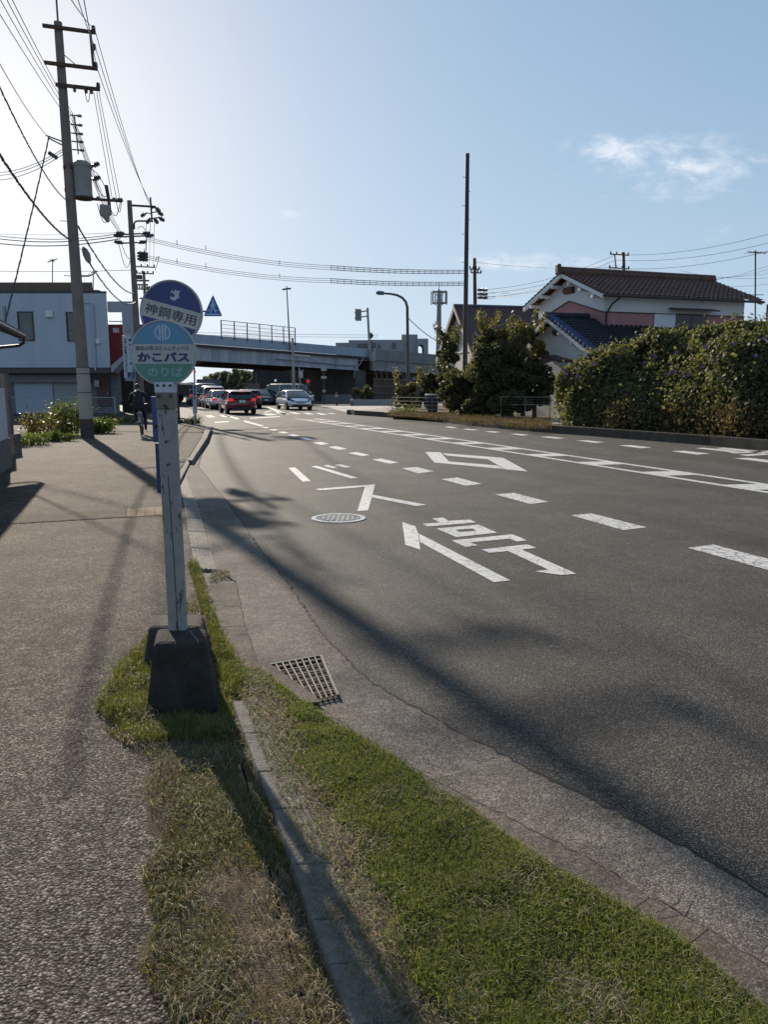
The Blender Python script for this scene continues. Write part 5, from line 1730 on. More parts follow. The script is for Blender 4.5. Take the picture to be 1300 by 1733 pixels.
# warning triangle over the pavement and the narrow board
def crosswalk_sign():
    base = G(303, 718); t = thing('crosswalk_sign', 'blue triangular pedestrian crossing sign reaching out on an arm from a black post', 'road sign', base)
    Y = base.y
    blk = mat('post_black', (.025, .022, .024), .6)
    top = P(291, 505, Y); b = MB(); b.tube([base, top], .055, 10); b.build('post', blk, t, smooth=True)
    b = MB(); b.tube([P(293, 527, Y), P(349, 527, Y - .1)], .035, 8); b.build('arm', blk, t)
    A, B, C = P(360, 500, Y - .15), P(375, 534.5, Y - .15), P(345, 534.5, Y - .15)
    M_ = (A + B + C) / 3

    def tri(k, y):
        pts = []
        vs = [M_ + (v - M_) * k for v in (A, B, C)]
        for i in range(3):
            p_, q, r2 = vs[i - 1], vs[i], vs[(i + 1) % 3]
            pts += [q.lerp(p_, .09), q.lerp(p_, .03).lerp(q.lerp(r2, .03), .5), q.lerp(r2, .09)]
        return [v + Vector((0, y, 0)) for v in pts]
    b = MB(); b.prism(tri(1.06, 0), (0, .03, 0)); pl = b.build('plate', mat('sign_blue', (.02, .11, .42), .45, var=.08), t)
    w = mat('sign_symbol', (.50, .62, .74), .5); y0 = Y - .154
    q = lambda px, py: Vector((P(px, py, Y - .15).x, y0, P(px, py, Y - .15).z))
    b = MB(); b.lathe([(.045, -.002), (.045, .0)], q(360, 509.5), 14, 'Y'); b.build('head_symbol', w, pl)
    b = MB()
    for pts in ([(358.6, 512), (361.6, 512), (362, 520), (358.4, 520)], [(358.4, 519.5), (360.4, 519.5), (357, 529), (354.8, 529)], [(360, 519.5), (362, 519.5), (366, 528.5), (363.9, 529)],
                [(358.8, 512), (359.4, 514), (356, 519.5), (354.8, 518.6)], [(361.4, 512), (365.6, 517.5), (364.6, 518.6), (361, 514.4)]):
        b.poly([q(*p_) for p_ in pts])
    b.build('walker_symbol', w, pl, fix=False)
    b = MB(); b.poly([q(348.5, 531), (q(371.5, 531)), q(372, 532.8), q(348, 532.8)])
    for x0, x1 in ((350.5, 353.8), (366, 370)): b.poly([q(x0, 525), q(x1, 525), q(x1, 526.2), q(x0, 526.2)])
    b.build('crossing_symbol', w, pl, fix=False)


crosswalk_sign()
base = G(330.5, 719); t = thing('notice_post', 'narrow white vertical notice board on a short post at the kerb by the weeds', 'sign', base)
b = MB(); b.tube([base, P(328.5, 622, base.y)], .03, 8); b.build('post', rusty, t)
a, c = P(326, 700, base.y - .06), P(331.5, 650, base.y - .06)
b = MB(); b.prism([a, P(333.5, 700, base.y - .06), c + Vector((.02, 0, 0)), P(325.5, 650, base.y - .06)], (0, .03, 0)); b.build('board', mat('notice_white', (.36, .39, .45), .6, var=.15, scale=10), t)
b = MB(); b.tube([P(329.5, 719, base.y), P(330, 700, base.y)], .05, 8); b.build('foot', steel, t)
for i, ch in enumerate('一旦停止'):
    put_text(ch, .1, P(328.9, 655 + i * 6, base.y - .075), fx, up, ink, t, width=.085, height=.12, bold=.004)
b = MB(); b.box(P(329, 629, base.y - .05), (.09, .06, .09)); b.build('reflector', mat('glowing_red_reflector', (.8, .04, .03), .4, emit=.25), t)  # no lamp here: the red face is given a faint glow


# ------------------------------------------------------------------ street lamp on the far side
def street_lamp():
    Y = 45.; base = P(691, 700, Y); base.z = .2
    t = thing('street_lamp', 'curved grey street lamp arching over the far side of the road', 'street lamp', base)
    g = mat('lamp_brown_grey', (.085, .075, .075), .5, .3)
    b = MB(); pts = [base, P(690, 560, Y), P(689.5, 520, Y), P(687, 511, Y), P(681, 504, Y), P(672, 499.5, Y), P(662, 497.5, Y), P(650, 496.5, Y)]
    b.tube(pts, [.11, .085, .08, .075, .07, .065, .06, .055], 12); b.build('shaft', g, t, smooth=True)
    b = MB(); b.tube([P(651, 496.5, Y), P(649, 496.2, Y), P(640, 495.6, Y), P(636.5, 495.8, Y)], [.05, .11, .12, .06], 10); hd = b.build('lamp_head', mat('lamp_head_blue', (.12, .14, .19), .4, .4), t, smooth=True)
    b = MB(); b.box(P(643, 497.6, Y), (.34, .16, .03)); b.build('lens', mat('lamp_lens', (.35, .36, .38), .3), hd)
    b = MB(); b.box(base + Vector((0, -.12, 1.2)), (.16, .08, .4)); b.build('inspection_door', g, t)


street_lamp()

# ------------------------------------------------------------------ houses across the road
def tiled(name, col, rough=.45):
    return mat(name, col, max(rough, .6), var=.3, scale=2.5, spec=.25)


def tile_slope(parent, name, a, b_, c, d, m, pitch=.28, course=.30):
    """roof slope: eave a->b, ridge d->c, built of tile courses with rolled ribs"""
    mb = MB()
    nu = max(2, int((b_ - a).length / pitch)); nv = max(2, int((d - a).length / course))
    nrm = (b_ - a).cross(d - a).normalized()
    if nrm.z < 0: nrm = -nrm
    sub = 4
    vs, fs = [], []
    for j in range(nv):
        for e in (0, 1):
            v = (j + e * 1.0) / nv
            for i in range(nu * sub + 1):
                u = i / (nu * sub)
                p = a.lerp(b_, u).lerp(d.lerp(c, u), v)
                w = .5 + .5 * math.cos(2 * math.pi * (i % sub) / sub)
                vs.append(p + nrm * (.055 * w + (.05 if e == 0 else .0)))
    row = nu * sub + 1
    for j in range(nv * 2 - 1):
        for i in range(row - 1): fs.append((j * row + i, j * row + i + 1, (j + 1) * row + i + 1, (j + 1) * row + i))
    mb.add(vs, fs)
    o = mb.build(name, m, parent, fix=False)
    return o


def main_house():
    Yc = 36.
    g = Vector((-.068, .171, 0)).normalized()           # along the gable wall, away from the camera
    l = Vector((.241, .082, 0)).normalized()            # along the ridge, to the right
    up = Vector((0, 0, 1))
    apex = P(948, 463, Yc * 1.085); apex0 = Vector((apex.x, apex.y, 0))
    half = .092 * Yc + .05; Lr = .255 * Yc + .1
    ze = P(1010, 498, Yc).z
    t = thing('tiled_house', 'white two storey house with brown tiled gable roof and faded pink band', 'house', apex0 + l * 4.5)
    tiles = tiled('brown_tiles', (.125, .066, .054))
    white = mat('house_white', (.62, .63, .65), .8, var=.06, scale=1.5)
    pink = mat('faded_pink', (.36, .17, .175), .8, var=.12, scale=2)
    trim = mat('white_trim', (.66, .67, .68), .6, var=.05)
    brown = mat('trim_brown', (.045, .03, .028), .6)
    navy_t = tiled('blue_black_tiles', (.030, .030, .038), .65)
    A, E1, E2 = apex, None, None
    e1 = apex0 - g * half + up * ze; e2 = apex0 + g * half + up * ze
    rf = tile_slope(t, 'roof', e1, e1 + l * Lr, apex + l * (Lr), apex, tiles)
    tile_slope(t, 'roof', e2 + l * Lr, e2, apex, apex + l * Lr, tiles)
    b = MB(); b.tube([apex - l * .1 + up * .10, apex + l * (Lr + .1) + up * .10], .15, 10); b.tube([apex - l * .1 + up * .25, apex + l * (Lr + .1) + up * .25], .09, 8)
    b.build('ridge', tiles, rf)
    b = MB(); b.box(apex - l * .1 + up * .2, (.2, .3, .5), math.atan2(l.y, l.x)); b.build('ridge_end', tiles, rf, bevel=.05)
    for s, e in ((0, e1), (0, e2), (1, e1), (1, e2)):
        b = MB(); o = l * (.03 if s == 0 else Lr - .15); sh = up * -.17
        b.prism([e + o + sh, apex + o + sh, apex + o + up * .02, e + o + up * .02], l * .12); b.build('bargeboard', trim, t)
        if s == 0:
            for k in (.22, .52, .8):
                q = e.lerp(apex, k) + up * -.3; b = MB(); b.box(q + l * .3, (.6, .13, .15), math.atan2(l.y, l.x)); b.build('purlin_end', trim, t)
    b = MB(); b.tube([e1 - g * .06 + up * -.05, e1 - g * .06 + l * Lr + up * -.05], .06, 8); b.build('rain_gutter', brown, t)
    # walls
    ov = .62
    w = half - ov
    zb = 2.2
    c1 = apex0 - g * w + l * ov; c2 = apex0 + g * w + l * ov
    Lw = Lr - 2 * ov + .1
    zr = apex.z - .12; rise = (apex.z - ze) / half
    zw = ze + rise * ov - .12
    zpink = P(1040, 526, Yc).z
    zp2 = P(1040, 560, Yc).z
    b = MB()
    b.prism([c1 + up * zb, c2 + up * zb, c2 + up * zw, apex0 + l * ov + up * zr, c1 + up * zw], l * Lw); wl = b.build('wall', white, t)
    b = MB()                                            # pink band: gable side rises to a point, long side level
    gz = zpink + .75
    b.prism([c1 + up * (zp2 - .9) - l * .03, c2 + up * (zp2 - .9) - l * .03, c2 + up * zpink - l * .03, apex0 + l * ov + up * gz - l * .03, c1 + up * zpink - l * .03], l * .02)
    b.build('pink_gable_band', pink, wl)
    b = MB(); b.prism([c1 + up * zp2 - g * .03, c1 + l * Lw + up * zp2 - g * .03, c1 + l * Lw + up * zpink - g * .03, c1 + up * zpink - g * .03], g * .02); b.build('pink_band', pink, wl)
    b = MB(); b.beam(c1 + up * (zpink + .02) - g * .05, c1 + l * Lw + up * (zpink + .02) - g * .05, .05, .05)
    b.beam(c1 + up * (zpink + .02) - l * .05, apex0 + l * ov + up * (gz + .02) - l * .05, .05, .05); b.beam(c2 + up * (zpink + .02) - l * .05, apex0 + l * ov + up * (gz + .02) - l * .05, .05, .05)
    b.build('band_trim', brown, wl)
    wx = lambda px, z: along(c1 + up * z - g * .06, l, px)
    z0, z1 = P(1125, 556, Yc + 1.5).z, P(1125, 528, Yc + 1.5).z
    a, c = wx(1107, z0), wx(1143, z0)
    b = MB(); b.prism([a, c, c + up * (z1 - z0), a + up * (z1 - z0)], g * .05 - g * .06); sh = b.build('shutter_case', mat('shutter_white', (.58, .62, .68), .5, var=.05), t)
    a, c = wx(1144, z0 - .05), wx(1196, z0 - .05)
    b = MB(); b.prism([a, c, c + up * (z1 - z0), a + up * (z1 - z0)], g * .055); win = b.build('window', mat('window_dark', (.035, .03, .03), .3, var=.3), t)
    b = MB(); b.beam(a + up * (z1 - z0), c + up * (z1 - z0), .06, .05); b.beam(a, c, .06, .05); b.beam(a.lerp(c, .5), a.lerp(c, .5) + up * (z1 - z0), .04, .04, up=(0, 1, 0)); b.build('frame', brown, win)
    a, c = wx(1133, z1 + .18), wx(1208, z1 + .18)
    b = MB(); b.prism([a, c, c - g * .45 - up * .1, a - g * .45 - up * .1], up * .06); b.build('awning', brown, t)
    # gable vent, downpipe
    for (px, py, YY) in ((954, 490, Yc * 1.08),):
        q = apex0 + l * (ov - .05) - up * 0; q = q + up * P(px, py, YY).z
        b = MB(); b.tube([q - g * .38, q + g * .38], .17, 8); b.build('gable_vent', mat('vent_brown', (.09, .045, .04), .7), t, bevel=.02)
    b = MB(); q = c1 - g * .07 + l * .10
    b.tube([e1 + l * 1.0 + up * -.1, e1 + l * .75 + g * .25 + up * -.4, q + up * (zw - .9), q + up * zp2], .045, 8); b.build('downpipe', brown, t)
    # lower storey with its own blue-black tiled roof
    ap2 = P(925, 537, 36.6); a0 = Vector((ap2.x, ap2.y, 0))
    hl, Ll = 3.9, 12.2
    zl = ap2.z - 1.95
    f1 = a0 - g * hl + up * zl; f2 = a0 + g * 2.2 + up * (ap2.z - 1.1)
    r2 = tile_slope(t, 'lower_roof', f1, f1 + l * Ll, ap2 + l * Ll, ap2, navy_t, .27, .28)
    tile_slope(t, 'lower_roof', f2 + l * 2.2, f2, ap2, ap2 + l * 2.2, navy_t, .27, .28)
    b = MB()
    for k in range(14): q = f1.lerp(ap2, (k + .3) / 14); b.tube([q - l * .06 + up * .10, q + l * .32 + up * .10], .12, 8)
    b.build('verge_tile', tiled('verge_blue_tiles', (.045, .06, .14), .3), r2)
    b = MB(); b.tube([ap2 - l * .1 + up * .12, ap2 + l * 2.3 + up * .12], .13, 8); b.build('ridge', navy_t, r2)
    for e in (f1, f2):
        b = MB(); b.prism([e - up * .2, ap2 - up * .2, ap2, e], l * .1); b.build('bargeboard', trim, t)
    for k in (.2, .5, .75):
        q = f1.lerp(ap2, k) + up * -.32; b = MB(); b.box(q + l * .25, (.5, .12, .13), math.atan2(l.y, l.x)); b.build('purlin_end', trim, t)
    h1 = a0 - g * (hl - .6) + l * .5; h2 = a0 + g * 3.2 + l * .5
    b = MB(); b.prism([h1, h2, h2 + up * (ap2.z - 1.45), a0 + l * .5 + up * (ap2.z - .14), h1 + up * (zl + .18)], l * (Ll - 1)); b.build('lower_wall', white, t)
    b = MB(); q = a0 + l * .44 + up * P(938, 563, 36.8).z - g * .35; b.tube([q - g * .33, q + g * .33], .15, 8); b.build('gable_vent', MATS['vent_brown'], t)
    # small dark canopy over the lower gable
    b = MB(); q = a0 - g * 1.2 + up * P(940, 602, 36).z; b.prism([q - g * 1.2 - l * .0 - up * .25, q - l * .0, q + g * 1.2 - up * .25, q + g * 1.2 - up * .37, q - up * .12, q - g * 1.2 - up * .37], -l * .8); b.build('canopy', brown, t)


main_house()


def grey_house():
    up = Vector((0, 0, 1))
    g = Vector((-.25, .968, 0)).normalized(); l = Vector((.968, .25, 0)).normalized()
    Y = 56.
    ap = P(768, 516, Y); a0 = Vector((ap.x, ap.y, 0))
    t = thing('gabled_house', 'plain beige grey gabled house with brown roof behind the shrubs', 'house', a0 + l * 4)
    wall = mat('beige_plaster', (.42, .40, .37), .85, var=.1, scale=1.5); roof = mat('brown_slate', (.075, .045, .04), .7, var=.2, scale=3)
    hz, half, L = 4.6, 3.9, 11.
    e1, e2 = a0 - g * half + up * (ap.z - 3.6), a0 + g * half + up * (ap.z - 3.6)
    b = MB(); b.prism([e1 - up * .14, ap - up * .14, ap, e1], l * L); rf = b.build('roof', roof, t)
    b = MB(); b.prism([e2 - up * .14, ap - up * .14, ap, e2], l * L); b.build('roof', roof, t)
    b = MB(); b.beam(ap, ap + l * L, .3, .12); b.build('ridge', mat('ridge_blue', (.06, .07, .12), .5), rf)
    for e in (e1, e2):
        b = MB(); b.prism([e - up * .36, ap - up * .36, ap - up * .13, e - up * .13], l * .08); b.build('bargeboard', wall, t)
    w1, w2 = a0 - g * (half - .45) + l * .45, a0 + g * (half - .45) + l * .45
    b = MB(); b.prism([w1, w2, w2 + up * (ap.z - 3.32), a0 + l * .45 + up * (ap.z - .2), w1 + up * (ap.z - 3.32)], l * (L - 1)); b.build('wall', wall, t)
    b = MB(); q = a0 + l * .40 + up * (ap.z - 1.5); b.lathe([(.2, -.04), (.2, .04)], q, 14, 'X'); b.build('gable_vent', dark_steel, t)
    b = MB(); b.beam(w1 - l * .03 + up * (ap.z - 3.3), w2 - l * .03 + up * (ap.z - 3.3), .05, .08); b.build('string_course', mat('pale_trim', (.5, .49, .46), .7), t)


grey_house()


def far_building(label, blocks, Y, m, holes=()):
    a = P(blocks[0][0], 655, Y); base = Vector((a.x, Y, 0))
    t = thing('concrete_building', label, 'building', base)
    for i, (x0, x1, yt, dy) in enumerate(blocks):
        p0, p1 = P(x0, yt, Y + dy), P(x1, yt, Y + dy)
        b = MB(); b.box(((p0.x + p1.x) / 2, Y + dy + 5, p0.z / 2), (p1.x - p0.x, 10, p0.z)); b.build('wall', m, t)
    for x0, x1, y0, y1, dy in holes:
        p0, p1 = P(x0, y1, Y + dy), P(x1, y0, Y + dy)
        b = MB(); b.box(((p0.x + p1.x) / 2, Y + dy, (p0.z + p1.z) / 2), (p1.x - p0.x, .3, p1.z - p0.z)); b.build('window', mat('far_window', (.09, .09, .10), .3), t)
    return t


fb_m = mat('far_concrete', (.30, .30, .32), .85, var=.1, scale=.3)
t = far_building('long grey concrete building with a roof tower beyond the overpass', [(626, 684, 575, 0), (680, 707, 566, .5), (568, 592, 580, 6), (590, 628, 575.5, 3)], 140, fb_m,
                 [(640, 644, 583, 589, 0), (664, 670, 580, 590, 0), (605, 622, 582, 590, 3), (630, 636, 580, 591, 0)])
Yq = 140                                             # end bay with an open arch
b = MB()
p = lambda x, y: P(x, y, Yq)
top, zb = p(706, 573), 0
arch = [p(708, 600)] + [p(712.5 - 4.5 * math.cos(math.pi * k / 8), 588 - 5 * math.sin(math.pi * k / 8)) for k in range(9)] + [p(717, 600)]
b.prism([p(706, 600), p(706, 573), p(725, 573), p(725, 600)] + arch[::-1], (0, 6, 0))
b.build('arched_bay', fb_m, t)
p0, p1 = p(706, 600), p(725, 600); b = MB(); b.box(((p0.x + p1.x) / 2, Yq + 5, p0.z / 2), (p1.x - p0.x, 10, p0.z)); b.build('wall', fb_m, t)
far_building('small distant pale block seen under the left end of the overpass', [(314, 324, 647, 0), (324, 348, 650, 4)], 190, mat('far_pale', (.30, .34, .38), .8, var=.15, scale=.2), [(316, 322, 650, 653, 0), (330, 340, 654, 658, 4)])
b = MB(); q = [P(280, 662, 120), P(280, 645, 120), P(300, 648, 120), P(312, 655, 120), P(316, 662, 120)]
b.prism(q + [Vector((q[-1].x, 120, 0)), Vector((q[0].x, 120, 0))], (0, 8, 0)); o = b.build('distant_house', mat('far_house', (.16, .165, .18), .8, var=.2, scale=.5), None, loc=Vector((q[0].x, 120, 0)))
tag(o, 'dark distant house roof behind the tipper truck left of the notice post', 'house')


# ------------------------------------------------------------------ far kerb, far pavement
FK = [(592, 701.5), (600, 702.5), (650, 706), (700, 709.5), (760, 716), (800, 721), (850, 726), (900, 730.5), (1000, 738), (1100, 746), (1200, 754), (1300, 763), (1420, 774)]
fk = MB()
kb = [G(x, y, 0) for x, y in FK]
kb = [kb[0] + Vector((.2, .9, 0))] + kb; h = .26
for i in range(len(kb) - 1):
    a, c = kb[i], kb[i + 1]; d = (c - a).normalized(); nn = Vector((-d.y, d.x, 0)) * -.18
    if nn.y < 0: nn = -nn
    L = (c - a).length; n = max(1, round(L / .9)); u = Vector((0, 0, h))
    for k in range(n):
        q0, q1 = a.lerp(c, k / n) + d * .006, a.lerp(c, (k + 1) / n) - d * .006
        fk.prism([q0 + nn * .12, q1 + nn * .12, q1 + nn, q0 + nn], u)
        fk.prism([q0, q1, q1 + nn * .119, q0 + nn * .119], u * .93)
fkm = mat('far_kerb_stone', (.115, .10, .082), .95, col2=(.06, .052, .043), scale=2.5, bump=.5, spec=.1)
tag(fk.build('kerb', fkm), kind='structure')
fp = MB(); front = [p + Vector((.02, .12, .185)) for p in kb]
back = [Vector((p.x * 1.0 + 6 + i * .2, p.y + 14, .185)) for i, p in enumerate(kb)]
fp.poly(front + [Vector((60, 30, .185)), Vector((60, 80, .185)), Vector((3, 62, .185)), Vector((.3, 52, .185))])
fpav = tag(fp.build('pavement', mat('far_pavement', (.23, .21, .185), .9, var=.25, scale=3, bump=.4)), kind='structure')
b = MB(); b.poly([Vector((.3, 46.2, .19)), G(660, 703, .19) + Vector((0, .5, 0)), G(760, 709, .19) + Vector((0, .6, 0)), G(930, 722, .19), G(935, 708, .19), Vector((12, 52, .19)), Vector((2, 56, .19))])
tag(b.build('verge', mat('far_soil', (.11, .085, .055), .95, var=.45, scale=2, spec=.1)), kind='structure')


# ------------------------------------------------------------------ plants
hedge_leaf = leaf_mat('vine_leaf', [(.056, .064, .022), (.086, .100, .032), (.12, .125, .048), (.15, .142, .072), (.19, .16, .10)], .45, .6, .3)
dark_leaf = leaf_mat('evergreen_leaf', [(.044, .050, .023), (.074, .080, .036), (.11, .11, .054), (.165, .145, .082)], .48, .5, .4)
gold_leaf = leaf_mat('yellowing_leaf', [(.07, .074, .025), (.12, .11, .036), (.19, .155, .052), (.25, .19, .075)], .4, .5)
weed_leaf = leaf_mat('weed_leaf', [(.045, .085, .015), (.08, .12, .022), (.13, .15, .035), (.18, .17, .06)], .45, .5)
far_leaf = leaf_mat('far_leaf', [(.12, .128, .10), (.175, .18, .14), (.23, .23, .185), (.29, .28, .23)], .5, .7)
brown_weed = leaf_mat('dry_weed', [(.075, .05, .028), (.12, .08, .045), (.19, .135, .08), (.10, .085, .035)], .28, .75, .2)
stem_m = mat('stem', (.09, .075, .04), .9, var=.3)


def crown_points(c, rad, n, rng, lumps=26, fill=.35):
    """leaf centres gathered into uneven clumps through the crown"""
    c = np.array(c); rad = np.array(rad)
    d = unit(rng.normal(size=(lumps, 3))); r = rng.uniform(.35, .92, lumps)[:, None] ** .6
    cen = d * r * rad * .82
    s = rng.uniform(.16, .34, lumps) * rad.mean()
    k = rng.integers(0, lumps, n)
    u = unit(rng.normal(size=(n, 3))); q = rng.uniform(.3, 1, n)[:, None] ** .5
    p = cen[k] + u * q * s[k][:, None] * np.array([1, 1, .8])
    return c + p


def tree(name, label, cat, base, crown, rad, n, size, m, seed, group=None, trunk=.12, limbs=6, lumps=26, spikes=0):
    rng = np.random.default_rng(seed); r2 = random.Random(seed)
    base = Vector(base); t = thing(name, label, cat, base, group)
    crown = Vector(crown)
    b = MB(); fork = base.lerp(crown, .55) + Vector((r2.uniform(-.1, .1), 0, 0))
    b.tube([base - Vector((0, 0, .05)), base.lerp(fork, .5) + Vector((r2.uniform(-.1, .1), 0, 0)), fork], [trunk, trunk * .8, trunk * .6], 8)
    for k in range(limbs):
        a = 2 * math.pi * k / limbs + r2.uniform(-.4, .4)
        e = crown + Vector((math.cos(a) * rad[0] * .6, math.sin(a) * rad[1] * .6, r2.uniform(-.2, .6) * rad[2]))
        b.tube([fork, fork.lerp(e, .5) + Vector((0, 0, .15)), e], [trunk * .45, trunk * .28, trunk * .1], 6)
    b.build('trunk', bark, t, smooth=True)
    p = crown_points(crown, rad, n, rng, lumps)
    for k in range(spikes):
        a = rng.uniform(0, 2 * math.pi); q0 = np.array(crown) + np.array([math.cos(a) * rad[0] * .6, math.sin(a) * rad[1] * .6, rad[2] * rng.uniform(.3, .8)])
        dr = np.array([math.cos(a) * .4 * rng.uniform(.2, 1), math.sin(a) * .3, 1]) * rng.uniform(.5, 1.1)
        u = rng.uniform(0, 1, 70)[:, None]; p = np.concatenate([p, q0 + dr * u + rng.normal(size=(70, 3)) * .07])
    p = p[p[:, 2] > base.z + .02]
    v, f = leaf_quads(p, size, rng=rng)
    np_obj('crown', v, f, m, t)
    return t


# vine covered mound along the far pavement
def hedge():
    rng = np.random.default_rng(77)
    f0, f1 = G(938, 718, .19), G(1420, 752, .19)
    t = thing('vine_hedge', 'long mound of leafy vines with a few purple flowers along the far pavement', 'hedge', f0.lerp(f1, .4))
    L = (f1 - f0).length; d = np.array((f1 - f0) / L); nb = np.array([-d[1], d[0], 0]); nb = nb if nb[1] > 0 else -nb
    topc = [(930, 640), (945, 612), (975, 592), (1000, 585), (1040, 580), (1090, 574), (1120, 584), (1150, 570), (1190, 566), (1230, 562), (1290, 564), (1420, 560)]
    ss, hh = [], []
    for px, py in topc:
        q = along(f0, (f1 - f0).normalized(), px); ss.append((q - f0).length * (1 if px > 938 else -1)); hh.append(P(px, py, q.y + 1.6).z)
    o = np.argsort(ss); ss, hh = np.array(ss)[o], np.array(hh)[o]

    def surf(s, v):
        """s along, v 0..1 from the foot up over the top to the back"""
        top = np.interp(s, ss, hh) + .42 * (vnoise(s, v * 0, 1.1, 3) - .5) + .2 * (vnoise(s, v * 0, 3.7, 4) - .5)
        ang = v * math.pi * .62
        dep = 1.9
        z = .18 + (top - .18) * np.sin(np.clip(ang, 0, math.pi / 2)) ** .8
        y = dep * (1 - np.cos(ang)) * 1.0 - .0
        bul = (vnoise(s, v * 3, .9, 5) - .5) * 1.35 + (vnoise(s, v * 4, 2.3, 6) - .5) * .7
        taper = np.clip((s + .6) / 1.2, 0, 1)
        z = .18 + (z - .18) * (taper ** .5)
        return np.array(f0) + s[:, None] * d + (y - bul * np.sin(np.clip(ang + .3, 0, 3)) + (1 - taper) * .8)[:, None] * nb + np.stack([0 * s, 0 * s, z - f0.z + bul * .15], 1)
    ns, nv = 150, 34
    S_, V_ = np.meshgrid(np.linspace(-.6, L, ns), np.linspace(0, 1, nv), indexing='ij')
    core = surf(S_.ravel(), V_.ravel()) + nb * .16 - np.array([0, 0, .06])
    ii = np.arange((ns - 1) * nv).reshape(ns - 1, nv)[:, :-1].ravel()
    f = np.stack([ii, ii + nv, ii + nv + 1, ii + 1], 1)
    np_obj('shade_core', core, f, mat('hedge_shade', (.022, .03, .010), .95, var=.5, scale=5), t)  # solid core, its dark colour stands in for shade behind the leaves
    n = 78000
    s = rng.uniform(-.6, L, n); v = rng.uniform(0, 1, n) ** .85
    dens = vnoise(s, v * 5, 1.5, 9) * .6 + vnoise(s + 7, v * 8, 3.5, 10) * .4
    keep = rng.random(n) < np.clip((dens - .24) * 3.2, .12, 1)
    s, v = s[keep], v[keep]
    p = surf(s, v); e = .02
    du = surf(s + e, v) - p; dv = surf(s, v + e) - p
    nn = unit(np.cross(du, dv)); nn *= np.sign((nn * (-nb + np.array([0, 0, .6]))).sum(1))[:, None]
    p = p + nn * (rng.uniform(-.05, .16, len(p)) + .35 * (rng.random(len(p)) < .05) * rng.random(len(p)))[:, None]
    vv, ff = leaf_quads(p, .108, normal=nn, spread=.85, aspect=.8, rng=rng)
    np_obj('foliage', vv, ff, hedge_leaf, t)
    # drier brown growth near the foot
    n = 5000; s = rng.uniform(L * .3, L, n); v = rng.uniform(0, .16, n) ** 1.2
    k = rng.random(n) < np.clip(vnoise(s, v, .8, 14) * 2 - .6, .05, 1); p = surf(s[k], v[k]) + rng.normal(size=(k.sum(), 3)) * .12 - nb * .12
    vv, ff = leaf_quads(p, .12, aspect=.5, rng=rng); np_obj('dry_foliage', vv, ff, brown_weed, t)
    n = 34; s = rng.uniform(.5, L * .75, n); v = rng.uniform(.25, .62, n); p = surf(s, v)
    fl = MB()
    for q in p:
        q = Vector(q) - Vector(nb) * .2 + Vector((0, 0, .06))
        fl.add([q] + [q + Vector((math.cos(a) * .055, -.03, math.sin(a) * .055)) for a in [2 * math.pi * k / 8 for k in range(8)]], [(0, 1 + k, 1 + (k + 1) % 8) for k in range(8)])
    fo = fl.build('flowers', mat('morning_glory', (.34, .16, .42), .6, var=.3), t, fix=False); fo['kind'] = 'stuff'
    # fallen leaves along the foot
    n = 2600; s = rng.uniform(0, L, n); off = rng.uniform(-.9, .15, n) ** 1
    p = np.array(f0) + s[:, None] * d + off[:, None] * nb; p[:, 2] = .20
    k = rng.random(n) < np.clip(.25 + off + .9, .1, .9); vv, ff = leaf_quads(p[k], .07, normal=np.tile([0, 0, 1.], (k.sum(), 1)), spread=.3, rng=rng)
    lo = np_obj('leaf_litter', vv, ff, brown_weed); tag(lo, kind='stuff')


hedge()
gp = lambda px, py, z=.19: G(px, py, z)


def tree_at(name, label, cat, bx, by, cx, cy, Y, rx, ry, n, size, m, seed, group=None, **k):
    base = P(bx, by, Y); base.z = .19
    c = P(cx, cy, Y); s = Y / F
    return tree(name, label, cat, base, c, (rx * s, rx * s * .8, ry * s), n, size, m, seed, group, **k)


sh = 'shrubs across the road'
for bx, by, cx, cy, Y, rx, ry, n, size, m_, seed, lumps, spikes, lab in (
    (835, 704, 842, 632, 36, 60, 66, 24000, .14, dark_leaf, 41, 70, 6, 'largest dark green shrub standing before the grey gabled house'),
    (832, 700, 838, 584, 37, 40, 42, 13000, .13, gold_leaf, 42, 34, 10, 'golden tinged shrub whose top stands before the brown roof beside the mast'),
    (885, 704, 886, 600, 36.5, 48, 56, 16000, .13, gold_leaf, 43, 40, 10, 'olive and yellow shrub against the lower gable of the tiled house'),
    (905, 708, 905, 655, 35, 42, 48, 15000, .14, dark_leaf, 44, 46, 0, 'dark shrub in deep shade just left of the vine hedge'),
    (765, 700, 757, 615, 41, 22, 50, 8000, .14, dark_leaf, 45, 34, 16, 'leaning dark conifer like shrub with spiky shoots left of the mast'),
    (780, 704, 782, 662, 38, 50, 40, 16000, .13, dark_leaf, 46, 50, 5, 'broad dark leafy shrub beneath the mast behind the pipe railing'),
    (690, 702, 692, 672, 44, 28, 27, 6000, .14, gold_leaf, 47, 30, 5, 'yellow green bush around the foot of the curved street lamp'),
    (728, 702, 730, 660, 43, 27, 36, 8000, .13, dark_leaf, 48, 34, 7, 'dull green bush between the street lamp and the leaning shrub'),
    (868, 710, 866, 682, 34.8, 50, 25, 11000, .13, dark_leaf, 49, 44, 0, 'low shadowed bush behind the wire mesh panel next to the vine hedge'),
    (820, 708, 815, 686, 36, 42, 22, 9000, .13, dark_leaf, 51, 40, 0, 'low dark bush filling the shade between railing and wire panel'),
    (615, 680, 615, 664, 68, 24, 12, 2600, .20, dark_leaf, 50, 18, 0, 'dim bush growing before the boards beneath the overpass joint')):
    tree_at('shrub_tree', lab, 'shrub', bx, by, cx, cy, Y, rx, ry, n, size, m_, seed, sh, lumps=lumps, spikes=spikes)

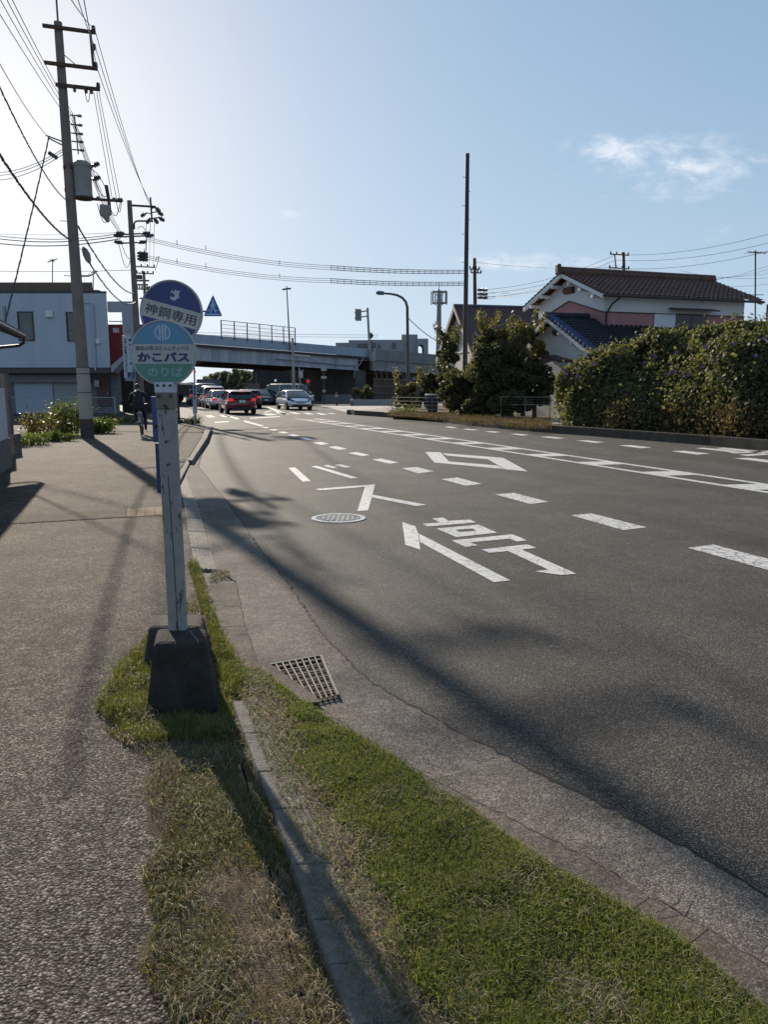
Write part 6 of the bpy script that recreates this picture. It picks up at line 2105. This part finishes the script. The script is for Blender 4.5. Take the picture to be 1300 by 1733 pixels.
# dry grass and weeds along the far kerb
def kerb_weeds():
    rng = np.random.default_rng(91)
    poly = [tuple(v[:2]) for v in (G(655, 704, .19), G(760, 714, .19), G(850, 722, .19), G(935, 728, .19), G(935, 712, .19), G(800, 706, .19), G(665, 697, .19))]
    x, y = sample(poly, 34000, rng); k = rng.random(len(x)) < np.clip(2.2 * vnoise(x, y, 1.6, 3) - .62, .03, 1); x, y = x[k], y[k]
    v, q, tr = blades(x, y, np.full(len(x), .19), rng.uniform(.06, .26, len(x)), rng.uniform(.008, .016, len(x)), rng.uniform(.2, .9, len(x)), rng)
    tag(np_mixed('dry_grass', v, q, tr, brown_weed), kind='stuff')
    for i, (px, py, w_, lab) in enumerate(((790, 703, 16, 'bright green weed clump at the foot of the far shrubs'), (690, 700, 14, 'small yellow green weed clump below the pipe railing'))):
        base = G(px, py, .19); t = thing('weed_clump', lab, 'weed', base)
        p = np.array(base) + rng.normal(size=(900, 3)) * np.array([w_ * base.y / F, .25, .16]); p[:, 2] = .2 + abs(p[:, 2] - .19) * 1.2
        vv, ff = leaf_quads(p, .10, aspect=.3, rng=rng); np_obj('foliage', vv, ff, weed_leaf, t)


kerb_weeds()
rf_m = mat('rail_pale', (.22, .20, .175), .6, .2, var=.3)
a, c = P(664, 700, 42.5), P(768, 700, 39.5); a.z = c.z = .19
rail_fence('pipe_railing', 'rusty four rail pipe railing in front of the shrubs by the street lamp', (a, c), .82, (.2, .40, .60, .80), 4, rf_m, 0, .022)
a, c = P(848, 700, 34.2), P(931, 700, 33.2); a.z = c.z = .19
rail_fence('wire_panel_fence', 'grey wire mesh panel fence standing just left of the vine hedge', (a, c), .95, (.60, .93), 3, rf_m, .12, .018)
base = P(731, 700, 41); base.z = .19
t = thing('rubbish_bin', 'dark dustbin with a pale rim standing among the bushes behind the railing', 'bin', base)
b = MB(); b.lathe([(.26, 0), (.30, .1), (.34, .92)], base, 18); b.build('drum', mat('bin_dark', (.03, .03, .04), .6), t, smooth=True)
b = MB(); b.lathe([(.34, .92), (.37, .92), (.37, .98), (.33, 1.0)], base, 18); b.build('rim', mat('bin_rim', (.42, .43, .45), .5), t)

# weeds at the foot of the near utility pole
def weeds(label, px, py, h, w_, n, size, m, seed, name='weed_clump', stems=7, cat='weed'):
    rng = np.random.default_rng(seed); r2 = random.Random(seed)
    base = G(px, py, .01); t = thing(name, label, cat, base)
    b = MB(); pts = []
    for k in range(stems):
        e = base + Vector((r2.uniform(-w_, w_), r2.uniform(-w_, w_) * .6, h * r2.uniform(.55, 1))); s = base + Vector(((e.x - base.x) * .55, (e.y - base.y) * .5, 0))
        b.tube([s, s.lerp(e, .5) + Vector((0, 0, .05)), e], [.014, .01, .004], 5); pts.append((s, e))
    b.build('stem', stem_m, t)
    k = rng.integers(0, stems, n); u = rng.uniform(.08, 1.02, n)[:, None]
    s0 = np.array([list(p_[0]) for p_ in pts])[k]; e0 = np.array([list(p_[1]) for p_ in pts])[k]
    p = s0 + (e0 - s0) * u + rng.normal(size=(n, 3)) * np.array([.14, .12, .07]) * (h * .9 + .2)
    p = p[p[:, 2] > .02]
    v, f = leaf_quads(p, size, aspect=.45, rng=rng); np_obj('foliage', v, f, m, t)


weeds('tall feathery green shrub touching the left side of the transformer pole', 114, 737, 1.2, .55, 4600, .075, weed_leaf, 61, 'weed_shrub', 14, 'shrub')
weeds('arching bramble with broad yellowing leaves left of the feathery shrub', 72, 742, .85, .55, 700, .13, gold_leaf, 62, 'bramble', 8, 'shrub')
weeds('low bright weeds growing beside the white wall at the left edge', 32, 756, .32, .5, 1300, .07, weed_leaf, 63, stems=14)
weeds('low yellow green weed patch between the wall weeds and the bramble', 62, 752, .34, .5, 1400, .07, weed_leaf, 64, stems=14)
weeds('low weed patch below the feathery shrub', 100, 747, .3, .45, 1200, .065, weed_leaf, 65, stems=12)
weeds('sunny yellow grass clump right of the transformer pole', 168, 733, .5, .6, 2600, .08, weed_leaf, 66, stems=20)
weeds('dim grass clump in the shade behind the sunny clump', 205, 716, .4, .8, 900, .09, dark_leaf, 67, stems=14)
weeds('small tuft of weeds around the foot of the notice post', 331, 718, .35, .28, 500, .07, weed_leaf, 68, stems=8)
weeds('low trailing weeds along the pavement end by the black sign post', 312, 716, .18, .75, 900, .07, gold_leaf, 69, stems=16)

# trees beyond the overpass
ft = 'trees beyond the overpass'
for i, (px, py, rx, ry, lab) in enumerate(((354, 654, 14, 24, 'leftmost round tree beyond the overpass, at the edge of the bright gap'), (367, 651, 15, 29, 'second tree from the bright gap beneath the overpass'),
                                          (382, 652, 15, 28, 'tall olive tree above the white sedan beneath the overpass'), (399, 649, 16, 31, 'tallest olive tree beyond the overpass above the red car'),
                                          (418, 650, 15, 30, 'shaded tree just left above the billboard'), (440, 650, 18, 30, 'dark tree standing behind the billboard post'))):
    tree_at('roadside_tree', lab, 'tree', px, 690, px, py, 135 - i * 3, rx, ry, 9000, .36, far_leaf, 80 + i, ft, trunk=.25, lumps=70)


# ------------------------------------------------------------------ vehicles
def paint_car(name, col, metal=.2, rough=.28):
    m = mat(name, col, rough, metal, var=.03, scale=2)
    m.node_tree.nodes['Principled BSDF'].inputs['Coat Weight'].default_value = .6
    m.node_tree.nodes['Principled BSDF'].inputs['Coat Roughness'].default_value = .08
    return m


brake = mat('brake_lamp', (.65, .03, .02), .3, var=0, emit=.35)
tail_off = mat('tail_lamp', (.30, .02, .02), .25, var=.1)
lamp_clear = mat('head_lamp', (.55, .58, .62), .12, .3, var=.1)
plastic = mat('black_plastic', (.018, .018, .019), .55)
alloy = mat('wheel_alloy', (.32, .33, .34), .35, .7)
plate_m = mat('number_plate', (.55, .57, .58), .5)


def car(label, pos, heading, paint, L=4.0, W=1.70, Hh=1.52, kind='hatch', lit=False, name='car', cat='car', group='cars near the junction'):
    """body and cabin are lofted along the length; +y is the front"""
    t = thing(name, label, cat, (0, 0, 0), group)
    w = W / 2
    f, r = L / 2, -L / 2
    zs = .20
    hood = {'hatch': .98, 'sedan': .92, 'van': 1.06, 'prius': .94, 'box': 1.12}[kind]
    belt = {'hatch': .98, 'sedan': .94, 'van': 1.10, 'prius': .97, 'box': 1.12}[kind]
    # stations: y, half width, underside, beltline
    st = [(r, w * .80, .42, belt * .80), (r + .10, w * .93, .30, belt * .97), (r + .45, w, zs, belt + .02), (r + L * .3, w, zs, belt), (f - L * .32, w, zs, belt - .01),
          (f - L * .24, w * .99, zs, hood + .01), (f - .55, w * .95, zs, hood - .10), (f - .22, w * .86, .24, hood - .22), (f, w * .66, .30, hood - .36)]
    if kind in ('van', 'box'):
        st[5] = (f - L * .2, w * .99, zs, hood + .0)
    b = MB(); vs = []
    ring = [(-.0, 0), (-.82, 0), (-1, .16), (-1.0, .55), (-.95, .86), (-.86, 1), (-.45, 1.035), (0, 1.045), (.45, 1.035), (.86, 1), (.95, .86), (1.0, .55), (1, .16), (.82, 0)]
    for y, hw, z0, z1 in st:
        vs += [(hw * a, y, z0 + (z1 - z0) * c) for a, c in ring]
    n = len(ring)
    fs = [(i * n + k, i * n + (k + 1) % n, (i + 1) * n + (k + 1) % n, (i + 1) * n + k) for i in range(len(st) - 1) for k in range(n)]
    fs += [tuple(range(n)), tuple(range((len(st) - 1) * n, len(st) * n))]
    b.add(vs, fs)
    body = b.build('body', paint, t, smooth='all', subd=1)
    # cabin
    cab = {'hatch': [(r + .10, .82, belt - .02, belt + .02), (r + .42, .78, belt, Hh - .09), (r + .8, .76, belt, Hh - .01), (f - 1.95, .75, belt, Hh), (f - 1.55, .76, belt, Hh - .05), (f - .92, .82, belt - .02, belt + .02)],
           'prius': [(r + .12, .80, belt - .02, belt + .06), (r + .9, .77, belt, Hh - .12), (r + 1.6, .74, belt, Hh - .01), (f - 1.9, .74, belt, Hh), (f - 1.6, .75, belt, Hh - .06), (f - .70, .86, belt - .10, belt - .05)],
           'sedan': [(r + .55, .80, belt - .02, belt + .02), (r + 1.15, .74, belt, Hh - .06), (r + 1.5, .72, belt, Hh), (f - 2.1, .72, belt, Hh), (f - 1.8, .73, belt, Hh - .05), (f - 1.15, .82, belt - .02, belt)],
           'van': [(r + .04, .86, belt - .02, belt + .1), (r + .22, .83, belt, Hh - .12), (r + .5, .80, belt, Hh), (f - 1.6, .80, belt, Hh), (f - 1.2, .81, belt, Hh - .08), (f - .7, .86, belt - .04, belt)],
           'box': [(r + .03, .90, belt - .02, belt + .2), (r + .10, .88, belt, Hh - .08), (r + .3, .86, belt, Hh), (f - 1.5, .86, belt, Hh), (f - 1.2, .86, belt, Hh - .06), (f - .72, .88, belt - .04, belt)]}[kind]
    b = MB(); vs = []
    for y, k, z0, z1 in cab:
        vs += [(-w * .93, y, z0), (-w * (.93 * .35 + k * .65), y, z0 + (z1 - z0) * .6), (-w * k, y, z1 - .04), (-w * k * .88, y, z1), (0, y, z1 + .02), (w * k * .88, y, z1), (w * k, y, z1 - .04), (w * (.93 * .35 + k * .65), y, z0 + (z1 - z0) * .6), (w * .93, y, z0)]
    n = 9
    fs = [(i * n + k, i * n + k + 1, (i + 1) * n + k + 1, (i + 1) * n + k) for i in range(len(cab) - 1) for k in range(n - 1)]
    fs += [tuple(range(n)), tuple(range((len(cab) - 1) * n, len(cab) * n))]
    b.add(vs, fs)
    gl = b.build('window', glass_dark, t, smooth=True)
    # roof skin and pillars in the body colour
    b = MB(); vs = []; rs = cab[1:-1]
    for y, k, z0, z1 in rs:
        vs += [(-w * k * 1.012, y, z1 - .05), (-w * k * .885, y, z1 + .012), (0, y, z1 + .034), (w * k * .885, y, z1 + .012), (w * k * 1.012, y, z1 - .05)]
    fs = [(i * 5 + k, i * 5 + k + 1, (i + 1) * 5 + k + 1, (i + 1) * 5 + k) for i in range(len(rs) - 1) for k in range(4)]
    b.add(vs, fs); b.build('roof', paint, t, smooth=True)
    pm_ = paint if kind != 'box' else plastic
    for sd in (-1, 1):
        for i, j in ((0, 1), (len(cab) - 1, len(cab) - 2)):
            y0, k0, za, zb_ = cab[i]; y1, k1, zc, zd = cab[j]
            MB().tube([(sd * w * .915, y0, zb_), (sd * w * k1 * 1.0, y1, zd - .03)], .045, 6).build('pillar', pm_, t)
        ym = (cab[2][0] + cab[3][0]) / 2
        MB().tube([(sd * w * .94, ym, belt), (sd * w * .755 * (1.07 if kind in ('van', 'box') else 1.01), ym, Hh - .05)], .035, 6).build('pillar', pm_, t)
    if kind in ('hatch', 'van'):
        b = MB(); y, k, z0, z1 = cab[1]; b.prism([(-w * k * .9, y + .05, z1 + .02), (w * k * .9, y + .05, z1 + .02), (w * k * .86, y - .18, z1 - .02), (-w * k * .86, y - .18, z1 - .02)], (0, 0, .035)); sp_o = b.build('spoiler', paint, t, bevel=.01)
        b = MB(); b.box((0, y - .19, z1 + .0), (.26, .02, .03)); b.build('brake_lamp', brake if lit else tail_off, sp_o)
    # wheels
    for y in (r + L * .19, f - L * .2):
        for sd in (-1, 1):
            c = (sd * (w - .10), y, .31)
            b = MB(); b.lathe([(.19, -.1), (.29, -.105), (.31, -.07), (.31, .07), (.29, .105), (.19, .1)], c, 22, 'X'); wh = b.build('wheel', black_rubber, t, smooth=True)
            b = MB(); b.lathe([(.20, -.085), (.20, .085)], c, 20, 'X'); rim = b.build('rim', alloy, wh)
            b = MB(); b.lathe([(.37, -.06), (.37, .02)], (sd * (w - .045), y, .33), 22, 'X'); b.build('wheel_arch', plastic, t)
    # rear end
    zt = {'hatch': .92, 'prius': .86, 'sedan': .78, 'van': 1.0, 'box': .75}[kind]
    for sd in (-1, 1):
        b = MB()
        hh = .30 if kind == 'van' else .20
        b.prism([(sd * w * .93, r + .13, zt - hh / 2), (sd * w * .56, r + .005, zt - hh * .35), (sd * w * .60, r + .01, zt + hh * .3), (sd * w * .93, r + .14, zt + hh * .55)], (0, -.035, 0))
        b.build('tail_lamp', brake if lit else tail_off, t, bevel=.01)
    b = MB(); b.box((0, r - .0, .36), (W * .72, .10, .20)); b.build('rear_bumper', plastic, t, bevel=.03)
    b = MB(); b.box((0, r - .03, zt - .10), (.36, .02, .17)); b.build('number_plate', plate_m, t)
    # front end
    for sd in (-1, 1):
        b = MB()
        if kind == 'prius':
            b.prism([(sd * w * .96, f - .60, .72), (sd * w * .55, f - .10, .60), (sd * w * .50, f - .10, .70), (sd * w * .93, f - .66, .92)], (0, .07, .02))
        else:
            b.prism([(sd * w * .93, f - .42, .66), (sd * w * .52, f - .05, .60), (sd * w * .54, f - .06, .74), (sd * w * .92, f - .46, .82)], (0, .05, .01))
        b.build('headlight', lamp_clear if kind != 'prius' else mat('dark_headlight', (.03, .04, .09), .12), t, bevel=.01)
        b = MB(); b.tube([(sd * w * .96, cab[-1][0] - .12, belt + .02), (sd * (w + .13), cab[-1][0] - .10, belt + .07)], .03, 6); b.box((sd * (w + .12), cab[-1][0] - .11, belt + .09), (.19, .10, .14)); b.build('mirror', paint, t, bevel=.02)
    b = MB(); b.prism([(-w * .52, f - .08, .27), (w * .52, f - .08, .27), (w * .74, f - .14, .36), (w * .66, f - .10, .44), (-w * .66, f - .10, .44), (-w * .74, f - .14, .36)], (0, .10, 0)); b.build('lower_grille', plastic, t, bevel=.015)
    b = MB(); b.box((0, f - .02, .62), (W * .42, .06, .05)); b.build('grille', plastic, t)
    b = MB(); b.box((0, f + .03, .50), (.34, .02, .16)); b.build('number_plate', plate_m, t)
    t.location = pos; t.rotation_euler = (0, 0, heading); t.scale = (1, 1, .91)
    return t


HEAD = math.atan2(.317, .948)


def g0(px, py): return G(px, py)


def at_rear(px, py, L): return G(px, py) + ROAD * (L / 2 - .1)


red_p, white_p, silver_p, black_p = paint_car('dark_red_paint', (.17, .012, .02)), paint_car('white_pearl_paint', (.78, .79, .80)), paint_car('silver_paint', (.42, .44, .47), .5), paint_car('black_paint', (.012, .012, .014))
pale_blue, navy_p = paint_car('pale_silver_blue_paint', (.68, .72, .78), .3), paint_car('dark_blue_grey_paint', (.035, .045, .06), .3)
car('dark red hatchback braking at the back of the waiting queue', at_rear(409, 701.5, 4.0), HEAD + .02, red_p, 4.0, 1.70, 1.50, 'hatch', True)
car('white sedan braking just ahead of the dark red hatchback', at_rear(379, 693.5, 4.6), HEAD + .03, white_p, 4.6, 1.80, 1.46, 'sedan', True)
car('silver minivan waiting ahead of the white sedan', at_rear(363, 690.2, 4.4), HEAD, silver_p, 4.4, 1.70, 1.78, 'van', True, 'minivan')
car('tall black van waiting ahead of the silver minivan', at_rear(349, 687.5, 4.6), HEAD, black_p, 4.6, 1.75, 2.02, 'box', True, 'van', 'van')
car('small dark car ahead of the black van behind the notice post', at_rear(336.5, 685.5, 3.9), HEAD, navy_p, 3.9, 1.65, 1.5, 'hatch', True)
car('black car braking in the next lane, half hidden behind the dark red hatchback', at_rear(428, 691.5, 4.2), HEAD - .1, black_p, 4.2, 1.72, 1.50, 'hatch', True)
car('pale silver blue hatchback driving towards the viewer', G(507, 694.2) + ROAD * 1.9, HEAD + math.pi + .02, pale_blue, 4.5, 1.76, 1.47, 'prius')
car('dark blue grey car driving towards the viewer under the overpass', G(453, 685.8) + ROAD * 2, HEAD + math.pi - .06, navy_p, 4.3, 1.75, 1.46, 'prius')
car('cream roofed van partly hidden behind the silver blue hatchback', G(504, 686.5) + ROAD * 3, HEAD + math.pi + .6, paint_car('cream_paint', (.45, .44, .40)), 4.6, 1.8, 2.0, 'van', name='van', cat='van')
for px, py, mm, kd, lab in ((474, 682.5, white_p, 'van', 'white van parked in the shade beyond the dark oncoming car'), (440, 682.6, silver_p, 'hatch', 'silver hatchback in the shade behind the dark oncoming car'),
                            (430, 681.5, navy_p, 'sedan', 'dark sedan in the shade below the billboard'), (487, 682, silver_p, 'hatch', 'grey hatchback parked left of the signal pole under the overpass')):
    car(lab, G(px, py), HEAD + math.pi, mm, 4.1, 1.7, 1.75 if kd == 'van' else 1.5, kd)


def tipper():
    t = thing('tipper_truck', 'dark tipper truck with pale cover crossing behind the notice post', 'truck', (0, 0, 0))
    b = MB(); b.prism([(-3.2, -1.1, .75), (2.0, -1.1, .75), (2.0, -1.1, 1.75), (-1.5, -1.1, 1.80), (-3.2, -1.1, 2.35)], (0, 2.2, 0)); b.build('tipper_body', mat('truck_dark', (.025, .025, .03), .5), t, bevel=.03)
    b = MB(); b.prism([(-3.25, -1.15, 2.37), (-1.5, -1.15, 1.83), (2.0, -1.15, 1.78), (2.0, -1.15, 1.88), (-1.4, -1.15, 1.95), (-3.2, -1.15, 2.62)], (0, 2.3, 0)); b.build('cover', mat('truck_cover', (.50, .53, .57), .5), t)
    b = MB(); b.box((3.0, 0, 1.35), (1.7, 2.1, 1.9)); b.build('cab', mat('truck_cab', (.10, .11, .13), .4), t, bevel=.12)
    for x in (-2.2, -.9, 2.8):
        for sd in (-1, 1):
            b = MB(); b.lathe([(.3, -.14), (.48, -.14), (.5, -.1), (.5, .1), (.48, .14), (.3, .14)], (x, sd * .95, .5), 18, 'Y'); wh = b.build('wheel', black_rubber, t, smooth=True)
    t.location = G(312, 682) + Vector((-.6, 1.5, 0)); t.rotation_euler = (0, 0, -.1 + math.pi)
    t.rotation_euler = (0, 0, -.25)


tipper()


# ------------------------------------------------------------------ cyclist
def cyclist():
    pos = G(239.5, 738.5, .014)
    hd = HEAD - .06
    Mx = Matrix.Translation(pos) @ Matrix.Rotation(hd, 4, 'Z') @ Matrix.Rotation(R(-3), 4, 'Y')
    t = thing('bicycle', 'dark city bicycle ridden away along the pavement', 'bicycle', (0, 0, 0))
    fr = mat('bicycle_frame', (.05, .06, .06), .4, .4)
    for y, nm in ((0, 'rear'), (1.07, 'front')):
        b = MB(); c = Vector((0, y, .335)); n = 28
        b.tube([c + Vector((0, math.cos(a) * .315, math.sin(a) * .315)) for a in [2 * math.pi * k / n for k in range(n + 1)]], .019, 8, cap=False); wh = b.build('wheel', black_rubber, t, smooth=True)
        b = MB()
        for k in range(16): a = 2 * math.pi * k / 16; b.tube([c + Vector((.03 if k % 2 else -.03, 0, 0)), c + Vector((0, math.cos(a) * .3, math.sin(a) * .3))], .0025, 4)
        b.build('spokes', steel, wh)
        b = MB(); b.tube([c - Vector((.06, 0, 0)), c + Vector((.06, 0, 0))], .025, 8); b.build('hub', steel, wh)
        b = MB(); b.tube([c + Vector((0, math.cos(a) * .35, math.sin(a) * .35)) for a in [math.pi * (.15 + .75 * k / 10) if y == 0 else math.pi * (.2 + .6 * k / 10) for k in range(11)]], .022, 6); b.build('mudguard', mat('mudguard_steel', (.34, .36, .37), .35, .6), t, smooth=True)
    b = MB(); bb, sc, hc = (0, .42, .30), (0, .26, .72), (0, .88, .80)
    b.tube([bb, sc], .018, 8); b.tube([bb, (0, .60, .40), hc], .02, 8); b.tube([bb, (.05, 0, .335)], .012, 6); b.tube([bb, (-.05, 0, .335)], .012, 6)
    b.tube([(0, .27, .66), (.05, 0, .335)], .010, 6); b.tube([(0, .27, .66), (-.05, 0, .335)], .010, 6); b.tube([(0, .86, .9), hc, (0, .95, .62)], .02, 8)
    b.tube([(0, .95, .62), (.05, 1.07, .335)], .014, 6); b.tube([(0, .95, .62), (-.05, 1.07, .335)], .014, 6); b.build('frame', fr, t, smooth=True)
    b = MB(); b.tube([sc, (0, .25, .84)], .014, 8); b.build('seat_post', steel, t)
    b = MB(); b.add([(-.09, .10, .86), (.09, .10, .86), (.025, .40, .86), (-.025, .40, .86), (-.10, .10, .91), (.10, .10, .91), (.02, .40, .90), (-.02, .40, .90)],
                    [(3, 2, 1, 0), (4, 5, 6, 7), (0, 1, 5, 4), (1, 2, 6, 5), (2, 3, 7, 6), (3, 0, 4, 7)]); b.build('saddle', plastic, t, bevel=.02)
    b = MB(); b.tube([(-.29, .68, .99), (-.25, .80, 1.0), (-.10, .87, .98), (0, .86, .93), (.10, .87, .98), (.25, .80, 1.0), (.29, .68, .99)], .012, 8); b.build('handlebar', steel, t, smooth=True)
    b = MB(); b.box((0, -.02, .73), (.14, .42, .02)); b.tube([(.06, -.1, .72), (.06, 0, .34)], .007, 5); b.tube([(-.06, -.1, .72), (-.06, 0, .34)], .007, 5); b.build('rear_rack', steel, t)
    b = MB(); b.lathe([(.02, -.02), (.025, .0)], (0, -.24, .64), 12, 'Y'); b.build('rear_reflector', tail_off, t)
    b = MB(); b.tube([(-.05, .42, .30), (.05, .42, .30)], .02, 8); b.tube([(.06, .42, .30), (.07, .50, .16)], .01, 6); b.tube([(-.06, .42, .30), (-.07, .34, .44)], .01, 6)
    for sd, y, z in ((1, .50, .15), (-1, .34, .45)): b.box((sd * .12, y, z), (.09, .09, .02))
    b.build('crank', steel, t)
    t.matrix_world = Mx

    p = thing('person', 'person in dark jacket and trousers with a bag strap cycling away on the pavement', 'person', (0, 0, 0))
    J = {'hip': (0, .20, .93), 'waist': (0, .25, 1.06), 'chest': (0, .38, 1.25), 'neck0': (0, .46, 1.36), 'neck': (0, .50, 1.42), 'head0': (0, .53, 1.48), 'head1': (0, .55, 1.54), 'head2': (0, .55, 1.60)}
    V, E_, Rr, idx = [], [], [], {}

    def v(nm, co, r): idx[nm] = len(V); V.append(co); Rr.append(r)

    def e(a, b_): E_.append((idx[a], idx[b_]))
    v('hip', J['hip'], (.155, .12)); v('waist', J['waist'], (.15, .11)); v('chest', J['chest'], (.185, .12)); v('neck0', J['neck0'], (.10, .08)); v('neck', J['neck'], (.055, .06))
    v('head0', J['head0'], (.075, .09)); v('head1', J['head1'], (.082, .105)); v('head2', J['head2'], (.055, .07))
    for a, b_ in (('hip', 'waist'), ('waist', 'chest'), ('chest', 'neck0'), ('neck0', 'neck'), ('neck', 'head0'), ('head0', 'head1'), ('head1', 'head2')): e(a, b_)
    for sd, n_, kn, an, toe in ((1, 'r', (.14, .62, .60), (.13, .46, .26), (.13, .60, .19)), (-1, 'l', (-.14, .62, .84), (-.13, .33, .54), (-.13, .45, .47))):
        v('th' + n_, (sd * .11, .26, .90), (.105, .10)); v('kn' + n_, kn, (.065, .065)); v('ca' + n_, tuple((Vector(kn) * .6 + Vector(an) * .4)), (.062, .06)); v('an' + n_, an, (.045, .045)); v('he' + n_, (an[0], an[1] + .01, an[2] - .06), (.042, .04)); v('to' + n_, toe, (.035, .03))
        for a, b_ in (('hip', 'th' + n_), ('th' + n_, 'kn' + n_), ('kn' + n_, 'ca' + n_), ('ca' + n_, 'an' + n_), ('an' + n_, 'he' + n_), ('he' + n_, 'to' + n_)): e(a, b_)
        v('sh' + n_, (sd * .20, .44, 1.31), (.075, .07)); v('el' + n_, (sd * .30, .56, 1.12), (.05, .05)); v('wr' + n_, (sd * .275, .70, 1.03), (.035, .03)); v('ha' + n_, (sd * .272, .75, 1.025), (.036, .024))
        for a, b_ in (('neck0', 'sh' + n_), ('sh' + n_, 'el' + n_), ('el' + n_, 'wr' + n_), ('wr' + n_, 'ha' + n_)): e(a, b_)
        for k in range(4):                               # fingers closed over the grip
            x = sd * (.248 + k * .016)
            v(f'f{n_}{k}a', (x, .785, 1.035), (.0095,) * 2); v(f'f{n_}{k}b', (x, .80 + .004 * (k % 2), 1.01), (.0085,) * 2); v(f'f{n_}{k}c', (x, .775, .985), (.0075,) * 2)
            e('ha' + n_, f'f{n_}{k}a'); e(f'f{n_}{k}a', f'f{n_}{k}b'); e(f'f{n_}{k}b', f'f{n_}{k}c')
        v(f't{n_}a', (sd * .236, .755, 1.01), (.011,) * 2); v(f't{n_}b', (sd * .23, .785, .99), (.009,) * 2); e('ha' + n_, f't{n_}a'); e(f't{n_}a', f't{n_}b')
    me = bpy.data.meshes.new('body'); me.from_pydata(V, E_, [])
    o = bpy.data.objects.new('body', me); COL.objects.link(o)
    sk = o.modifiers.new('skin', 'SKIN'); sk.use_smooth_shade = True
    for i, r_ in enumerate(Rr):
        me.skin_vertices[0].data[i].radius = r_; me.skin_vertices[0].data[i].use_root = (i == 0)
    o.modifiers.new('subd', 'SUBSURF').levels = 2
    bpy.context.view_layer.update()
    bm_ = bpy.data.meshes.new_from_object(o.evaluated_get(bpy.context.evaluated_depsgraph_get()))
    bpy.data.objects.remove(o)
    skin, jacket, trousers, shoe = mat('skin', (.42, .25, .18), .55), mat('dark_jacket', (.014, .015, .02), .85, var=.3, scale=14, bump=.3), mat('dark_trousers', (.018, .018, .022), .9, var=.3), mat('dark_shoe', (.03, .028, .028), .7)
    for m_ in (skin, jacket, trousers, shoe): bm_.materials.append(m_)
    for f_ in bm_.polygons:
        c = f_.center
        if c.z > 1.415 and abs(c.x) < .13: k = 0
        elif c.y > .715 and abs(c.x) > .2 and c.z > .95: k = 0
        elif c.z > .98: k = 1
        elif c.z < .24 or (c.x < 0 and c.z < .52 and c.y < .55): k = 3
        else: k = 2
        f_.material_index = k
    ob = bpy.data.objects.new('body', bm_); COL.objects.link(ob); ob.parent = p; OFF[ob] = Vector()
    hairm = mat('hair_black', (.012, .011, .011), .6)
    b = MB(); vs, fs = [], []
    nu, nv = 16, 9
    for j in range(nv):
        th = math.pi * .60 * j / (nv - 1)
        for i in range(nu):
            a = 2 * math.pi * i / nu; front = max(0, math.sin(a))
            th2 = th * (1 - .30 * front)
            vs.append((math.cos(a) * math.sin(th2) * .092, .545 + math.sin(a) * math.sin(th2) * .112, 1.535 + math.cos(th2) * .118))
    fs = [(j * nu + i, j * nu + (i + 1) % nu, (j + 1) * nu + (i + 1) % nu, (j + 1) * nu + i) for j in range(nv - 1) for i in range(nu)]
    b.add(vs, fs); b.build('hair', hairm, p, smooth='all')
    for sd in (-1, 1):
        b = MB(); b.tube([(sd * .085, .55, 1.50), (sd * .098, .545, 1.515), (sd * .10, .54, 1.54), (sd * .088, .55, 1.555)], [.012, .016, .014, .010], 8); b.build('ear', skin, p, smooth=True)
    b = MB(); b.tube([(-.17, .36, 1.36), (-.10, .29, 1.28), (0, .262, 1.20), (.09, .25, 1.12), (.15, .24, 1.06)], .016, 6); b.build('bag_strap', mat('strap_grey', (.20, .20, .22), .7), p)
    p.matrix_world = Mx


cyclist()
